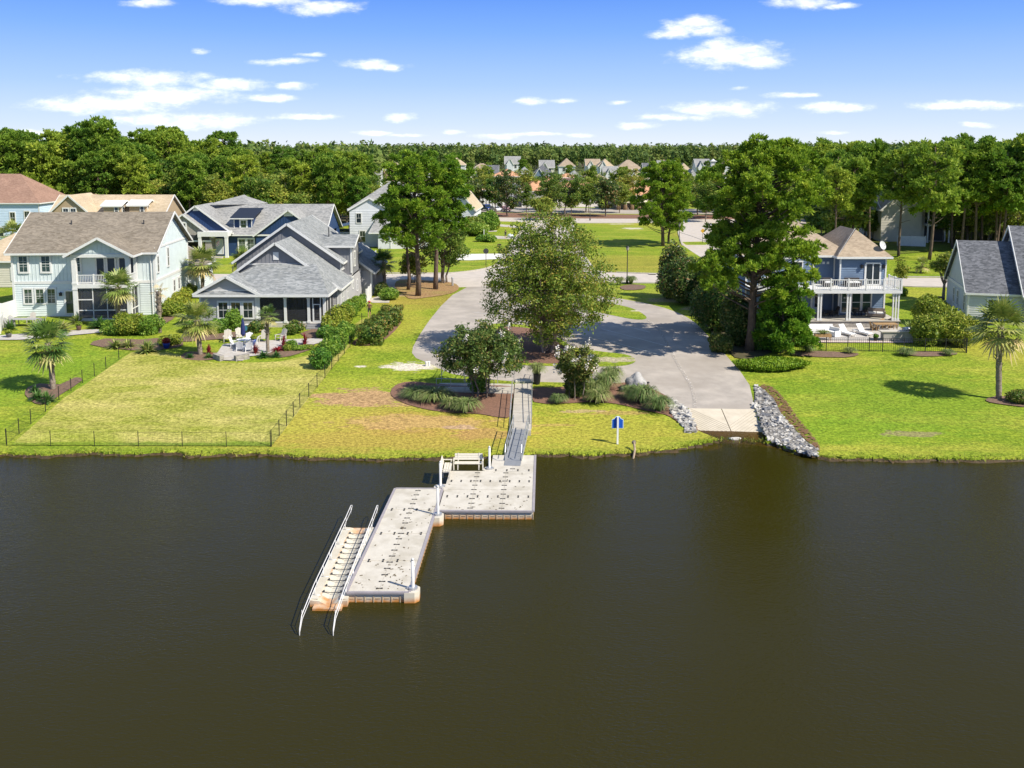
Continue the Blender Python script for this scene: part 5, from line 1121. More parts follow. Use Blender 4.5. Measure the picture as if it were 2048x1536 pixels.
# ---------------- navy house behind
def navy_house():
    r = thing('house', 'navy blue house with grey roof, stone garage gable and a dormer', 'house', (-57, 147.0, 1.3))
    X = lambda x: x+57; Y_ = lambda y: y-147
    wl, ro, tr, st, bt = MB(), MB(), MB(), MB(), MB()
    wl.box(X(-49),X(-30.5),2,13,-.3,3.6); F = Face((X(-49),2),(X(-30.5),2))
    # main roof ridge along x
    ro.slab([(X(-51),1.5,3.5),(X(-30),1.5,3.5),(X(-30),9,8.0),(X(-51),9,8.0)], .16); ro.slab([(X(-51),9,8.0),(X(-30),9,8.0),(X(-30),16.5,3.5),(X(-51),16.5,3.5)], .16)
    ro.slab([(X(-56),9,3.6),(X(-43.5),9,3.6),(X(-46.5),14,9.3),(X(-46.7),14,9.3)], .16); ro.slab([(X(-43.5),9,3.6),(X(-39),19,3.6),(X(-46.5),14,9.3)], .16)
    ro.slab([(X(-51),7,8.0),(X(-44),9,8.0),(X(-46.5),13,9.3)], .1); ro.slab([(X(-44),9,8.0),(X(-42),12,8.0),(X(-46.5),13,9.3)], .1)
    tr.beam((X(-51),1.46,3.4),(X(-30),1.46,3.4),.1,.2); tr.beam((X(-30),1.5,3.4),(X(-30),9,7.9),.07,.24); tr.beam((X(-30),9,7.9),(X(-30),16.5,3.4),.07,.24); wl.add([(X(-30.5),2,3.5),(X(-30.5),16,3.5),(X(-30.5),9,7.8)],[(0,1,2)]); wl.box(X(-36),X(-30.5),2,16,-.3,3.55)
    # garage stone gable
    st.box(X(-56.8),X(-48.0),0,6,2.6,3.55); st.box(X(-49.0),X(-48.0),0,6,-.3,2.6); st.box(X(-56.8),X(-56.0),0,6,-.3,2.6); gable(r, ro, st, X(-56.8), X(-48.0), 0, 8, 3.55, 6.95, 'y', None, .3, gb=False, trim=tr)
    gi = MB(); gi.box(X(-55.9),X(-49.1),4.5,4.6,-.1,2.6); gi.build('garage_wall', DARKG, r); hd = MB(); hd.box(X(-56.8),X(-48),-.12,-.01,2.5,2.75); hd.build('garage_header', WHITE, r); dk = MB(); dk.box(X(-54.4),X(-48.3),-.08,-.015,2.76,3.6); dk.build('garage_fascia', DARKG, r)
    window(r, Face((X(-56.8),0),(X(-48),0)), 4.4, 4.55, .75, .9, (2,2), GLASS, .2)
    # big navy gable
    g2 = MB(); gable(r, ro, g2, X(-56.3), X(-45.4), 1.6, 10, 4.1, 8.2, 'y', None, .4, gb=False, trim=tr); F2 = Face((X(-56.3),1.6),(X(-45.4),1.6)); F2.battens(bt, .4, 10.5, 4.2, lambda t: 4.0+4.05*(1-abs(t-5.45)/5.45), .42); F2.box(tr, 5.0, 5.9, 7.35, 7.95, 0, .06)
    # right navy gable
    g2.build('gable_wall', NAVY, r); g2 = MB(); gable(r, ro, g2, X(-41.3), X(-30.6), 1.6, 10, 3.6, 7.55, 'y', None, .4, gb=False, trim=tr); F3 = Face((X(-41.3),1.6),(X(-30.6),1.6)); F3.battens(bt, .4, 10.3, 3.7, lambda t: 3.5+3.9*(1-abs(t-5.35)/5.35), .42); F3.box(tr, 4.6, 6.1, 6.5, 7.2, 0, .06)
    g2.box(X(-41.3),X(-30.6),1.6,3,-.3,3.62); g2.build('gable_wall', NAVY, r)
    # dormer
    d = MB(); d.box(X(-45.3),X(-42.3),3.2,7,3.8,6.1); d.build('dormer_wall', NAVY, r); dr = MB(); dr.slab([(X(-45.8),2.6,6.1),(X(-41.9),2.6,6.1),(X(-41.3),6.8,7.5),(X(-45.3),6.8,7.5)], .1); dr.build('dormer_roof', mk('black_metal_roof', (.035,.04,.055), rough=.35, metal=.4), r)
    Fd = Face((X(-45.3),3.2),(X(-42.3),3.2)); window(r, Fd, 1.6, 4.5, .85, 1.15, (2,2), GLASSG, .25); Fd.box(tr, .0,.14,3.9,6.1,0,.08); Fd.box(tr, 2.86,3.0,3.9,6.1,0,.08); tr.beam((X(-45.8),2.56,6.0),(X(-41.9),2.56,6.0),.08,.16)
    # entry porch
    pc = MB(); pc.box(X(-50),X(-45.2),-.6,2,3.4,4.15); pc.build('porch_beam', WHITE, r)
    for x in (X(-45.5),X(-49.7)): column(r, x, -.35, 0, 3.4, .45)
    door(r, F, 1.6, .3, 1.2, 2.4, mk('white_door', (.6,.66,.72)), 1); window(r, F, .5, .8, .3, 1.9, (1,3))
    for t in (5.3, 6.7): window(r, F, t, .9, 1.0, 1.8, (2,3), GLASSG, .2)
    wl.merge(bt, 0); wl.build('wall', NAVY, r); st.build('stone_wall', STONE, r); ro.build('roof', SH_GREY, r); tr.build('trim', WHITE, r)
    st2 = MB(); [st2.box(X(-48.5),X(-46),-1.0-.4*i,-.6-.4*i,-.1,.25-.12*i) for i in range(2)]; st2.build('steps', CONC, r)
    fl = MB(); fl.tube((X(-47.1),-.7,2.2),(X(-46.2),-1.5,2.9),.02,.02,5); fl.build('flag_pole', WHITE, r)
    fg = MB(); 
    for i in range(6): fg.hexa([(X(-46.9)+.0,-.95,2.35-.12*i),(X(-46.3),-1.45,2.75-.12*i),(X(-46.3),-1.47,2.75-.12*i),(X(-46.9),-.97,2.35-.12*i),(X(-46.9),-.95,2.47-.12*i),(X(-46.3),-1.45,2.87-.12*i),(X(-46.3),-1.47,2.87-.12*i),(X(-46.9),-.97,2.47-.12*i)], i % 2)
    fg.build('flag', [mk('flag_red', (.45,.08,.08)), mk('flag_white', (.7,.7,.7))], r)
navy_house()
# ---------------- generic simple houses
def simple_house(label, X0, Y0, W_, D_, h, zr, wallm, roofm, axis='x', yaw=0, gables=(), wins=(), side='hip', lap=True, ov=.4, extra=None, doors=()):
    r = thing('house', label, 'house', (X0, Y0, gz(Y0)), R(yaw)); wl, ro, tr = MB(), MB(), MB()
    wl.box(0,W_,0,D_,-.3,h); F = Face((0,0),(W_,0)); FR = Face((W_,0),(W_,D_)); FL = Face((0,D_),(0,0))
    if lap:
        for a in (F, FR, FL): a.lap(wl, .1, a.L-.1, .1, h-.1, .3)
    if side == 'hip': hip(ro, tr, 0, W_, 0, D_, h, zr, ov)
    else: gable(r, ro, wl, 0, W_, 0, D_, h, zr, axis, None, ov, trim=tr)
    for (x0, x1, y, ze, zt, dep) in gables:
        wl.box(x0,x1,y,y+dep*.5,-.3 if y < 0 else ze-1,ze); gable(r, ro, wl, x0, x1, y, y+dep, ze, zt, 'y', None, .3, gb=False, trim=tr)
        if ze - 1 > 0 and y < 0: Face((x0,y),(x1,y)).lap(wl, 0, x1-x0, .1, ze-.1, .3)
    for (fc, t, z, w, hh) in wins:
        window(r, {'F': F, 'R': FR, 'L': FL}[fc] if isinstance(fc, str) else Face((fc[0], fc[1]), (fc[2], fc[1])), t, z, w, hh, (2,2), GLASS, .14)
    F.box(tr, -.05,.12,0,h-.1,0,.07); F.box(tr, W_-.12,W_+.05,0,h-.1,0,.07)
    if extra: extra(r, wl, ro, tr, F, FR, FL)
    wl.build('wall', wallm, r); ro.build('roof', roofm, r); tr.build('trim', WHITE, r); return r
# tan house behind the mint house
def tan_extra(r, wl, ro, tr, F, FR, FL):
    for i, (x, y) in enumerate(((9.3,-.2),(12.9,1.2))):
        d = MB(); d.box(x,x+2.6,y,y+4,6.2,8.2); d.build('dormer', TAUPE, r); q = MB(); gable(r, q, None, x-.1, x+2.7, y, y+4, 8.2, 8.9, 'x', None, .3, trim=tr) ; q.build('dormer_roof', WHITE, r)
        window(r, Face((x+2.6,y),(x+2.6,y+4)), 1.2, 6.8, .6, 1.1); window(r, Face((x,y),(x+2.6,y)), 2.1, 6.7, .5, 1.2)
    d = MB(); d.box(-.6,2.8,4,7,7.0,8.2); d.build('dormer', WHITE, r)
simple_house('tan-roofed house with taupe battens and two white-roofed dormers, seen over the mint house roof', -75.5, 150, 18.4, 11, 6.0, 9.6, TAUPE, SH_TAN, 'x', 0, [(.6,8.2,-1.5,6.5,9.9,8)], [((.6,-1.5,8.2),3.2,6.7,.8,1.0),((.6,-1.5,8.2),4.4,6.7,.8,1.0)], 'gable', False, extra=tan_extra)
simple_house('pale blue house with large red-brown hip roof at the left edge', -118.5, 172, 30.5, 13, 7.2, 12.4, PBLUE, SH_RED, 'x', 0, [], [('F',21,4.9,1.3,.6),('F',25.5,3.4,.9,2.0),('F',28.2,3.4,.9,2.2),('F',23,1.0,1.2,1.6)], 'hip')
simple_house('red-brown roofed wing between the pale blue house and the tan house', -90, 180, 12, 10, 5.2, 8.2, PBLUE, SH_RED, 'x', 0, [], [('F',3,1.5,1,1.5)], 'hip')
def left_extra(r, wl, ro, tr, F, FR, FL): column(r, 8.6, -.8, 0, 3.4, .4)
simple_house('low tan-roofed house cut off by the left edge beside the mint house', -69.0, 115, 9.0, 10, 3.4, 6.4, BEIGE, SH_TAN, 'x', 3, [], [('F',6.5,1.0,.8,1.4)], 'hip', extra=left_extra)
# white lap house centre-left
def white_extra(r, wl, ro, tr, F, FR, FL):
    g_ = MB(); g_.box(5.2,14.0,-3.8,0,-.3,2.9); g_.build('garage_wall', WSID, r); q = MB()
    q.slab([(3.6,-4.2,2.85),(14.5,-4.2,2.85),(14.5,1.5,7.0),(5.6,1.5,7.0)], .16); q.build('garage_roof', SH_GREY, r); tr.beam((3.6,-4.25,2.75),(14.5,-4.25,2.75),.1,.2)
    door(r, Face((5.2,-3.8),(14,-3.8)), 4.5, 0, 4.6, 2.3, mk('garage_door_white', (.68,.68,.68)), 1, 'garage_door')
    w3, q3 = MB(), MB(); w3.box(-6.0,0,2,9,-.3,2.4); w3.build('side_porch', WHITE, r); q3.slab([(-6.6,1.6,2.4),(.1,1.6,3.9),(.1,9.4,3.9),(-6.6,9.4,2.4)], .12); q3.build('side_porch_roof', WHITE, r)
    window(r, Face((-6,2),(0,2)), 3, 1.2, 4.2, .9)
simple_house('tall white two-storey house with grey roof behind the pine group', -28.6, 163, 15.5, 13, 6.7, 11.2, WSID, SH_GREY, 'x', 3, [(0,7.0,-.6,6.7,8.7,6),(6.4,14.6,-.3,6.9,9.9,7)], [((0,-.6,7.0),1.6,4.3,.8,1.6),((0,-.6,7.0),2.2,.9,.9,1.9),((0,-.6,7.0),6.0,4.3,.7,1.6),('L',8,4.3,.8,1.5)], 'hip', extra=white_extra)
simple_house('white house with beige gable roof behind the rear pines and the far garden', -14.5, 196, 6.5, 14, 4.6, 8.6, WSID, SH_TAN, 'y', -4, [], [('F',3,1,1,1.5),('R',4,1.2,1,1.5)], 'gable')
# ---------------- blue porch house (right)
def blue_house():
    O = Vector((23.4, 92.6, 1.28)); r = thing('house', 'slate-blue two-storey house with taupe hip roof, white upper deck and columned porch', 'house', O)
    X = lambda x: x-23.4; wl, ro, tr = MB(), MB(), MB()
    zd = 3.75
    bays = [(X(23.6), X(30.4), .0, 11), (X(30.4), X(33.0), 1.2, 11), (X(33.0), X(37.7), -.2, 9)]
    for i, (a, b, y, d) in enumerate(bays):
        wl.box(a,b,y,y+d,-.2 + i*.002,6.7); Fx = Face((a,y),(b,y)); Fx.lap(wl, .08, b-a-.08, .8, zd-.4, .22); Fx.lap(wl, .08, b-a-.08, zd+.1, 6.5, .22)
        Fx.box(tr, -.02,.13,.7,6.6,0,.07+i*.003); Fx.box(tr, b-a-.13,b-a+.02,.7,6.6,0,.071+i*.003); Fx.box(tr, .13, b-a-.13, 6.42, 6.66, 0, .06)
    FR = Face((X(37.7),-.2),(X(37.7),9)); FR.lap(wl, .05, 9, .1, 6.5, .22); Face((X(23.6),11),(X(23.6),0)).lap(wl,0,11,.1,6.5,.24)
    hip(ro, tr, X(33.0), X(37.7), -.2, 9, 6.7, 9.2, .45); hip(ro, tr, X(23.6), X(34.2), .9, 12.5, 6.72, 10.6, .45)
    tr.beam((X(33.0)-.3,-.6,6.95),(X(35.3),2.2,9.35),.02,.02)
    # porch
    base = MB(); base.box(X(29.3),X(38.0),-3.2,0,-.3,.62); base.build('porch_base', STONE, r); fl = MB(); fl.box(X(29.2),X(38.1),-3.3,1.2,.622,.72); fl.build('porch_floor', CONC, r)
    dk = MB(); dk.box(X(29.3),X(38.1),-3.4,1.2,zd-.32,zd); dk.box(X(23.6),X(29.3),-1.8,0,zd-.32,zd-.003); dk.build('upper_deck', WHITE, r)
    Fd = Face((X(29.3),-3.35),(X(38.1),-3.35)); railing(r, Fd, .1, 8.7, zd, 1.05, 0, .21); railing(r, Face((X(38.05),-3.35),(X(38.05),0)), .1, 3.2, zd, 1.05, 0, .21); railing(r, Face((X(24.4),-1.75),(X(29.3),-1.75)), .1, 4.9, zd, 1.05, 0, .125)
    for x in (X(30.15), X(33.0)):
        for o in (-.13, .13): column(r, x+o, -3.15, .72, zd-.32, .15)
    for x in (X(37.35), X(37.62), X(37.88)): column(r, x, -3.15, .72, zd-.32, .13)
    for x in (X(30.4), X(33.0)): column(r, x+.02, -.35 if x > 8 else -.1, zd, 6.6, .14)
    # openings
    F3 = Face((X(33.0),-.2),(X(37.7),-.2)); door(r, F3, 3.35, zd+.05, 1.5, 2.15, GLASS, 2, 'sliding_door'); lantern(r, F3, 2.2, 5.6); lantern(r, F3, 4.4, 5.6)
    for t in (.75, 1.8, 2.85): window(r, F3, t, 1.05, .82, 1.95, (1,1), GLASSG, .13)
    F1 = Face((X(23.6),0),(X(30.4),0)); 
    for t in (2.2, 3.2, 4.3, 5.3): window(r, F1, t, .9, .75, 2.0, (1,1), GLASSG, .14)
    window(r, F1, 1.0, 4.4, .7, 1.7); window(r, F1, 2.6, 4.4, .7, 1.7); window(r, F1, 5.2, 4.5, .9, 1.6)
    F2 = Face((X(30.4),1.2),(X(33.0),1.2)); door(r, F2, .9, .75, .95, 2.2, mk('white_entry_door', (.66,.70,.76)), 1); gl = MB(); F2.box(gl, .68,1.12,1.3,2.7,.03,.07); gl.build('door_glass', GLASS, r)
    wl.build('wall', BLUES, r); ro.build('roof', SH_BROWN2, r); tr.build('trim', WHITE, r)
    dish = MB(); c = Vector((X(37.25),.1,7.75)); nrm = Vector((.5,-.85,.35)).normalized(); M = nrm.to_track_quat('Z','Y').to_matrix().to_4x4(); prof = [(0.001,0),(.2,.03),(.38,.10),(.45,.15),(.44,.17),(.36,.13),(.18,.06),(.001,.03)]
    mb2 = MB().lathe(prof, (0,0,0), 18); dish.add([c + M @ Vector(v) for v in mb2.v], mb2.f); dish.tube(c-nrm*.1, c+Vector((0,.1,-.8)), .03, .03, 6); dish.tube(c+Vector((0,0,-.3)), c+nrm*.5, .02, .02, 5); dish.build('satellite_dish', mk('dish_grey', (.6,.6,.6)), r)
    for q_ in (31.7, 32.15): MB().box(X(q_),X(q_+.25),1.12,1.19,5.75,6.0).build('wall_vent', WHITE, r)
blue_house()
# ---------------- right grey house
def right_house():
    r = thing('house', 'pale grey house with dark slate roof and double front window at the right edge', 'house', (46.9, 94.0, 1.28), R(-15)); wl, ro, tr = MB(), MB(), MB()
    W_, D_ = 5.2, 10.8; wl.box(0,W_,0,D_,-.3,3.0); F = Face((0,0),(W_,0)); FL = Face((0,D_),(0,0)); FL.lap(wl, 0, D_, .1, 2.9, .22); F.lap(wl, .1, W_-.1, .1, 2.8, .22)
    gable(r, ro, wl, 0, W_, 0, D_, 3.05, 7.65, 'x', None, .32, gb=False, trim=tr)
    w2 = MB(); wl.box(W_,18,-1.2,D_+2,-.3,3.0); wl.add([(W_,-1.2,3.0),(W_,D_+2,3.0),(W_,D_/2+.4,9.2)],[(0,2,1)]); ro.slab([(W_-.45,-1.7,2.75),(18,-1.7,2.75),(18,D_/2+.4,9.3),(W_-.45,D_/2+.4,9.3)], .18); ro.slab([(W_-.45,D_/2+.4,9.3),(18,D_/2+.4,9.3),(18,D_+2.5,2.75),(W_-.45,D_+2.5,2.75)], .18)
    tr.beam((W_-.48,-1.7,2.65),(W_-.48,D_/2+.4,9.2),.07,.26); tr.beam((W_-.48,D_/2+.4,9.2),(W_-.48,D_+2.5,2.65),.07,.26); tr.beam((W_-.45,-1.75,2.62),(18,-1.75,2.62),.1,.22)
    FL.box(tr, 0, D_, 2.75, 3.05, .052, .09); F.box(tr, 0, .15, 0, 2.85, 0, .08); FL.box(tr, D_-.15, D_+.03, 0, 2.8, 0, .085); F.box(tr, .15, W_, 2.72, 2.95, 0, .07)
    F4 = Face((W_,-1.2),(18,-1.2)); F4.lap(wl, .1, 12, .1, 2.7, .22); F4.box(tr, 0,.16,0,2.75,0,.08)
    for t in (2.4, 3.5): window(r, F, t, .75, .9, 1.35, (2,3), GLASSG, .16)
    for t in (1.2, 4.6, 6.6): window(r, FL, D_-t, .75, .55, 1.5, (1,1), GLASS, .14)
    wl.build('wall', SAGE, r); ro.build('roof', SH_DARK, r); tr.build('trim', WHITE, r)
    v = MB(); v.tube((12,3,6.5),(12,3,7.8),.1,.1,8); v.build('vent_pipe', WHITE, r)
    u = MB(); u.box(-1.6,-.7,8.2,9.1,-.1,.9); u.build('air_conditioner', DARKG, r)
right_house()
# ---------------- beige balcony house and dark blue house beyond the right street
def beige_extra(r, wl, ro, tr, F, FR, FL):
    p = MB(); p.box(7.4,11.4,-2.4,0,3.1,3.35); p.box(7.2,11.6,-2.6,.5,6.1,6.35); p.build('balcony_floor', WHITE, r)
    for x in (7.5, 11.3):
        column(r, x, -2.3, 0, 3.1, .22); column(r, x, -2.3, 3.35, 6.1, .22)
    railing(r, Face((7.4,-2.4),(11.4,-2.4)), 0, 4, 3.35, 1.0, 0, .25)
    q = MB(); q.slab([(6.9,-2.9,6.3),(11.9,-2.9,6.3),(11.9,1,8.4),(6.9,1,8.4)], .14); q.build('balcony_roof', SH_BROWN2, r)
    s = MB(); s.box(7.7,11.1,-.1,-.05,.2,3.0); s.box(7.7,11.1,-.1,-.05,3.5,5.9); s.build('screen', DARKG, r)
simple_house('beige two-storey house with screened balcony beyond the right street', 69, 172, 11.5, 14, 6.3, 10.2, BEIGE, SH_BROWN2, 'x', -4, [(-.5,6.8,-1.0,6.2,9.6,8)], [('F',2.5,1.2,1,1.6)], 'gable', extra=beige_extra)
simple_house('dark blue house with pale grey roof seen behind the beige balcony house', 83, 196, 15, 12, 6.6, 11.0, lapm('dark_blue_siding', (.06,.10,.17)), SH_GREY, 'x', -6, [(1,9,-1.2,6.4,9.8,8)], [((1,-1.2,9),3.0,4.2,1.1,1.5),((1,-1.2,9),4.6,4.2,1.1,1.5),('F',12,4.2,1,1.5)], 'gable')
# ---------------- clubhouse
def clubhouse():
    Y0 = 268; r = thing('clubhouse', 'long white clubhouse with orange tiled roofs, tower and colonnade', 'clubhouse', (0, Y0, 1.3))
    X = lambda px, Y=Y0: XY(px, Y); wl, ro, tr, co = MB(), MB(), MB(), MB()
    s = 6.6
    def blk(pa, pb, dy, d, h, zr=None, m=wl):
        a, b = X(pa), X(pb); m.box(a,b,dy,dy+d,-.3,h)
        if zr: hip(ro, tr, a, b, dy, dy+d, h, zr, .7)
    blk(950, 1010, 8, 12, 4.4, 6.2); blk(985, 1042, 14, 10, 8.6, 10.7); blk(1045, 1200, 6, 14, 5.4, 8.6); blk(1120, 1158, 9, 7, 8.4, 9.6); blk(1005, 1060, 10, 9, 5.6)
    blk(1048, 1085, 3, 9, 4.6, 7.2)
    tr.box(X(1003),X(1062),9.9,10.3,5.6,6.5)
    for k in range(11):
        px = 962 + k*6.4; column(r, X(px), 3.0, 0, 4.2, .55)
    pg = MB(); pg.box(X(958),X(1035),2.6,3.4,4.2,4.7)
    for k in range(26): x = X(958)+(X(1035)-X(958))*k/25; pg.box(x-.06,x+.06,1.8,8,4.71,4.9)
    pg.build('pergola', WHITE, r)
    for px in (1046, 1060, 1078, 1090): column(r, X(px), 1.5, 0, 4.4, .7)
    wl.build('wall', lapm('clubhouse_wall', (.74,.70,.66)), r); ro.build('roof', TILE, r); tr.build('trim', WHITE, r)
    F = Face((X(985),14),(X(1042),14))
    for t in (2.5, 4.2, 5.9): window(r, F, t, 6.2, 1.0, 1.6, (1,2))
    for px in (1100, 1112, 1166, 1180): window(r, Face((X(1045),6),(X(1200),6)), X(px)-X(1045), 1.2, 1.3, 2.2, (2,2))
    F2 = Face((X(950),8),(X(1010),8))
    for t in (2,4,6): window(r, F2, t, .8, 1.2, 2.4, (1,2))
clubhouse()
def poolhouse():
    Y0 = 262; a, b = XY(1222, Y0), XY(1330, Y0)
    r = thing('pool_house', 'low olive pool house with orange tiled hip roof', 'pool house', (a, Y0, 1.3)); W_ = b-a; wl, ro, tr = MB(), MB(), MB()
    wl.box(0,W_,0,9,-.2,3.9); F = Face((0,0),(W_,0)); hip(ro, tr, 0, W_, 0, 9, 3.9, 6.6, .6); wl.box(2.5,6.5,3,7,5,7.1); hip(ro, tr, 2.5, 6.5, 3, 7, 7.1, 8.2, .4)
    door(r, F, 1.8, 1.6, 1.0, 2.1, WHITE, 1); door(r, F, 7.4, 1.6, 1.0, 2.1, WHITE, 1); wl.build('wall', lapm('olive_wall', (.33,.31,.24)), r); ro.build('roof', TILE, r); tr.build('trim', WHITE, r)
    aw = MB(); aw.slab([(1.0,-3.2,2.0),(W_-3,-3.2,2.0),(W_-3,-.1,2.6),(1.0,-.1,2.6)], .1); aw.build('awning', mk('cream_awning', (.68,.62,.48)), r)
    for x in (1.2, 4, 7, 10): 
        if x < W_-3: column(r, x, -3.0, 0, 1.9, .15)
    pl = MB()
    for k in range(5): pl.lathe([(.5,0),(.62,.7),(.5,1.35),(.1,1.5)], (1.6+k*1.9,-4.2,0), 9)
    pl.build('clipped_planter', lapm('brown_planter', (.20,.13,.07)), r)
poolhouse()
# ---------------- distant houses: (x0 px, x1 px, Y, eave h, ridge h, roof, wall, label)
DH = [(705,760,330,5.6,9.6,SH_GREY,WSID,'grey-roofed house above the white house roof'),(742,792,360,4.2,8.2,SH_RED,BEIGE,'house with reddish roof left of the pine group tops'),(776,800,440,6.5,10.6,SH_BROWN2,BEIGE,'small taupe hip roof just left of the pine tops'),(770,812,400,5,8.6,SH_GREY,WSID,'pale grey-roofed house beneath the taupe hip roof'),
 (848,872,420,6.8,11,SH_GREY,WSID,'white house showing between the two pine tops'),(934,992,400,6.6,10.2,SH_BROWN2,BEIGE,'tan hip-roofed house with a dark side wing left of the orange tower'),(966,996,392,5.5,9.6,SH_DARK,WSID,'dark grey wing beside the tan hip-roofed house'),(1036,1062,380,6.5,9.2,SH_GREY,WSID,'white balcony house right of the orange tower'),
 (1062,1110,370,6,10.2,SH_DARK,BLUES,'house with long dark slate roof above the clubhouse'),(1080,1108,430,8,11.2,SH_GREY,BEIGE,'house with pale grey roof peeping over the slate roof'),(1127,1172,345,5.2,8.6,SH_GREY,GREYS,'grey gabled house behind the clubhouse cupola'),(1160,1218,360,4.8,7.6,SH_TAN,BEIGE,'long tan-roofed house right of the clubhouse cupola'),
 (1172,1200,520,7,10.5,SH_BROWN2,WSID,'pale house at the foot of the far woods'),(1232,1285,430,7,11.3,SH_BROWN2,BEIGE,'pinkish orange-roofed house beyond the pool house'),(1250,1298,335,5.8,9.2,SH_TAN,BEIGE,'tan gabled house beyond the pool house'),(1288,1312,420,6.5,10,SH_DARK,WSID,'small dark-roofed house left of the lone pine top'),
 (1352,1387,400,6,10.4,SH_TAN,WSID,'flat tan-roofed house right of the lone pine top'),(1374,1398,350,5,9.0,SH_GREY,WSID,'white gable end beneath the flat tan roof'),(1392,1420,470,7.5,11.2,SH_GREY,WSID,'pale grey-roofed house left of the cupola villa'),(1412,1448,380,6.4,10.0,SH_BROWN2,BEIGE,'villa with tan hip roof and a white cupola'),
 (1396,1440,330,3.4,6.4,SH_TAN,BEIGE,'low tan roof in front of the cupola villa'),(1612,1660,300,5.2,10,SH_DARK,GREYS,'dark-roofed house behind the tallest pine'),(1500,1560,360,6,9.6,SH_GREY,WSID,'grey-roofed house hidden behind the tallest pine crown'),(1310,1350,480,7,10.8,SH_RED,BEIGE,'red-roofed house behind the lone pine'),
 (640,690,420,6.5,10.2,SH_BROWN2,BEIGE,'tan-roofed house at the right end of the left woods'),(1668,1740,215,4,8.4,SH_GREY,WSID,'white house with grey roof among the right-hand pines'),(880,930,350,5,9,SH_DARK,WSID,'dark-roofed house behind the right pine of the group'),(1010,1040,520,8,12,SH_GREY,WSID,'pale house far above the orange tower'),(1118,1150,470,7.6,11.6,SH_BROWN2,WSID,'taupe-roofed house far above the cupola roof'),(1196,1226,460,7.8,11.4,SH_TAN,WSID,'tan-roofed house far above the long tan roof'),(1318,1352,420,7,11.2,SH_GREY,BEIGE,'grey-roofed house far above the lone pine'),(896,930,480,8,11.8,SH_TAN,WSID,'tan-roofed house far left of the dark wing'),(1440,1480,440,7.5,11.4,SH_RED,WSID,'reddish roof right of the cupola villa'),(1208,1236,400,5.4,9,SH_GREY,WSID,'grey-roofed house between tan roof and orange roof')]
for i, (pa, pb, Yh, h, zr, rm_, wm, lab) in enumerate(DH):
    a, b = XY(pa, Yh), XY(pb, Yh); w = b-a; rr = random.Random(i)
    gl = [(w*.12, w*.55, -1.2, h*.96, h+(zr-h)*.72, 6)] if i % 3 != 1 else []
    ws = [('F', w*t, z_, 1.2, 1.7) for t in ((.2,.42,.66,.86) if w > 9 else (.3,.7)) for z_ in ((1.0, h-2.5) if h > 5 else (1.0,)) if z_ > .5]
    def ex(r, wl, ro, tr, F, FR, FL, i=i, w=w, zr=zr):
        if 'cupola' in DH[i][7] and 'villa with' in DH[i][7]:
            c = MB(); c.box(w/2-.9,w/2+.9,4.2,6,zr-.6,zr+1.3); c.box(w/2-1.3,w/2+1.3,3.8,6.4,zr+1.3,zr+1.6); c.lathe([(1.1,0),(.5,.5),(.05,.8)], (w/2,5.1,zr+1.6), 8); c.build('cupola', WHITE, r)
    simple_house(lab, a, Yh, w, 11, h, zr, wm, rm_, 'x', 0, gl, ws, 'gable' if i % 3 == 0 else 'hip', False, extra=ex)
# ================================================================== DOCK AND SHORE OBJECTS
DOCKM = mk('dock_plastic', (.60,.56,.485), (.53,.49,.42), 2.0, .7, .3, 25, c3=(.46,.42,.345), sc3=1.2, det=7)
m, t, b = newmat('dock_side'); L = t.links.new     # cream plastic with orange-brown waterline staining
g = t.nodes.new('ShaderNodeNewGeometry'); s_ = t.nodes.new('ShaderNodeSeparateXYZ'); L(g.outputs['Position'], s_.inputs[0]); nn = t.nodes.new('ShaderNodeTexNoise'); nn.inputs['Scale'].default_value = 2.2; nn.inputs['Detail'].default_value = 6; L(g.outputs['Position'], nn.inputs['Vector'])
ma = t.nodes.new('ShaderNodeMath'); ma.operation = 'MULTIPLY_ADD'; L(nn.outputs['Fac'], ma.inputs[0]); ma.inputs[1].default_value = -.55; L(s_.outputs['Z'], ma.inputs[2])
mp_ = t.nodes.new('ShaderNodeMapRange'); L(ma.outputs[0], mp_.inputs['Value']); mp_.inputs['From Min'].default_value = .02; mp_.inputs['From Max'].default_value = -.27
mx_ = t.nodes.new('ShaderNodeMix'); mx_.data_type = 'RGBA'; L(mp_.outputs[0], mx_.inputs['Factor']); mx_.inputs['A'].default_value = (.62,.57,.46,1); mx_.inputs['B'].default_value = (.48,.20,.045,1); L(mx_.outputs['Result'], b.inputs['Base Color']); b.inputs['Roughness'].default_value = .7
DOCKS = m
BUMP = mk('grey_bumper', (.34,.31,.33), (.28,.26,.27), 4, .7); COUP = mk('black_coupler', (.03,.03,.03), rough=.6)
ZD = .45
def wpt(px, py, z=ZD): return PZ(px, py, z)
dirt_m = mk('dock_litter', (.16,.12,.07), (.09,.07,.04), 8, .9)
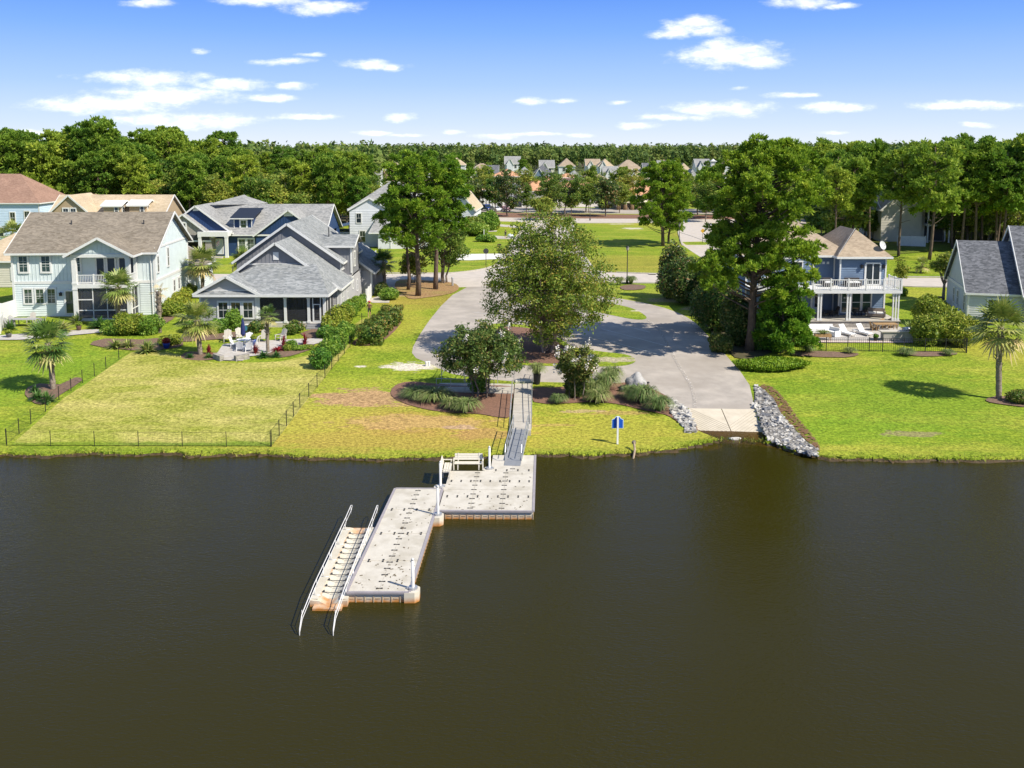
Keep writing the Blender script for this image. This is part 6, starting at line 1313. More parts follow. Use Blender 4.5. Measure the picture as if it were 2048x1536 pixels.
def dock_section(lab, BL, BR, FR, FL, nu, nv, rows, edges, grp='floating dock sections'):
    """corner points in world coordinates; nu columns of modules across, nv along"""
    c = (BL+BR+FR+FL)/4; r = thing('dock_section', lab, 'floating dock', (c.x, c.y, 0), 0, grp); q = lambda p, z=ZD: Vector((p.x-c.x, p.y-c.y, z))
    P = lambda u, v, z=ZD: q(FL.lerp(FR, u).lerp(BL.lerp(BR, u), v), z)
    d = MB(); d.hexa([P(0,0,-.25),P(1,0,-.25),P(1,1,-.25),P(0,1,-.25),P(0,0,ZD-.02),P(1,0,ZD-.02),P(1,1,ZD-.02),P(0,1,ZD-.02)]); d.build('float', DOCKS, r)
    top = MB()
    for i in range(nu):
        for j in range(nv):
            e = .0022; u0, u1, v0, v1 = i/nu+e, (i+1)/nu-e, j/nv+e, (j+1)/nv-e
            top.hexa([P(u0,v0,ZD-.02),P(u1,v0,ZD-.02),P(u1,v1,ZD-.02),P(u0,v1,ZD-.02),P(u0,v0),P(u1,v0),P(u1,v1),P(u0,v1)])
    top.build('deck', DOCKM, r)
    W_ = (P(1,0)-P(0,0)).length; H_ = (P(0,1)-P(0,0)).length
    ux = (P(1,0)-P(0,0)).normalized(); uy = (P(0,1)-P(0,0)).normalized(); ang = math.atan2(ux.y, ux.x)
    cp = MB()
    def coup(p, rot):
        for s2 in (-1, 1): o = (ux if not rot else uy)*.11*s2; cp.rbox(p+o*.9+Vector((0,0,.006)), (.085,.085,.025) , ang)
        cp.rbox(p+Vector((0,0,.006)), (.14,.04,.025) if not rot else (.04,.14,.025), ang)
    for i in range(1, nu):
        n = int(H_/.62)
        for k in range(n): coup(P(i/nu, (k+.5)/n), False)
    for v in rows:
        n = max(2, int(W_/.52))
        for k in range(n): coup(P((k+.5)/n, v), True)
    cp.build('coupler', COUP, r)
    bp = MB()
    E = {'L': (P(0,0),P(0,1)), 'R': (P(1,0),P(1,1)), 'F': (P(0,0),P(1,0)), 'B': (P(0,1),P(1,1))}
    for k in edges:
        a, b2 = E[k]; mid = (P(0,0)+P(1,1))/2; out_ = ((a+b2)/2-mid); out_.z = 0; dd = (b2-a).normalized(); out_ -= dd*out_.dot(dd); out_.normalize()
        bp.beam(a+out_*.02+Vector((0,0,-.02)), b2+out_*.02+Vector((0,0,-.02)), .13, .085)
    if bp.v: bp.build('bumper', BUMP, r)
    rb = MB()
    for k in 'FRL':
        a, b2 = E[k]; n = max(3, int((b2-a).length/.36)); mid = (P(0,0)+P(1,1))/2; out_ = ((a+b2)/2-mid); dd = (b2-a).normalized(); out_ -= dd*out_.dot(dd); out_.z = 0; out_.normalize()
        for i in range(n+1):
            p = a.lerp(b2, i/n) + out_*.012; rb.beam(p+Vector((0,0,-.62)), p+Vector((0,0,-.16)), .05, .05) if False else rb.rbox(p+Vector((0,0,-.37)), (.035,.03,.42) if k == 'F' else (.03,.035,.42), ang)
            if i < n: pm = a.lerp(b2, (i+.5)/n) + out_*.01; rb.rbox(pm+Vector((0,0,-.28)), (.2,.02,.02) if k == 'F' else (.02,.2,.02), ang)
    rb.build('rib', mk('dock_rib', (.50,.42,.30), (.36,.25,.14), 3, .8), r)
    return r, P
FL1, FR1 = wpt(876,1021), wpt(1066,1022); dirv = Vector((.036, 1, 0)).normalized(); BL1, BR1 = FL1+dirv*5.85, FR1+dirv*5.85
r1, P1 = dock_section('wide square dock section beyond the long one, carrying the two benches', BL1, BR1, FR1, FL1, 3, 2, (.33,.72), 'FR')
xl = FR1.lerp(FL1, .52); A1, A2 = xl+dirv*5.86, FR1+dirv*5.86; r2, P2 = dock_section('narrow dock section under the foot of the gangway', A1+dirv*2.75, A2+dirv*2.75, A2, A1, 2, 1, (.04,), 'R')
FL2, FR2 = wpt(694,1184), wpt(818,1184); BL2, BR2 = wpt(791,977), wpt(791,977)+Vector((2.55,-.04,0)); r3, P3 = dock_section('long dock section reaching out into the lake beside the kayak launch', BL2, BR2, FR2, FL2, 2, 4, (.25,.5,.75), 'LRFB')
# litter on the deck
rl = random.Random(8); lt = MB()
for P_, n in ((P3, 110), (P1, 50)):
    for k in range(n):
        u, v = (rl.gauss(.6,.25), rl.gauss(.08,.1)) if rl.random() < .55 else (rl.random(), rl.random())
        if .03 < u < .97 and .02 < v < .97:
            c = P_(u, v, ZD+.012) + ((BL2+BR2+FR2+FL2)/4*Vector((1,1,0)) if False else Vector(((r3 if P_ is P3 else r1).location.x, (r3 if P_ is P3 else r1).location.y, 0))); lt.rbox(c, (rl.uniform(.04,.14), rl.uniform(.02,.06), .006), rl.uniform(0,3))
tag(lt.build('leaf_litter', dirt_m), kind='stuff')
# piles with brackets
def pile(px, pyb, pyt, lab, bracket=True, side=1):
    p = PZ(px, pyb, ZD); s = (PZ(px, pyb, ZD)-cam.location).length; top = PY(px, pyt, p.y).z
    r = thing('mooring_pile', lab, 'mooring pile', (p.x, p.y, 0), 0, 'white dock piles'); a = MB(); a.tube((0,0,-1.4),(0,0,top),.07,.068,12); a.lathe([(.075,0),(.05,.06),(.01,.1)], (0,0,top), 12); a.build('pole', mk('white_pile', (.70,.69,.66), (.62,.61,.58), 3, .5) if 'white_pile' not in bpy.data.materials else bpy.data.materials['white_pile'], r, True)
    h = MB(); h.lathe([(.2,0),(.2,.1)], (0,0,ZD+.005), 12); h.box(-.26,.0,-.05,.05,ZD+.008,ZD+.08) if side > 0 else h.box(0,.26,-.05,.05,ZD+.008,ZD+.08); h.build('pile_hoop', GALV, r)
    if bracket:
        k = MB(); pr = [(-.34,-.36),(.1,-.36),(.28,-.18),(.28,.2),(.1,.36),(-.34,.36)] if side > 0 else [(.42,-.45),(-.12,-.45),(-.36,-.22),(-.36,.25),(-.12,.45),(.42,.45)]
        k.slab([(x, y, ZD-.006) for x, y in (pr if side > 0 else pr[::-1])], .62); k.build('corner_float', DOCKS, r)
        kt = MB(); kt.slab([(x*.96, y*.96, ZD+.004) for x, y in (pr if side > 0 else pr[::-1])], .009); kt.build('corner_cap', DOCKM, r)
pile(826, 1178, 1120, 'nearest white dock pile at the corner of the long section'); pile(876, 1030, 974, 'white dock pile where the two large dock sections meet')
pile(881, 974, 925, 'white dock pile behind the side bench', side=-1); pile(979, 938, 895, 'furthest white dock pile beside the foot of the gangway', side=-1)
# benches
BENM = mk('bench_plastic', (.66,.62,.53), (.60,.56,.47), 4, .6)
def bench(loc, rz, lab):
    r = thing('bench', lab, 'bench', loc, rz, 'benches on the dock'); r.scale = (.97, .95, .84); s = MB(); bk = MB(); w = 1.65
    for i in range(3): s.box(-w/2,w/2,-.22+.15*i,-.09+.15*i,.43,.47)
    for i in range(3): z = .56+.14*i; s_ = i*.035; bk.hexa([(-w/2,.26+s_,z),(w/2,.26+s_,z),(w/2,.3+s_,z),(-w/2,.3+s_,z),(-w/2,.29+s_,z+.125),(w/2,.29+s_,z+.125),(w/2,.33+s_,z+.125),(-w/2,.33+s_,z+.125)])
    s.build('seat', BENM, r); bk.build('backrest', BENM, r)
    for x in (-w/2+.2, w/2-.2):
        g_ = MB(); g_.box(x-.03,x+.03,-.2,-.14,0,.43); g_.box(x-.03,x+.03,.2,.26,0,.43); g_.box(x-.03,x+.03,-.14,.2,.37,.428); g_.hexa([(x-.03,.24,.43),(x+.03,.24,.43),(x+.03,.32,.43),(x-.03,.32,.43),(x-.03,.34,1.0),(x+.03,.34,1.0),(x+.03,.4,1.0),(x-.03,.4,1.0)]); g_.build('leg', BENM, r)
    for x in (-w/2-.04, w/2+.04): a = MB(); a.box(x-.04,x+.04,-.24,.34,.64,.69); a.box(x-.035,x+.035,-.22,-.15,.0,.64); a.build('armrest', BENM, r)
p = PZ(937, 938, ZD); bench((p.x, p.y, ZD), 0, 'cream bench on the far edge of the dock facing the water')
p = PZ(897, 946, ZD); bench((p.x-.05, p.y-.15, ZD), R(90), 'cream bench turned sideways at the left edge of the dock')
# kayak launch
def launch():
    a, b2 = PZ(657,1208,.12), PZ(720,1060,.12); d = (b2-a); L_ = d.length; ang = math.atan2(d.y, d.x)-math.pi/2
    r = thing('kayak_launch', 'cream plastic kayak launch cradle with rollers and two long white handrails', 'kayak launch', (a.x, a.y, 0), ang)
    f = MB(); n = 18
    for i in range(n):
        y0, y1 = L_*i/n, L_*(i+1)/n; h = .22 + .05*math.sin(i*1.3)*(0 if 0 < i < n-1 else 1)
        for (x0, x1, z0, z1) in ((-.78,-.38,h+.06,h+.02),(-.38,-.12,h+.02,h-.13),(-.12,.12,h-.13,h-.13),(.12,.38,h-.13,h+.02),(.38,.78,h+.02,h+.06)):
            f.hexa([(x0,y0,-.15),(x1,y0,-.15),(x1,y1,-.15),(x0,y1,-.15),(x0,y0,z0),(x1,y0,z1),(x1,y1,z1),(x0,y1,z0)])
    f.box(-.6,.6,-.35,.0,-.15,.1); f.box(-.6,.6,L_,L_+.3,-.15,.1); f.build('cradle', DOCKS, r)
    w = MB()
    for x in (-.62,.62): w.box(x-.17,x+.17,.1,L_-.1,.285,.30)
    w.box(-.12,.12,.5,L_-.5,.095,.105); [w.hexa([(s*.12,.5,.09),(s*.38,.5,.24),(s*.38,L_-.5,.24),(s*.12,L_-.5,.09),(s*.12,.5,.105),(s*.38,.5,.255),(s*.38,L_-.5,.255),(s*.12,L_-.5,.105)]) for s in (-1,1)] ; w.build('cradle_top', mk('launch_cream', (.62,.58,.49), (.53,.48,.38), 1.5, .6), r)
    rr_ = MB()
    for k in range(12): y = .8 + k*(L_-1.5)/11; rr_.tube((-.34,y,.24),(.0,y+.03,.20),.016,.016,5); rr_.tube((0,y+.03,.20),(.34,y,.24),.016,.016,5); rr_.box(-.4,-.33,y-.06,y+.06,.2,.3); rr_.box(.33,.4,y-.06,y+.06,.2,.3)
    rr_.build('roller', DARKG, r)
    for x in (-.66,.66):
        h = MB(); y0, y1 = -2.3, L_+1.6
        P = [(x,y0,-.25),(x,y0+.05,.25),(x,y0+.45,.62),(x,0.3,.82),(x,L_,.85),(x,y1-.4,.9),(x,y1,.75)]
        h.path(P, .02, 6); h.path([(x,y0+.05,.1),(x,y0+.5,.42),(x,.3,.58),(x,L_,.6),(x,y1-.3,.62),(x,y1,.75)], .014, 5)
        for k in range(9): y = y0+.5+k*(y1-y0-.9)/8; h.tube((x,y,.45),(x,y,.8),.012,.012,5)
        for k in range(5): y = .4+k*(L_-.8)/4; h.tube((x,y,.28),(x,y,.6),.022,.022,5); h.tube((x,y,.3),(x+(.25 if x < 0 else -.25),y,.3),.022,.022,5)
        h.build('handrail', mk('launch_rail', (.68,.67,.66)) if 'launch_rail' not in bpy.data.materials else bpy.data.materials['launch_rail'], r, True)
launch()
# gangway: aluminium ramp
def gangway():
    top, bot = PZ(1042,859,.62), PZ(1027,920,ZD+.04); d = bot-top; L_ = math.hypot(d.x, d.y); ang = math.atan2(d.y, d.x)+math.pi/2
    r = thing('gangway', 'aluminium gangway ramp with side trusses from the concrete walk down to the dock', 'gangway', top, ang); sl = d.z/L_; Z = lambda y: -sl*y*-1 if False else sl*(-y)
    k = MB(); w = .48
    k.hexa([(-w,-L_,Z(-L_)-.06),(w,-L_,Z(-L_)-.06),(w,0,-.06),(-w,0,-.06),(-w,-L_,Z(-L_)),(w,-L_,Z(-L_)),(w,0,0),(-w,0,0)]); k.hexa([(-w,-L_-.9,Z(-L_)-.05),(w,-L_-.9,Z(-L_)-.05),(w,-L_,Z(-L_)-.03),(-w,-L_,Z(-L_)-.03),(-w,-L_-.9,Z(-L_)-.02),(w,-L_-.9,Z(-L_)-.02),(w,-L_,Z(-L_)+.01),(-w,-L_,Z(-L_)+.01)]); k.build('walkway', mk('gangway_deck', (.33,.34,.36), (.27,.28,.30), 3, .5, metal=.3), r)
    c = MB()
    for i in range(11): y = -L_*(i+.5)/11; c.box(-w+.02,w-.02,y-.02,y+.02,Z(y),Z(y)+.015)
    c.build('cleat', GALV, r)
    for x in (-w, w):
        h = MB(); h.path([(x,0,0),(x,0,.95),(x,-L_,Z(-L_)+.95),(x,-L_-.25,Z(-L_)+.55),(x,-L_-.05,Z(-L_))], .03, 6); h.path([(x,0,.5),(x,-L_,Z(-L_)+.5)], .02, 5)
        for i in range(1, 5): y = -L_*i/5; h.tube((x,y,Z(y)),(x,y,Z(y)+.95),.022,.022,5)
        h.box(x-.03,x+.03,-L_,0,-.02,.1) if False else h.hexa([(x-.03,-L_,Z(-L_)-.1),(x+.03,-L_,Z(-L_)-.1),(x+.03,0,-.1),(x-.03,0,-.1),(x-.03,-L_,Z(-L_)+.08),(x+.03,-L_,Z(-L_)+.08),(x+.03,0,.08),(x-.03,0,.08)]); h.build('truss', GALV, r)
gangway()
# concrete walk slabs and landing
def walk(name, lab, pts, th=.16, z=None):
    mb = MB(); P = [PG(x, y) if z is None else PZ(x, y, z) for x, y in pts]; mb.slab([(p.x, p.y, p.z+.05) for p in P], th); o = mb.build(name, CONC); o['kind'] = 'structure'; return o
wk = MB(); N_ = 6
aL, aR, bL, bR = PG(1030,768), PG(1063,768), PZ(1023,861,.60), PZ(1062,861,.60); aL.z = aR.z = PG(1040,768).z+.06
for i in range(N_):
    f0, f1 = i/N_+.003, (i+1)/N_-.003; q = [aL.lerp(bL, f0), aR.lerp(bR, f0), aR.lerp(bR, f1), aL.lerp(bL, f1)]; wk.slab([q[3], q[2], q[1], q[0]], .9 if i > 2 else .3)
tag(wk.build('concrete_walk', CONC), kind='structure')
lz = PG(960,775).z+.05
ld = MB(); ld.slab([PZ(*q, lz) for q in ((872,782),(1027,786),(1028,768),(880,764))], .3); tag(ld.build('landing', CONC), kind='structure')
ld = MB(); ld.slab([PZ(*q, lz+.0) for q in ((884,763.5),(925,763.5),(938,748),(893,743))], .3); tag(ld.build('landing_path', CONC), kind='structure')
dr_ = MB(); c0, c1 = PG(1031,766), PG(1062,766); dr_.box(c0.x,c1.x,c0.y+.05,c0.y+.6,c0.z-.1,c0.z+.14); tag(dr_.build('walk_kerb', mk('pale_kerb', (.70,.66,.58))), kind='structure')
def guard(lab, pts, posts, h=1.0, r_=.026, low=.5, z0=None, grp='aluminium guard rails'):
    P = [PG(*q) if z0 is None else PZ(*q, z0) for q in pts]; o = P[0].copy(); r = thing('guard_rail', lab, 'railing', o, 0, grp)
    t_ = MB(); t_.path([p-o+Vector((0,0,h)) for p in P], r_, 6); t_.build('top_rail', GALV, r)
    l_ = MB(); l_.path([p-o+Vector((0,0,low)) for p in P], r_*.8, 6); l_.build('lower_rail', GALV, r)
    tot = sum((b-a).length for a, b in zip(P, P[1:]))
    for k in range(posts):
        s = tot*k/(posts-1); 
        for a, b in zip(P, P[1:]):
            if s <= (b-a).length+1e-6: p = a.lerp(b, min(1, s/(b-a).length)); break
            s -= (b-a).length
        m_ = MB(); m_.tube(p-o-Vector((0,0,.05)), p-o+Vector((0,0,h)), r_, r_, 6); m_.build('post', GALV, r)
guard('rail along the left side of the concrete walk to the gangway', [(1024.5,786),(1019.5,858)], 5); guard('rail along the right side of the concrete walk to the gangway', [(1064.5,766),(1063,858)], 5)
guard('front rail of the side landing under the wide crepe myrtle', [(873,783),(988,786)], 5, z0=lz); guard('back rail of the side landing behind the wide crepe myrtle', [(930,765),(1028,767)], 4, z0=lz); guard('short rail at the upper left of the landing path', [(883,763),(893,744)], 2, z0=lz); guard('short rail at the upper right of the landing path', [(928,763),(938,748)], 2, z0=lz)
guard('double end rail at the top right corner of the walk', [(1067,764),(1071,752)], 2)
# planter, bollard, boulder, pipe, sign
p = PG(1074, 768); r = thing('planter', 'tall black planter beside the top of the walk', 'planter', p); MB().lathe([(.22,0),(.26,.3),(.3,.75),(.32,.8),(.27,.8)], (0,0,0), 14).build('pot', BLACK, r); MB().lathe([(.26,0),(.02,.02)], (0,0,.76), 12).build('soil', MULCHB, r)
p = PG(1296, 792); r = thing('bollard', 'small dark timber bollard beside the boulder', 'bollard', p); MB().tube((0,0,-.1),(0,0,1.0),.09,.09,10).build('post', BARKG, r, True); MB().lathe([(.1,0),(.1,.06),(.02,.1)], (0,0,1.0), 10).build('cap', DARKG, r)
tag(MB().blob((0,0,.42), (.78,.62,.78), 7, .22, 3).build('boulder', mk('pale_boulder', (.40,.39,.375), (.17,.17,.17), 1.6, .9, .8, 8, lo=.5, hi=.62), None, True, PG(1272, 778)), 'large pale grey boulder beside the fountain grasses', 'boulder')
tag(MB().blob((0,0,.15), (.3,.25,.25), 9, .2, 2).build('rock', DARKG, None, True, PG(1244, 783)), 'small dark rock left of the large boulder', 'rock')
p = PG(1235, 888); r = thing('sign', 'blue sign with arched top seen from behind on a white post on the bank', 'sign', p)
MB().box(-.055,.055,-.055,.055,-.2,1.78).build('post', mk('white_post', (.82,.82,.82), rough=.4), r)
def arch(w, h, z0, dep, y0, name, mat, k=1.0):
    a = MB(); pts = [(-w,z0),(w,z0),(w,z0+h*.72)]+[(w*.55*math.cos(t)*1.0, z0+h*.78+h*.22*math.sin(t)) for t in np.linspace(.15,math.pi-.15,7)]+[(-w,z0+h*.72)]
    n = len(pts); b0 = len(a.v); a.v += [(x,y0,z) for x,z in pts]+[(x,y0+dep,z) for x,z in pts]; a.f += [list(range(n)), list(range(2*n-1,n-1,-1))]+[[i,(i+1)%n,n+(i+1)%n,n+i][::-1] for i in range(n)]; a.m += [0]*(n+2); return a.build(name, mat, r)
arch(.37,.80,1.0,.02,.075,'panel_border', mk('sign_border', (.55,.72,.85))); arch(.33,.73,1.035,.03,.062,'panel', mk('sign_blue', (.015,.10,.50), rough=.35))
def pipe_():
    a, b2 = PZ(1266,921,-.1), PG(1268,899); r = thing('standpipe', 'weathered pipe leaning out of the bank by the water', 'pipe', b2); MB().path([a-b2, Vector((0,-.4,.1)), Vector((0,.05,.45))], .07, 8).build('pipe', mk('weathered_pipe', (.45,.36,.25), (.26,.19,.12), 5, .8), r, True); MB().blob((0,.1,.42), (.15,.13,.13), 3, .2, 2).build('pipe_head', BARKG, r, True)
pipe_()
# ramp rocks: every one a stone of its own
RK = [mk('grey_rock', (.40,.38,.35), (.20,.19,.175), 3, .85, .6, 10), mk('pale_rock', (.60,.58,.54), (.38,.36,.33), 3, .85, .6, 10), mk('dark_rock', (.20,.205,.22), (.12,.12,.13), 3, .85, .6, 10)]
rms = [[MB().blob((0,0,0), (1,.8,.6), 40+i, .35, 2).mesh('rock', k_) for i in range(3)] for k_ in RK]
def inpoly(x, y, P):
    c = False; j = len(P)-1
    for i in range(len(P)):
        if (P[i][1] > y) != (P[j][1] > y) and x < (P[j][0]-P[i][0])*(y-P[i][1])/(P[j][1]-P[i][1])+P[i][0]: c = not c
        j = i
    return c
def rocks(poly, n, lab, grp, mind, pal):
    got = []; t = 0; rk = random.Random(n)
    x0, x1 = min(p[0] for p in poly), max(p[0] for p in poly); y0, y1 = min(p[1] for p in poly), max(p[1] for p in poly)
    while len(got) < n and t < n*150:
        t += 1; x, y = rk.uniform(x0, x1), rk.uniform(y0, y1)
        if not inpoly(x, y, poly): continue
        p = PG(x, y); s = rk.uniform(.10, .21)*(1.6 if rk.random() < .18 else 1)
        if any(math.dist((p.x, p.y), g) < mind for g in got): continue
        got.append((p.x, p.y)); band = 'upper' if y < y0+(y1-y0)*.33 else 'middle' if y < y0+(y1-y0)*.66 else 'waterside'; o = inst('rock', rk.choice(rms[rk.choice(pal)]), None, p+Vector((0,0,s*.25)), rk.uniform(0,6)); o.scale = (s, s, s*rk.uniform(.7,1.1)); o.rotation_euler.x = rk.uniform(-.4,.4); tag(o, lab.replace('rock of', band+' rock of'), 'rock', grp+', '+band)
rocks([(1510,772),(1522,778),(1545,800),(1560,830),(1580,855),(1610,885),(1636,900),(1632,912),(1600,905),(1570,893),(1546,886),(1530,870),(1522,845),(1509,815)], 270, 'grey angular rock of the bed on the right side of the boat ramp', 'rocks right of the boat ramp', .24, (0,0,1,1,2))
rocks([(1336,798),(1348,802),(1376,818),(1384,838),(1392,864),(1378,866),(1362,850),(1350,835),(1340,818)], 130, 'pale rock of the bed on the left side of the boat ramp', 'rocks left of the boat ramp', .21, (1,1,0))
tag(MB().blob((0,0,0), (.42,.2,.12), 5, .2, 2).build('stone', RK[1], None, True, PZ(1470,878,.03)), 'flat pale stone lying in the water at the foot of the ramp', 'stone')
# ================================================================== FENCES, LAMPS, SIGNS
def fence(lab, pix, sp, h, name='fence', pick=.11, mesh=False, pw=.03, z_=0, pr=.008):
    P = [PG(*q) for q in pix]; o = P[0].copy(); r = thing(name, lab, 'fence', o); rails, pk = MB(), MB()
    for a, b in zip(P, P[1:]):
        L_ = (b-a).length; n = max(1, round(L_/sp))
        for i in range(n+1 if b is P[-1] else n):
            p = a.lerp(b, i/n)-o; p.z = gz(p.y+o.y)-o.z; m_ = MB(); m_.box(p.x-pw,p.x+pw,p.y-pw,p.y+pw,p.z-.1,p.z+h+.05); m_.build('post', BLACK, r)
        for i in range(n):
            p, q = a.lerp(b, i/n)-o, a.lerp(b, (i+1)/n)-o; p.z = gz(p.y+o.y)-o.z; q.z = gz(q.y+o.y)-o.z
            for zz in ((.12, h-.03) if not mesh else (.05, h-.02)): rails.beam(p+Vector((0,0,zz)), q+Vector((0,0,zz)), .025 if not mesh else .008, .03 if not mesh else .008)
            if not mesh: rails.beam(p+Vector((0,0,h*.86)), q+Vector((0,0,h*.86)), .025, .025)
            k = int((q-p).length/pick)
            for j in range(1, k): s = p.lerp(q, j/k); pk.tube(s+Vector((0,0,.06)), s+Vector((0,0,h-.03)), pr if not mesh else .0028, None, 4, cap=False)
            if mesh:
                for zz in (): rails.beam(p+Vector((0,0,zz)), q+Vector((0,0,zz)), .006, .008)
    rails.build('rail', BLACK, r); pk.build('picket', BLACK, r); return r
fence('thin black wire fence up the left side of the mown lawn', [(13,889),(62,848),(118,800),(165,766),(212,738),(262,702)], 2.4, 1.0, mesh=True, pick=.2, pw=.022)
fence('thin black wire fence along the water side of the mown lawn', [(14,892),(541,894)], 3.0, .95, mesh=True, pick=.3, pw=.016)
fence('black wire fence up the right side of the mown lawn', [(543,893),(600,816),(650,756),(700,695)], 2.2, 1.05, mesh=True, pick=.2, pw=.024)
fence('short black fence run between the glossy shrubs and the grey wall', [(724,651),(697,650)], 1.4, 1.2, pick=.2, mesh=True)
fence('black metal picket fence in front of the right terrace', [(1570,704),(1652,703),(1738,703),(1765,704),(1850,705),(1932,706)], 2.0, 1.25, pick=.17, pr=.012)
fence('side run of the black picket fence going back beside the yellow-green bushes', [(1933,706),(1890,660),(1858,634)], 2.0, 1.25, pick=.14)
fence('dark pool fence in front of the clubhouse', [(1036,412.5),(1100,413.5)], 2.2, 1.3, pick=.3)
def wfence(lab, a, b, h, th=.1):
    A, B = PG(*a), PG(*b); r = thing('privacy_fence', lab, 'fence', A, 0, 'white privacy fences'); d = B-A; m_ = MB(); n = max(1, round(d.length/2.2))
    for i in range(n): p, q = d*(i/n), d*((i+1)/n); m_.beam(p+Vector((0,0,h/2)), q+Vector((0,0,h/2)), th*.5, h-.1)
    m_.build('panel', WHITE, r); k = MB()
    for i in range(n+1): p = d*(i/n); k.box(p.x-.07,p.x+.07,p.y-.07,p.y+.07,-.05,h+.08)
    k.build('post', WHITE, r)
wfence('white privacy fence sloping past the left end of the mint house', (-60,664), (33,634), 1.9); wfence('white screen beside the grey house service yard', (733,607), (742,596), 1.6); wfence('white privacy fence beside the grey garage and the tall white house', (700,532), (752,528), 2.0)
wfence('white privacy fence beyond the right street in front of the beige house', (1795,492), (1850,494), 1.9); wfence('low white wall in front of the far garden', (968,474), (974,468), 1.4)
wfence('white fence left of the mint house patio', (0,668), (8,655), 1.5)
def lamp(px, py, h, lab):
    r = thing('street_lamp', lab, 'street lamp', PG(px, py), 0, 'lantern street lamps'); a = MB(); a.lathe([(.16,0),(.15,.5),(.09,.6),(.065,.8),(.05,h-.75),(.09,h-.7),(.05,h-.62)], (0,0,0), 10); a.build('pole', DARKG, r, True)
    g_ = MB(); g_.lathe([(.09,0),(.17,.12),(.21,.42),(.12,.46)], (0,0,h-.62), 8); g_.build('lantern', mk('lamp_glass', (.35,.33,.3), rough=.2) if 'lamp_glass' not in bpy.data.materials else bpy.data.materials['lamp_glass'], r); c = MB(); c.lathe([(.24,0),(.16,.1),(.05,.2),(.02,.32)], (0,0,h-.17), 8); c.build('lamp_cap', BLACK, r)
lamp(1254, 567, 4.9, 'dark lantern street lamp between two grass clumps'); lamp(1358, 499, 4.6, 'dark lantern street lamp right of the lone pine'); lamp(1180, 441, 5.0, 'far lantern street lamp at the edge of the median')
def post_sign(name, px, py, h, lab, cat, fn):
    r = thing(name, lab, cat, PG(px, py)); MB().tube((0,0,-.1),(0,0,h),.04,.04,7).build('post', DARKG, r); fn(r, h)
def stop_back(r, h):
    MB().path([(0,-.02,h-.45),(0,-.06,h-.45)], .42, 8).build('sign_panel', DARKG, r)
    MB().path([(0,.02,h-.45),(0,.05,h-.45)], .40, 8).build('sign_face', mk('stop_red', (.5,.02,.03)), r)
post_sign('stop_sign', 972, 533, 2.75, 'dark-backed octagonal road sign on the lawn corner', 'road sign', stop_back)
def diamond(r, h): MB().rbox((0,-.06,h-.25), (.62,.03,.62), 0, ry=R(45)).build('sign_panel', mk('sign_yellow', (.65,.36,.03)), r)
post_sign('warning_sign', 1405, 486, 2.5, 'yellow diamond warning sign on the verge of the right-hand road', 'road sign', diamond)
def mailb(r, h): MB().box(-.1,.55,-.15,.15,h-.05,h+.25).build('mailbox', BLACK, r); MB().box(.1,.3,-.12,.12,h-.5,h-.1).build('paper_slot', BLACK, r)
post_sign('mailbox_post', 996, 507, 1.35, 'black mailbox on a post behind the octagonal sign', 'mailbox', mailb)
def bare(r, h): MB().beam((0,0,h-.1),(.9,0,h-.1),.05,.06).build('arm', DARKG, r)
post_sign('lamp_post', 1052, 447, 4.2, 'thin dark post with a short side arm on the far lawn', 'post', bare)
r = thing('service_post', 'small white service post on the far lawn edge', 'post', PG(1043, 445)); MB().box(-.1,.1,-.1,.1,-.1,.9).build('post', WHITE, r); MB().box(-.13,.13,-.13,.13,.9,.98).build('cap', WHITE, r)
r = thing('fire_hydrant_post', 'short grey post on the mulch right of the pine group', 'post', PG(905, 572)); MB().tube((0,0,-.1),(0,0,1.0),.13,.13,8).build('post', GALV, r); MB().lathe([(.16,0),(.12,.12),(.02,.16)], (0,0,1.0), 8).build('cap', GALV, r)
r = thing('drain_inlet', 'dark kerb drain opening at the edge of the park lawn', 'drain', PG(1305, 549.5)); MB().box(-.42,.42,-.14,.0,-.05,.1).build('opening', BLACK, r); MB().box(-.5,.5,.0,.5,.0,.14).build('inlet_lid', CONC, r)
for i, (x, y) in enumerate([(853,732),(858,731.5)]):
    r = thing('valve_cover', ['left','right'][i]+' of the two small white caps on the sandy patch', 'utility cap', PG(x,y), 0, 'utility caps'); MB().tube((0,0,-.05),(0,0,.32),.1,.1,8).build('pipe', WHITE, r); MB().lathe([(.13,0),(.1,.06)], (0,0,.32), 8).build('cap', WHITE, r)
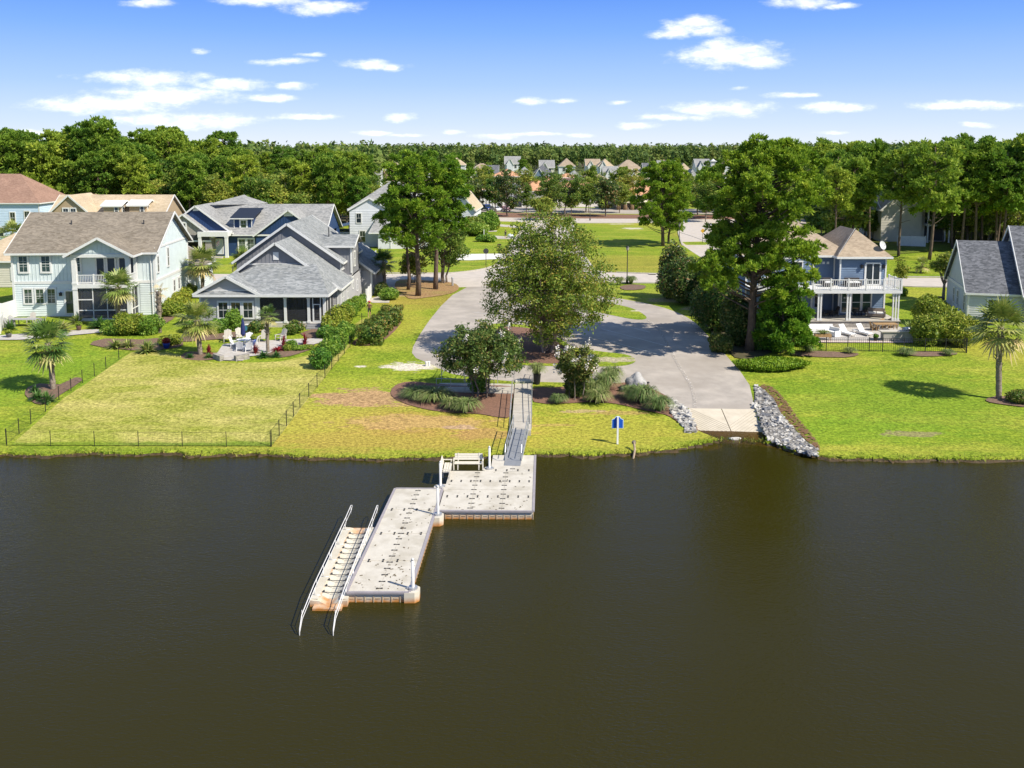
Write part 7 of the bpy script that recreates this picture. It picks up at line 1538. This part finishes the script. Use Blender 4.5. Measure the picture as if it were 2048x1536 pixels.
# ================================================================== CARS
def car(px, py, rz, col, lab, suv=True):
    r = thing('parked_car', lab, 'car', PG(px, py), rz, 'cars parked by the clubhouse'); L_, w, h = (4.6, .92, 1.7) if suv else (4.6, .9, 1.42)
    pr = [(-2.3,.35),(-2.25,.85),(-1.9,.98),(-1.45,h-.1),(-1.2,h),(.3,h),(.95,1.02),(1.9,.88),(2.25,.7),(2.3,.35)] if suv else [(-2.3,.35),(-2.3,.85),(-1.6,.95),(-1.0,h-.04),(-.6,h),(.25,h),(.95,.98),(1.95,.82),(2.3,.6),(2.3,.35)]
    b_ = MB(); n = len(pr); b_.v += [(x,-w+(.12 if z > 1.05 else 0),z) for x,z in pr]+[(x,w-(.12 if z > 1.05 else 0),z) for x,z in pr]; b_.f += [list(range(n))[::-1], list(range(n,2*n))]+[[i,(i+1)%n,n+(i+1)%n,n+i] for i in range(n)]; b_.m += [0]*(n+2)
    b_.build('body', mk('paint_'+lab[:8].replace(' ','_'), col, rough=.25, spec=.6), r)
    for s in (-1, 1):
        g_ = MB(); g_.hexa([(-1.4,s*(w-.02),1.05),(.8,s*(w-.02),1.05),(.8,s*(w-.0),1.05),(-1.4,s*w,1.05),(-1.1,s*(w-.13),h-.12),(.25,s*(w-.13),h-.12),(.25,s*(w-.1),h-.12),(-1.1,s*(w-.1),h-.12)]); g_.build('side_window', GLASS, r)
    g_ = MB(); g_.hexa([(.42,-w+.2,h-.1),(1.0,-w+.12,1.04),(1.02,-w+.12,1.04),(.45,-w+.2,h-.1),(.42,w-.2,h-.1),(1.0,w-.12,1.04),(1.02,w-.12,1.04),(.45,w-.2,h-.1)]); g_.build('windscreen', GLASS, r)
    for x in (-1.45, 1.45):
        for s in (-1, 1):
            t_ = MB().tube((x,s*(w-.2),.34),(x,s*(w+.01),.34),.34,.34,14).build('wheel', BLACK, r); MB().tube((x,s*(w),.34),(x,s*(w+.03),.34),.2,.2,10).build('rim', GALV, t_)
    for s in (-1, 1): MB().box(2.2,2.31,s*.7-.15,s*.7+.15,.6,.75).build('headlight', WHITE, r); MB().box(-2.32,-2.24,s*.7-.12,s*.7+.12,.7,.9).build('tail_light', mk('tail_red', (.4,.02,.02)) if 'tail_red' not in bpy.data.materials else bpy.data.materials['tail_red'], r)
car(974, 421, R(-60), (.02,.05,.22), 'dark blue car parked left of the clubhouse parking'); car(991, 422.5, R(-60), (.62,.62,.64), 'white car parked beside the dark blue one', False); car(1009, 422, R(-60), (.40,.22,.22), 'dull red car half hidden by the magnolia-like tree', False)
car(1425, 521, R(80), (.06,.065,.075), 'dark grey car partly hidden behind the tallest pine', True)
# ================================================================== PATIO SURFACES AND FURNITURE
drape('terrace', [(428,716),(437,704),(446,690),(500,684),(560,681),(606,679),(642,678),(650,684),(628,690),(606,690),(566,693),(548,705),(520,712),(480,716)], PAVER)
drape('terrace_step', [(448,716),(490,717),(486,723),(446,722)], CONC)
drape('terrace', [(0,672),(60,668),(140,662),(200,660),(206,666),(120,674),(40,681),(-80,682),(-80,674)], PAVER)
drape('terrace', [(1590,682),(1826,683),(1822,676),(1800,655),(1620,655),(1590,665)], PAVER)
drape('terrace_edge', [(1600,686),(1826,687),(1826,683.5),(1600,682.5)], mk('brick_edge', (.5,.36,.32), (.62,.56,.52), 6, .9))
sw = MB(); P_ = [PG(x, y) for x, y in ((430,717),(444,722),(470,722),(497,717))]
for a, b in ((P_[0], P_[1]), (P_[2], P_[3])): sw.beam(a+Vector((0,0,.2)), b+Vector((0,0,.2)), .4, .5)
tag(sw.build('seat_wall', STONE), 'low stacked-stone wall at the front of the grey house terrace', 'wall')
def chair_adir(px, py, rz, mat, lab, grp, s=1.0):
    r = thing('garden_chair', lab, 'garden chair', PG(px, py), rz, grp); r.scale = (s, s, s)
    k = MB(); k.hexa([(-.3,-.35,.36),(.3,-.35,.36),(.27,.22,.26),(-.27,.22,.26),(-.3,-.35,.39),(.3,-.35,.39),(.27,.22,.29),(-.27,.22,.29)]); k.build('seat', mat, r)
    b_ = MB()
    for i in range(5): x = -.26+.13*i; top = 1.12 - abs(i-2)*.05; b_.hexa([(x-.055,.2,.28),(x+.055,.2,.28),(x+.055,.24,.28),(x-.055,.24,.28),(x-.06,.5,top),(x+.06,.5,top),(x+.06,.53,top),(x-.06,.53,top)])
    b_.build('backrest', mat, r)
    for s2 in (-1, 1):
        a = MB(); a.box(s2*.36-.07,s2*.36+.07,-.42,.32,.56,.59); a.build('armrest', mat, r)
        for y in (-.36, .3): l_ = MB(); l_.box(s2*.33-.03,s2*.33+.03,y-.04,y+.04,0,.56); l_.build('leg', mat, r)
BEI, WHF = mk('beige_chair', (.50,.47,.41)), mk('white_furniture', (.80,.80,.80))
chair_adir(456, 684, R(15), BEI, 'beige garden chair left of the closed navy umbrella', 'beige garden chairs'); chair_adir(528, 684, R(0), BEI, 'beige garden chair right of the closed navy umbrella', 'beige garden chairs'); chair_adir(562, 682, R(-35), BEI, 'beige garden chair furthest right on the terrace', 'beige garden chairs'); chair_adir(482, 680, R(40), BEI, 'beige garden chair half hidden behind the navy umbrella', 'beige garden chairs')
def roundtable(px, py, rr_, h, mat, lab, sq=None):
    r = thing('garden_table', lab, 'table', PG(px, py)); t_ = MB()
    (t_.lathe([(rr_,0),(rr_,.04)], (0,0,h-.04), 20) if not sq else t_.box(-sq[0]/2,sq[0]/2,-sq[1]/2,sq[1]/2,h-.04,h)); t_.build('tabletop', mat, r); a, b_ = (rr_*.6, rr_*.6) if not sq else (sq[0]/2-.1, sq[1]/2-.1)
    for x in (-a, a):
        for y in (-b_, b_): MB().tube((x,y,0),(x,y,h-.04),.035,.035,6).build('leg', mat, r)
    return r
roundtable(488, 694, .62, .72, WHF, 'round white table under the closed navy umbrella')
for i, (x, y, rz) in enumerate([(470,694,90),(506,695,-90),(497,688,0),(482,703,180),(498,704,200)]): chair_adir(x, y, R(rz), WHF, 'white garden chair %s of the round white table' % ['on the left','on the right','behind','in front and left','in front and right'][i], 'white chairs round the white table', .92)
r = thing('umbrella', 'closed navy umbrella standing in the white table', 'umbrella', PG(487, 693)); MB().tube((0,0,0),(0,0,2.6),.025,.025,7).build('pole', WHITE, r); MB().lathe([(.1,0),(.22,.15),(.2,.7),(.12,1.3),(.03,1.62)], (0,0,1.0), 12).build('canopy', mk('navy_canvas', (.02,.03,.12)), r)
def pot(px, py, rr_, h, col, lab, foliage=SHRUBY, grp=None):
    r = thing('flower_pot', lab, 'flower pot', PG(px, py), 0, grp); MB().lathe([(rr_*.7,0),(rr_,h*.8),(rr_*1.05,h),(rr_*.85,h)], (0,0,0), 14).build('pot', mk('glaze_'+str(px), col, rough=.3), r, True)
    inst('plant', shrub_mesh('pot_plant', rr_*1.2, rr_*1.2, rr_*1.8, 260, .07, foliage, px), r, (0,0,h-.05))
pot(508, 689, .26, .5, (.01,.05,.35), 'royal blue pot of yellow leaves beside the navy umbrella'); pot(333, 697, .3, .5, (.01,.04,.30), 'royal blue pot with red flowers in the bed by the lawn', RED)
pot(1598, 678, .22, .45, (.45,.15,.07), 'terracotta pot at the left end of the right terrace', SHRUB); pot(1751, 683, .2, .4, (.03,.03,.03), 'small black pot beside the outdoor kitchen', SHRUB); pot(18, 676, .25, .45, (.1,.1,.1), 'dark pot at the left patio edge', SHRUBY); pot(158, 662, .25, .55, (.12,.07,.05), 'brown pot at the mint house porch post', SHRUBY)
r = thing('heat_pump', 'blue-green cooler box beside the porch of the grey house', 'cooler', PG(497, 661)); MB().box(-.3,.3,-.2,.2,0,.55).build('box', mk('teal_box', (.05,.22,.32)), r); MB().box(-.32,.32,-.22,.22,.55,.62).build('lid', WHITE, r)
# left patio set
GRF = mk('grey_furniture', (.36,.36,.36))
roundtable(50, 652, 1, .74, GRF, 'long grey dining table on the mint house patio', (2.6, 1.1))
for i, (x, y, rz) in enumerate([(20,655,90),(28,651,70),(63,645,0),(84,650,-70),(76,655,-110)]): chair_adir(x, y, R(rz), BEI if i == 2 else GRF, 'dining chair %s of the long grey table' % ['at the near left corner','at the left end','behind the middle','at the right end','at the near right corner'][i], 'dining chairs on the mint house patio', .9)
# right terrace
def lounger(px, py, rz, lab):
    r = thing('sun_lounger', lab, 'sun lounger', PG(px, py), rz, 'white sun loungers'); fr = MB(); fr.box(-.34,-.29,-.9,.9,.28,.33); fr.box(.29,.34,-.9,.9,.28,.33); fr.build('frame', WHF, r)
    s = MB(); s.box(-.3,.3,-.9,.3,.33,.38); s.build('seat', WHF, r); b_ = MB(); b_.hexa([(-.3,.3,.33),(.3,.3,.33),(.3,.35,.33),(-.3,.35,.33),(-.3,.88,1.0),(.3,.88,1.0),(.3,.93,.98),(-.3,.93,.98)]); b_.build('backrest', WHF, r)
    for x in (-.3, .3):
        for y in (-.75, .7): MB().box(x-.025,x+.025,y-.025,y+.025,0,.28).build('leg', WHF, r)
lounger(1694, 672, R(20), 'left white sun lounger on the right terrace'); lounger(1729, 671, R(20), 'right white sun lounger on the right terrace')
r = thing('side_table', 'low table between the two white sun loungers', 'table', PG(1711, 668)); MB().box(-.25,.25,-.25,.25,.38,.42).build('tabletop', WHF, r); [MB().box(x-.02,x+.02,y-.02,y+.02,0,.38).build('leg', WHF, r) for x in (-.2,.2) for y in (-.2,.2)]
r = thing('outdoor_kitchen', 'L-shaped stone outdoor kitchen counter at the right end of the terrace', 'counter', PG(1796, 682)); STU = mk('stucco', (.40,.38,.34), (.35,.33,.30), 3, .9)
MB().box(-1.5,1.25,-.35,.35,0,.9).build('base', STU, r); MB().box(-1.75,1.35,-.45,.45,.9,.98).build('countertop', mk('counter_top', (.52,.48,.42)), r); MB().box(.45,1.25,-.37,-.352,.05,.85).build('side_panel', BEI, r)
r = thing('grill', 'stainless grill lid on the outdoor kitchen counter', 'grill', PG(1806, 682)+Vector((.35,0,.98))); q = MB(); q.path([(-.4,0,.1),(.4,0,.1)], .24, 12); q.build('lid', GALV, r, True); MB().tube((-.3,-.27,.12),(.3,-.27,.12),.02,.02,6).build('handle', GALV, r)
WOOD = mk('teak', (.42,.27,.13), (.32,.20,.09), 4, .6, stretch=(1,6,1))
roundtable(1770, 662, 1, .74, WOOD, 'teak dining table beside the outdoor kitchen', (2.2, .95))
for i, (x, y, rz) in enumerate([(1748,662,90),(1768,657,0),(1784,657,0)]): chair_adir(x, y, R(rz), WOOD, 'teak chair %s of the teak table' % ['at the left end','behind the left half','behind the right half'][i], 'teak chairs', .85)
def sofa(px, py, rz, w, lab, mat, grp=None):
    r = thing('garden_sofa', lab, 'sofa', PG(px, py), rz, grp); MB().box(-w/2,w/2,-.35,.4,.12,.4).build('base', mat, r); MB().box(-w/2,w/2,.3,.42,.4,.85).build('backrest', mat, r)
    for s in (-1, 1): MB().box(s*(w/2)-.07,s*(w/2)+.07,-.36,.41,.1,.62).build('armrest', mat, r)
    n = max(1, int(w/.7)); 
    for i in range(n): x = -w/2+w*(i+.5)/n; MB().box(x-w/n/2+.04,x+w/n/2-.04,-.33,.28,.4,.52).build('cushion', WHF, r)
sofa(1640, 667, 0, 2.6, 'long white sofa at the back of the right terrace', WHF, 'white sofas'); sofa(1664, 673, R(-60), 1.2, 'short white sofa at the right of the long one', WHF, 'white sofas')
r = thing('raised_planter', 'rectangular planter box of dry grasses behind the picket fence', 'planter', PG(1645, 681)); MB().box(-.75,.75,-.25,.25,.35,.62).build('box', WOOD, r); [MB().box(x-.03,x+.03,y-.03,y+.03,0,.4).build('leg', WOOD, r) for x in (-.7,.7) for y in (-.2,.2)]; o = inst('plants', g1, r, (0,0,.6)); o.scale = (.7,.35,.35)
# porch furniture (on the blue house porch floor)
ZP = 1.28+.72
def pfurn(px, py, rz, kind, lab, mat):
    p = PZ(px, py, ZP)
    if kind == 's': sofa(px, py, rz, 1.5, lab, mat); o = C.objects[-1]
    for o in reversed(C.objects):
        if o.get('label') == lab: o.location = p; break
chr_ = [(1653,632,80,'dark porch chair at the left column'),(1668,632,-80,'dark porch chair right of the left column'),(1706,630,60,'dark porch chair right of the middle column'),(1722,630,-60,'dark porch chair beside the porch sofa')]
DKF = mk('dark_wicker', (.06,.055,.055))
for x, y, rz, lab in chr_:
    chair_adir(x, y, R(rz), DKF, lab, 'dark porch chairs', .9); pfurn(x, y, 0, 'm', lab, None)
sofa(1752, 634, R(-20), 1.6, 'grey porch sofa with pale cushions near the right columns', mk('grey_wood', (.22,.18,.15))); pfurn(1752, 634, 0, 'm', 'grey porch sofa with pale cushions near the right columns', None)
for x, lab in ((1660,'small dark table between the left porch chairs'),(1714,'small dark table between the middle porch chairs')):
    roundtable(x, 632, .35, .5, DKF, lab); pfurn(x, 632, 0, 'm', lab, None)
for x, lab, w in ((1656,'lounge chair on the left of the upper deck',.9),(1706,'two-seat lounge chair on the upper deck',1.5)):
    sofa(x, 632, 0, w, lab, DKF)
    for o in reversed(C.objects):
        if o.get('label') == lab: q = PY(x, 560, 91.6); o.location = (q.x, 91.6, 1.28+3.76); break
# inside the grey screened porch
for x, y, rz, lab in ((7.2,2.6,0,'armchair behind the left porch screen'),(9.4,2.4,20,'armchair behind the middle porch screen'),(11.2,2.8,0,'armchair behind the porch screen door')):
    sofa(560, 650, R(rz), .9, lab, BEI)
    for o in reversed(C.objects):
        if o.get('label') == lab: o.location = (-30.7+x, 89.9+y, 1.25+.43); break
# mint balcony plant
# pool loungers at the clubhouse
for i in range(7): lounger(1046+i*6.5, 409.5 - (i % 2)*.6, R(200), 'small white lounger %s on the far pool terrace' % ['first from the left','second from the left','third from the left','in the middle','third from the right','second from the right','last on the right'][i])
# air conditioner by the grey service yard
r = thing('air_conditioner', 'air conditioning unit beside the white screen of the grey house', 'air conditioner', PG(728, 601)); MB().box(-.4,.4,-.4,.4,0,.85).build('case', GALV, r); MB().tube((0,0,.851),(0,0,.88),.3,.3,12).build('fan_grille', DARKG, r)
# ================================================================== PEOPLE
def person(px, py, H_, lab, top, legs, hair, hat=None, walk=.12, rz=0):
    me = bpy.data.meshes.new('body'); k = H_/1.7
    V = [(0,0,.95),(0,0,1.15),(0,.01,1.36),(0,.01,1.46),(0,.0,1.56),(0,-.01,1.66),(-.1,0,.9),(-.1,-walk,.5),(-.1,-walk*.6,.09),(-.1,-walk*.6-.14,.04),(.1,0,.9),(.1,walk*.7,.5),(.1,walk*1.2,.1),(.1,walk*1.2-.14,.04),(-.18,0,1.38),(-.26,.03,1.12),(-.24,-.1,.9),(-.235,-.15,.82),(.18,0,1.38),(.3,-.02,1.14),(.22,-.2,1.02),(.17,-.27,1.0)]
    E = [(0,1),(1,2),(2,3),(3,4),(4,5),(0,6),(6,7),(7,8),(8,9),(0,10),(10,11),(11,12),(12,13),(2,14),(14,15),(15,16),(16,17),(2,18),(18,19),(19,20),(20,21)]
    RR = [.15,.12,.14,.055,.095,.075,.095,.06,.042,.035,.095,.06,.042,.035,.06,.04,.032,.03,.06,.04,.032,.03]
    me.from_pydata([(x*k,y*k,z*k) for x,y,z in V], E, []); o = bpy.data.objects.new('body', me); C.objects.link(o)
    md = o.modifiers.new('skin', 'SKIN'); 
    for i, v in enumerate(me.skin_vertices[0].data): v.radius = (RR[i]*k, RR[i]*k*(.75 if i < 3 else 1)); v.use_root = (i == 0)
    o.modifiers.new('sub', 'SUBSURF').render_levels = 1; o.modifiers['sub'].levels = 1
    r = thing('person', lab, 'person', PG(px, py), rz); o.parent = r
    m_, t_, b_ = newmat('figure_'+top[0]); g_ = t_.nodes.new('ShaderNodeTexCoord'); s2 = t_.nodes.new('ShaderNodeSeparateXYZ'); t_.links.new(g_.outputs['Object'], s2.inputs[0]); mm_ = t_.nodes.new('ShaderNodeMath'); mm_.operation = 'DIVIDE'; t_.links.new(s2.outputs['Z'], mm_.inputs[0]); mm_.inputs[1].default_value = 2.0; cr = t_.nodes.new('ShaderNodeValToRGB'); cr.color_ramp.interpolation = 'CONSTANT'; t_.links.new(mm_.outputs[0], cr.inputs[0])
    e = cr.color_ramp.elements; sk = (.50,.29,.19,1); e[0].color = sk; e[1].position = .27*k; e[1].color = (*legs, 1); q = e.new(.50*k); q.color = (*top[1], 1); q = e.new(.705*k); q.color = sk
    t_.links.new(cr.outputs[0], b_.inputs['Base Color']); me.materials.append(m_)
    MB().lathe([(.02,.14),(.08,.12),(.105,.05),(.1,-.03),(.07,-.08)][::-1], (0,.012*k,1.62*k), 12).build('hair', mk('hair_'+top[0], hair), r, True)
    if hat: MB().lathe([(.2,0),(.2,.015),(.115,.02),(.1,.1),(.03,.12)], (0,0,1.68*k), 14).build('hat', mk('hat_'+top[0], hat), r, True)
    return r
person(739, 634, 1.62, 'person in a red hat, brown top and dark shorts walking beside the clipped shrubs', ('walker', (.16,.07,.05)), (.03,.03,.035), (.08,.04,.03), (.40,.05,.05))
person(1011, 477, 1.65, 'person with dark hair and black clothes standing by the far garden path', ('gardener', (.02,.02,.022)), (.03,.035,.05), (.02,.015,.012))
r = thing('bicycle_bag', 'pale wheeled bag beside the person on the far path', 'bag', PG(1021, 476)); MB().blob((0,0,.45), (.55,.35,.42), 4, .15, 2).build('bag_body', mk('pale_cloth', (.6,.65,.72)), r, True); MB().tube((.4,-.2,.15),(.4,.2,.15),.15,.15,10).build('wheel', BLACK, r)
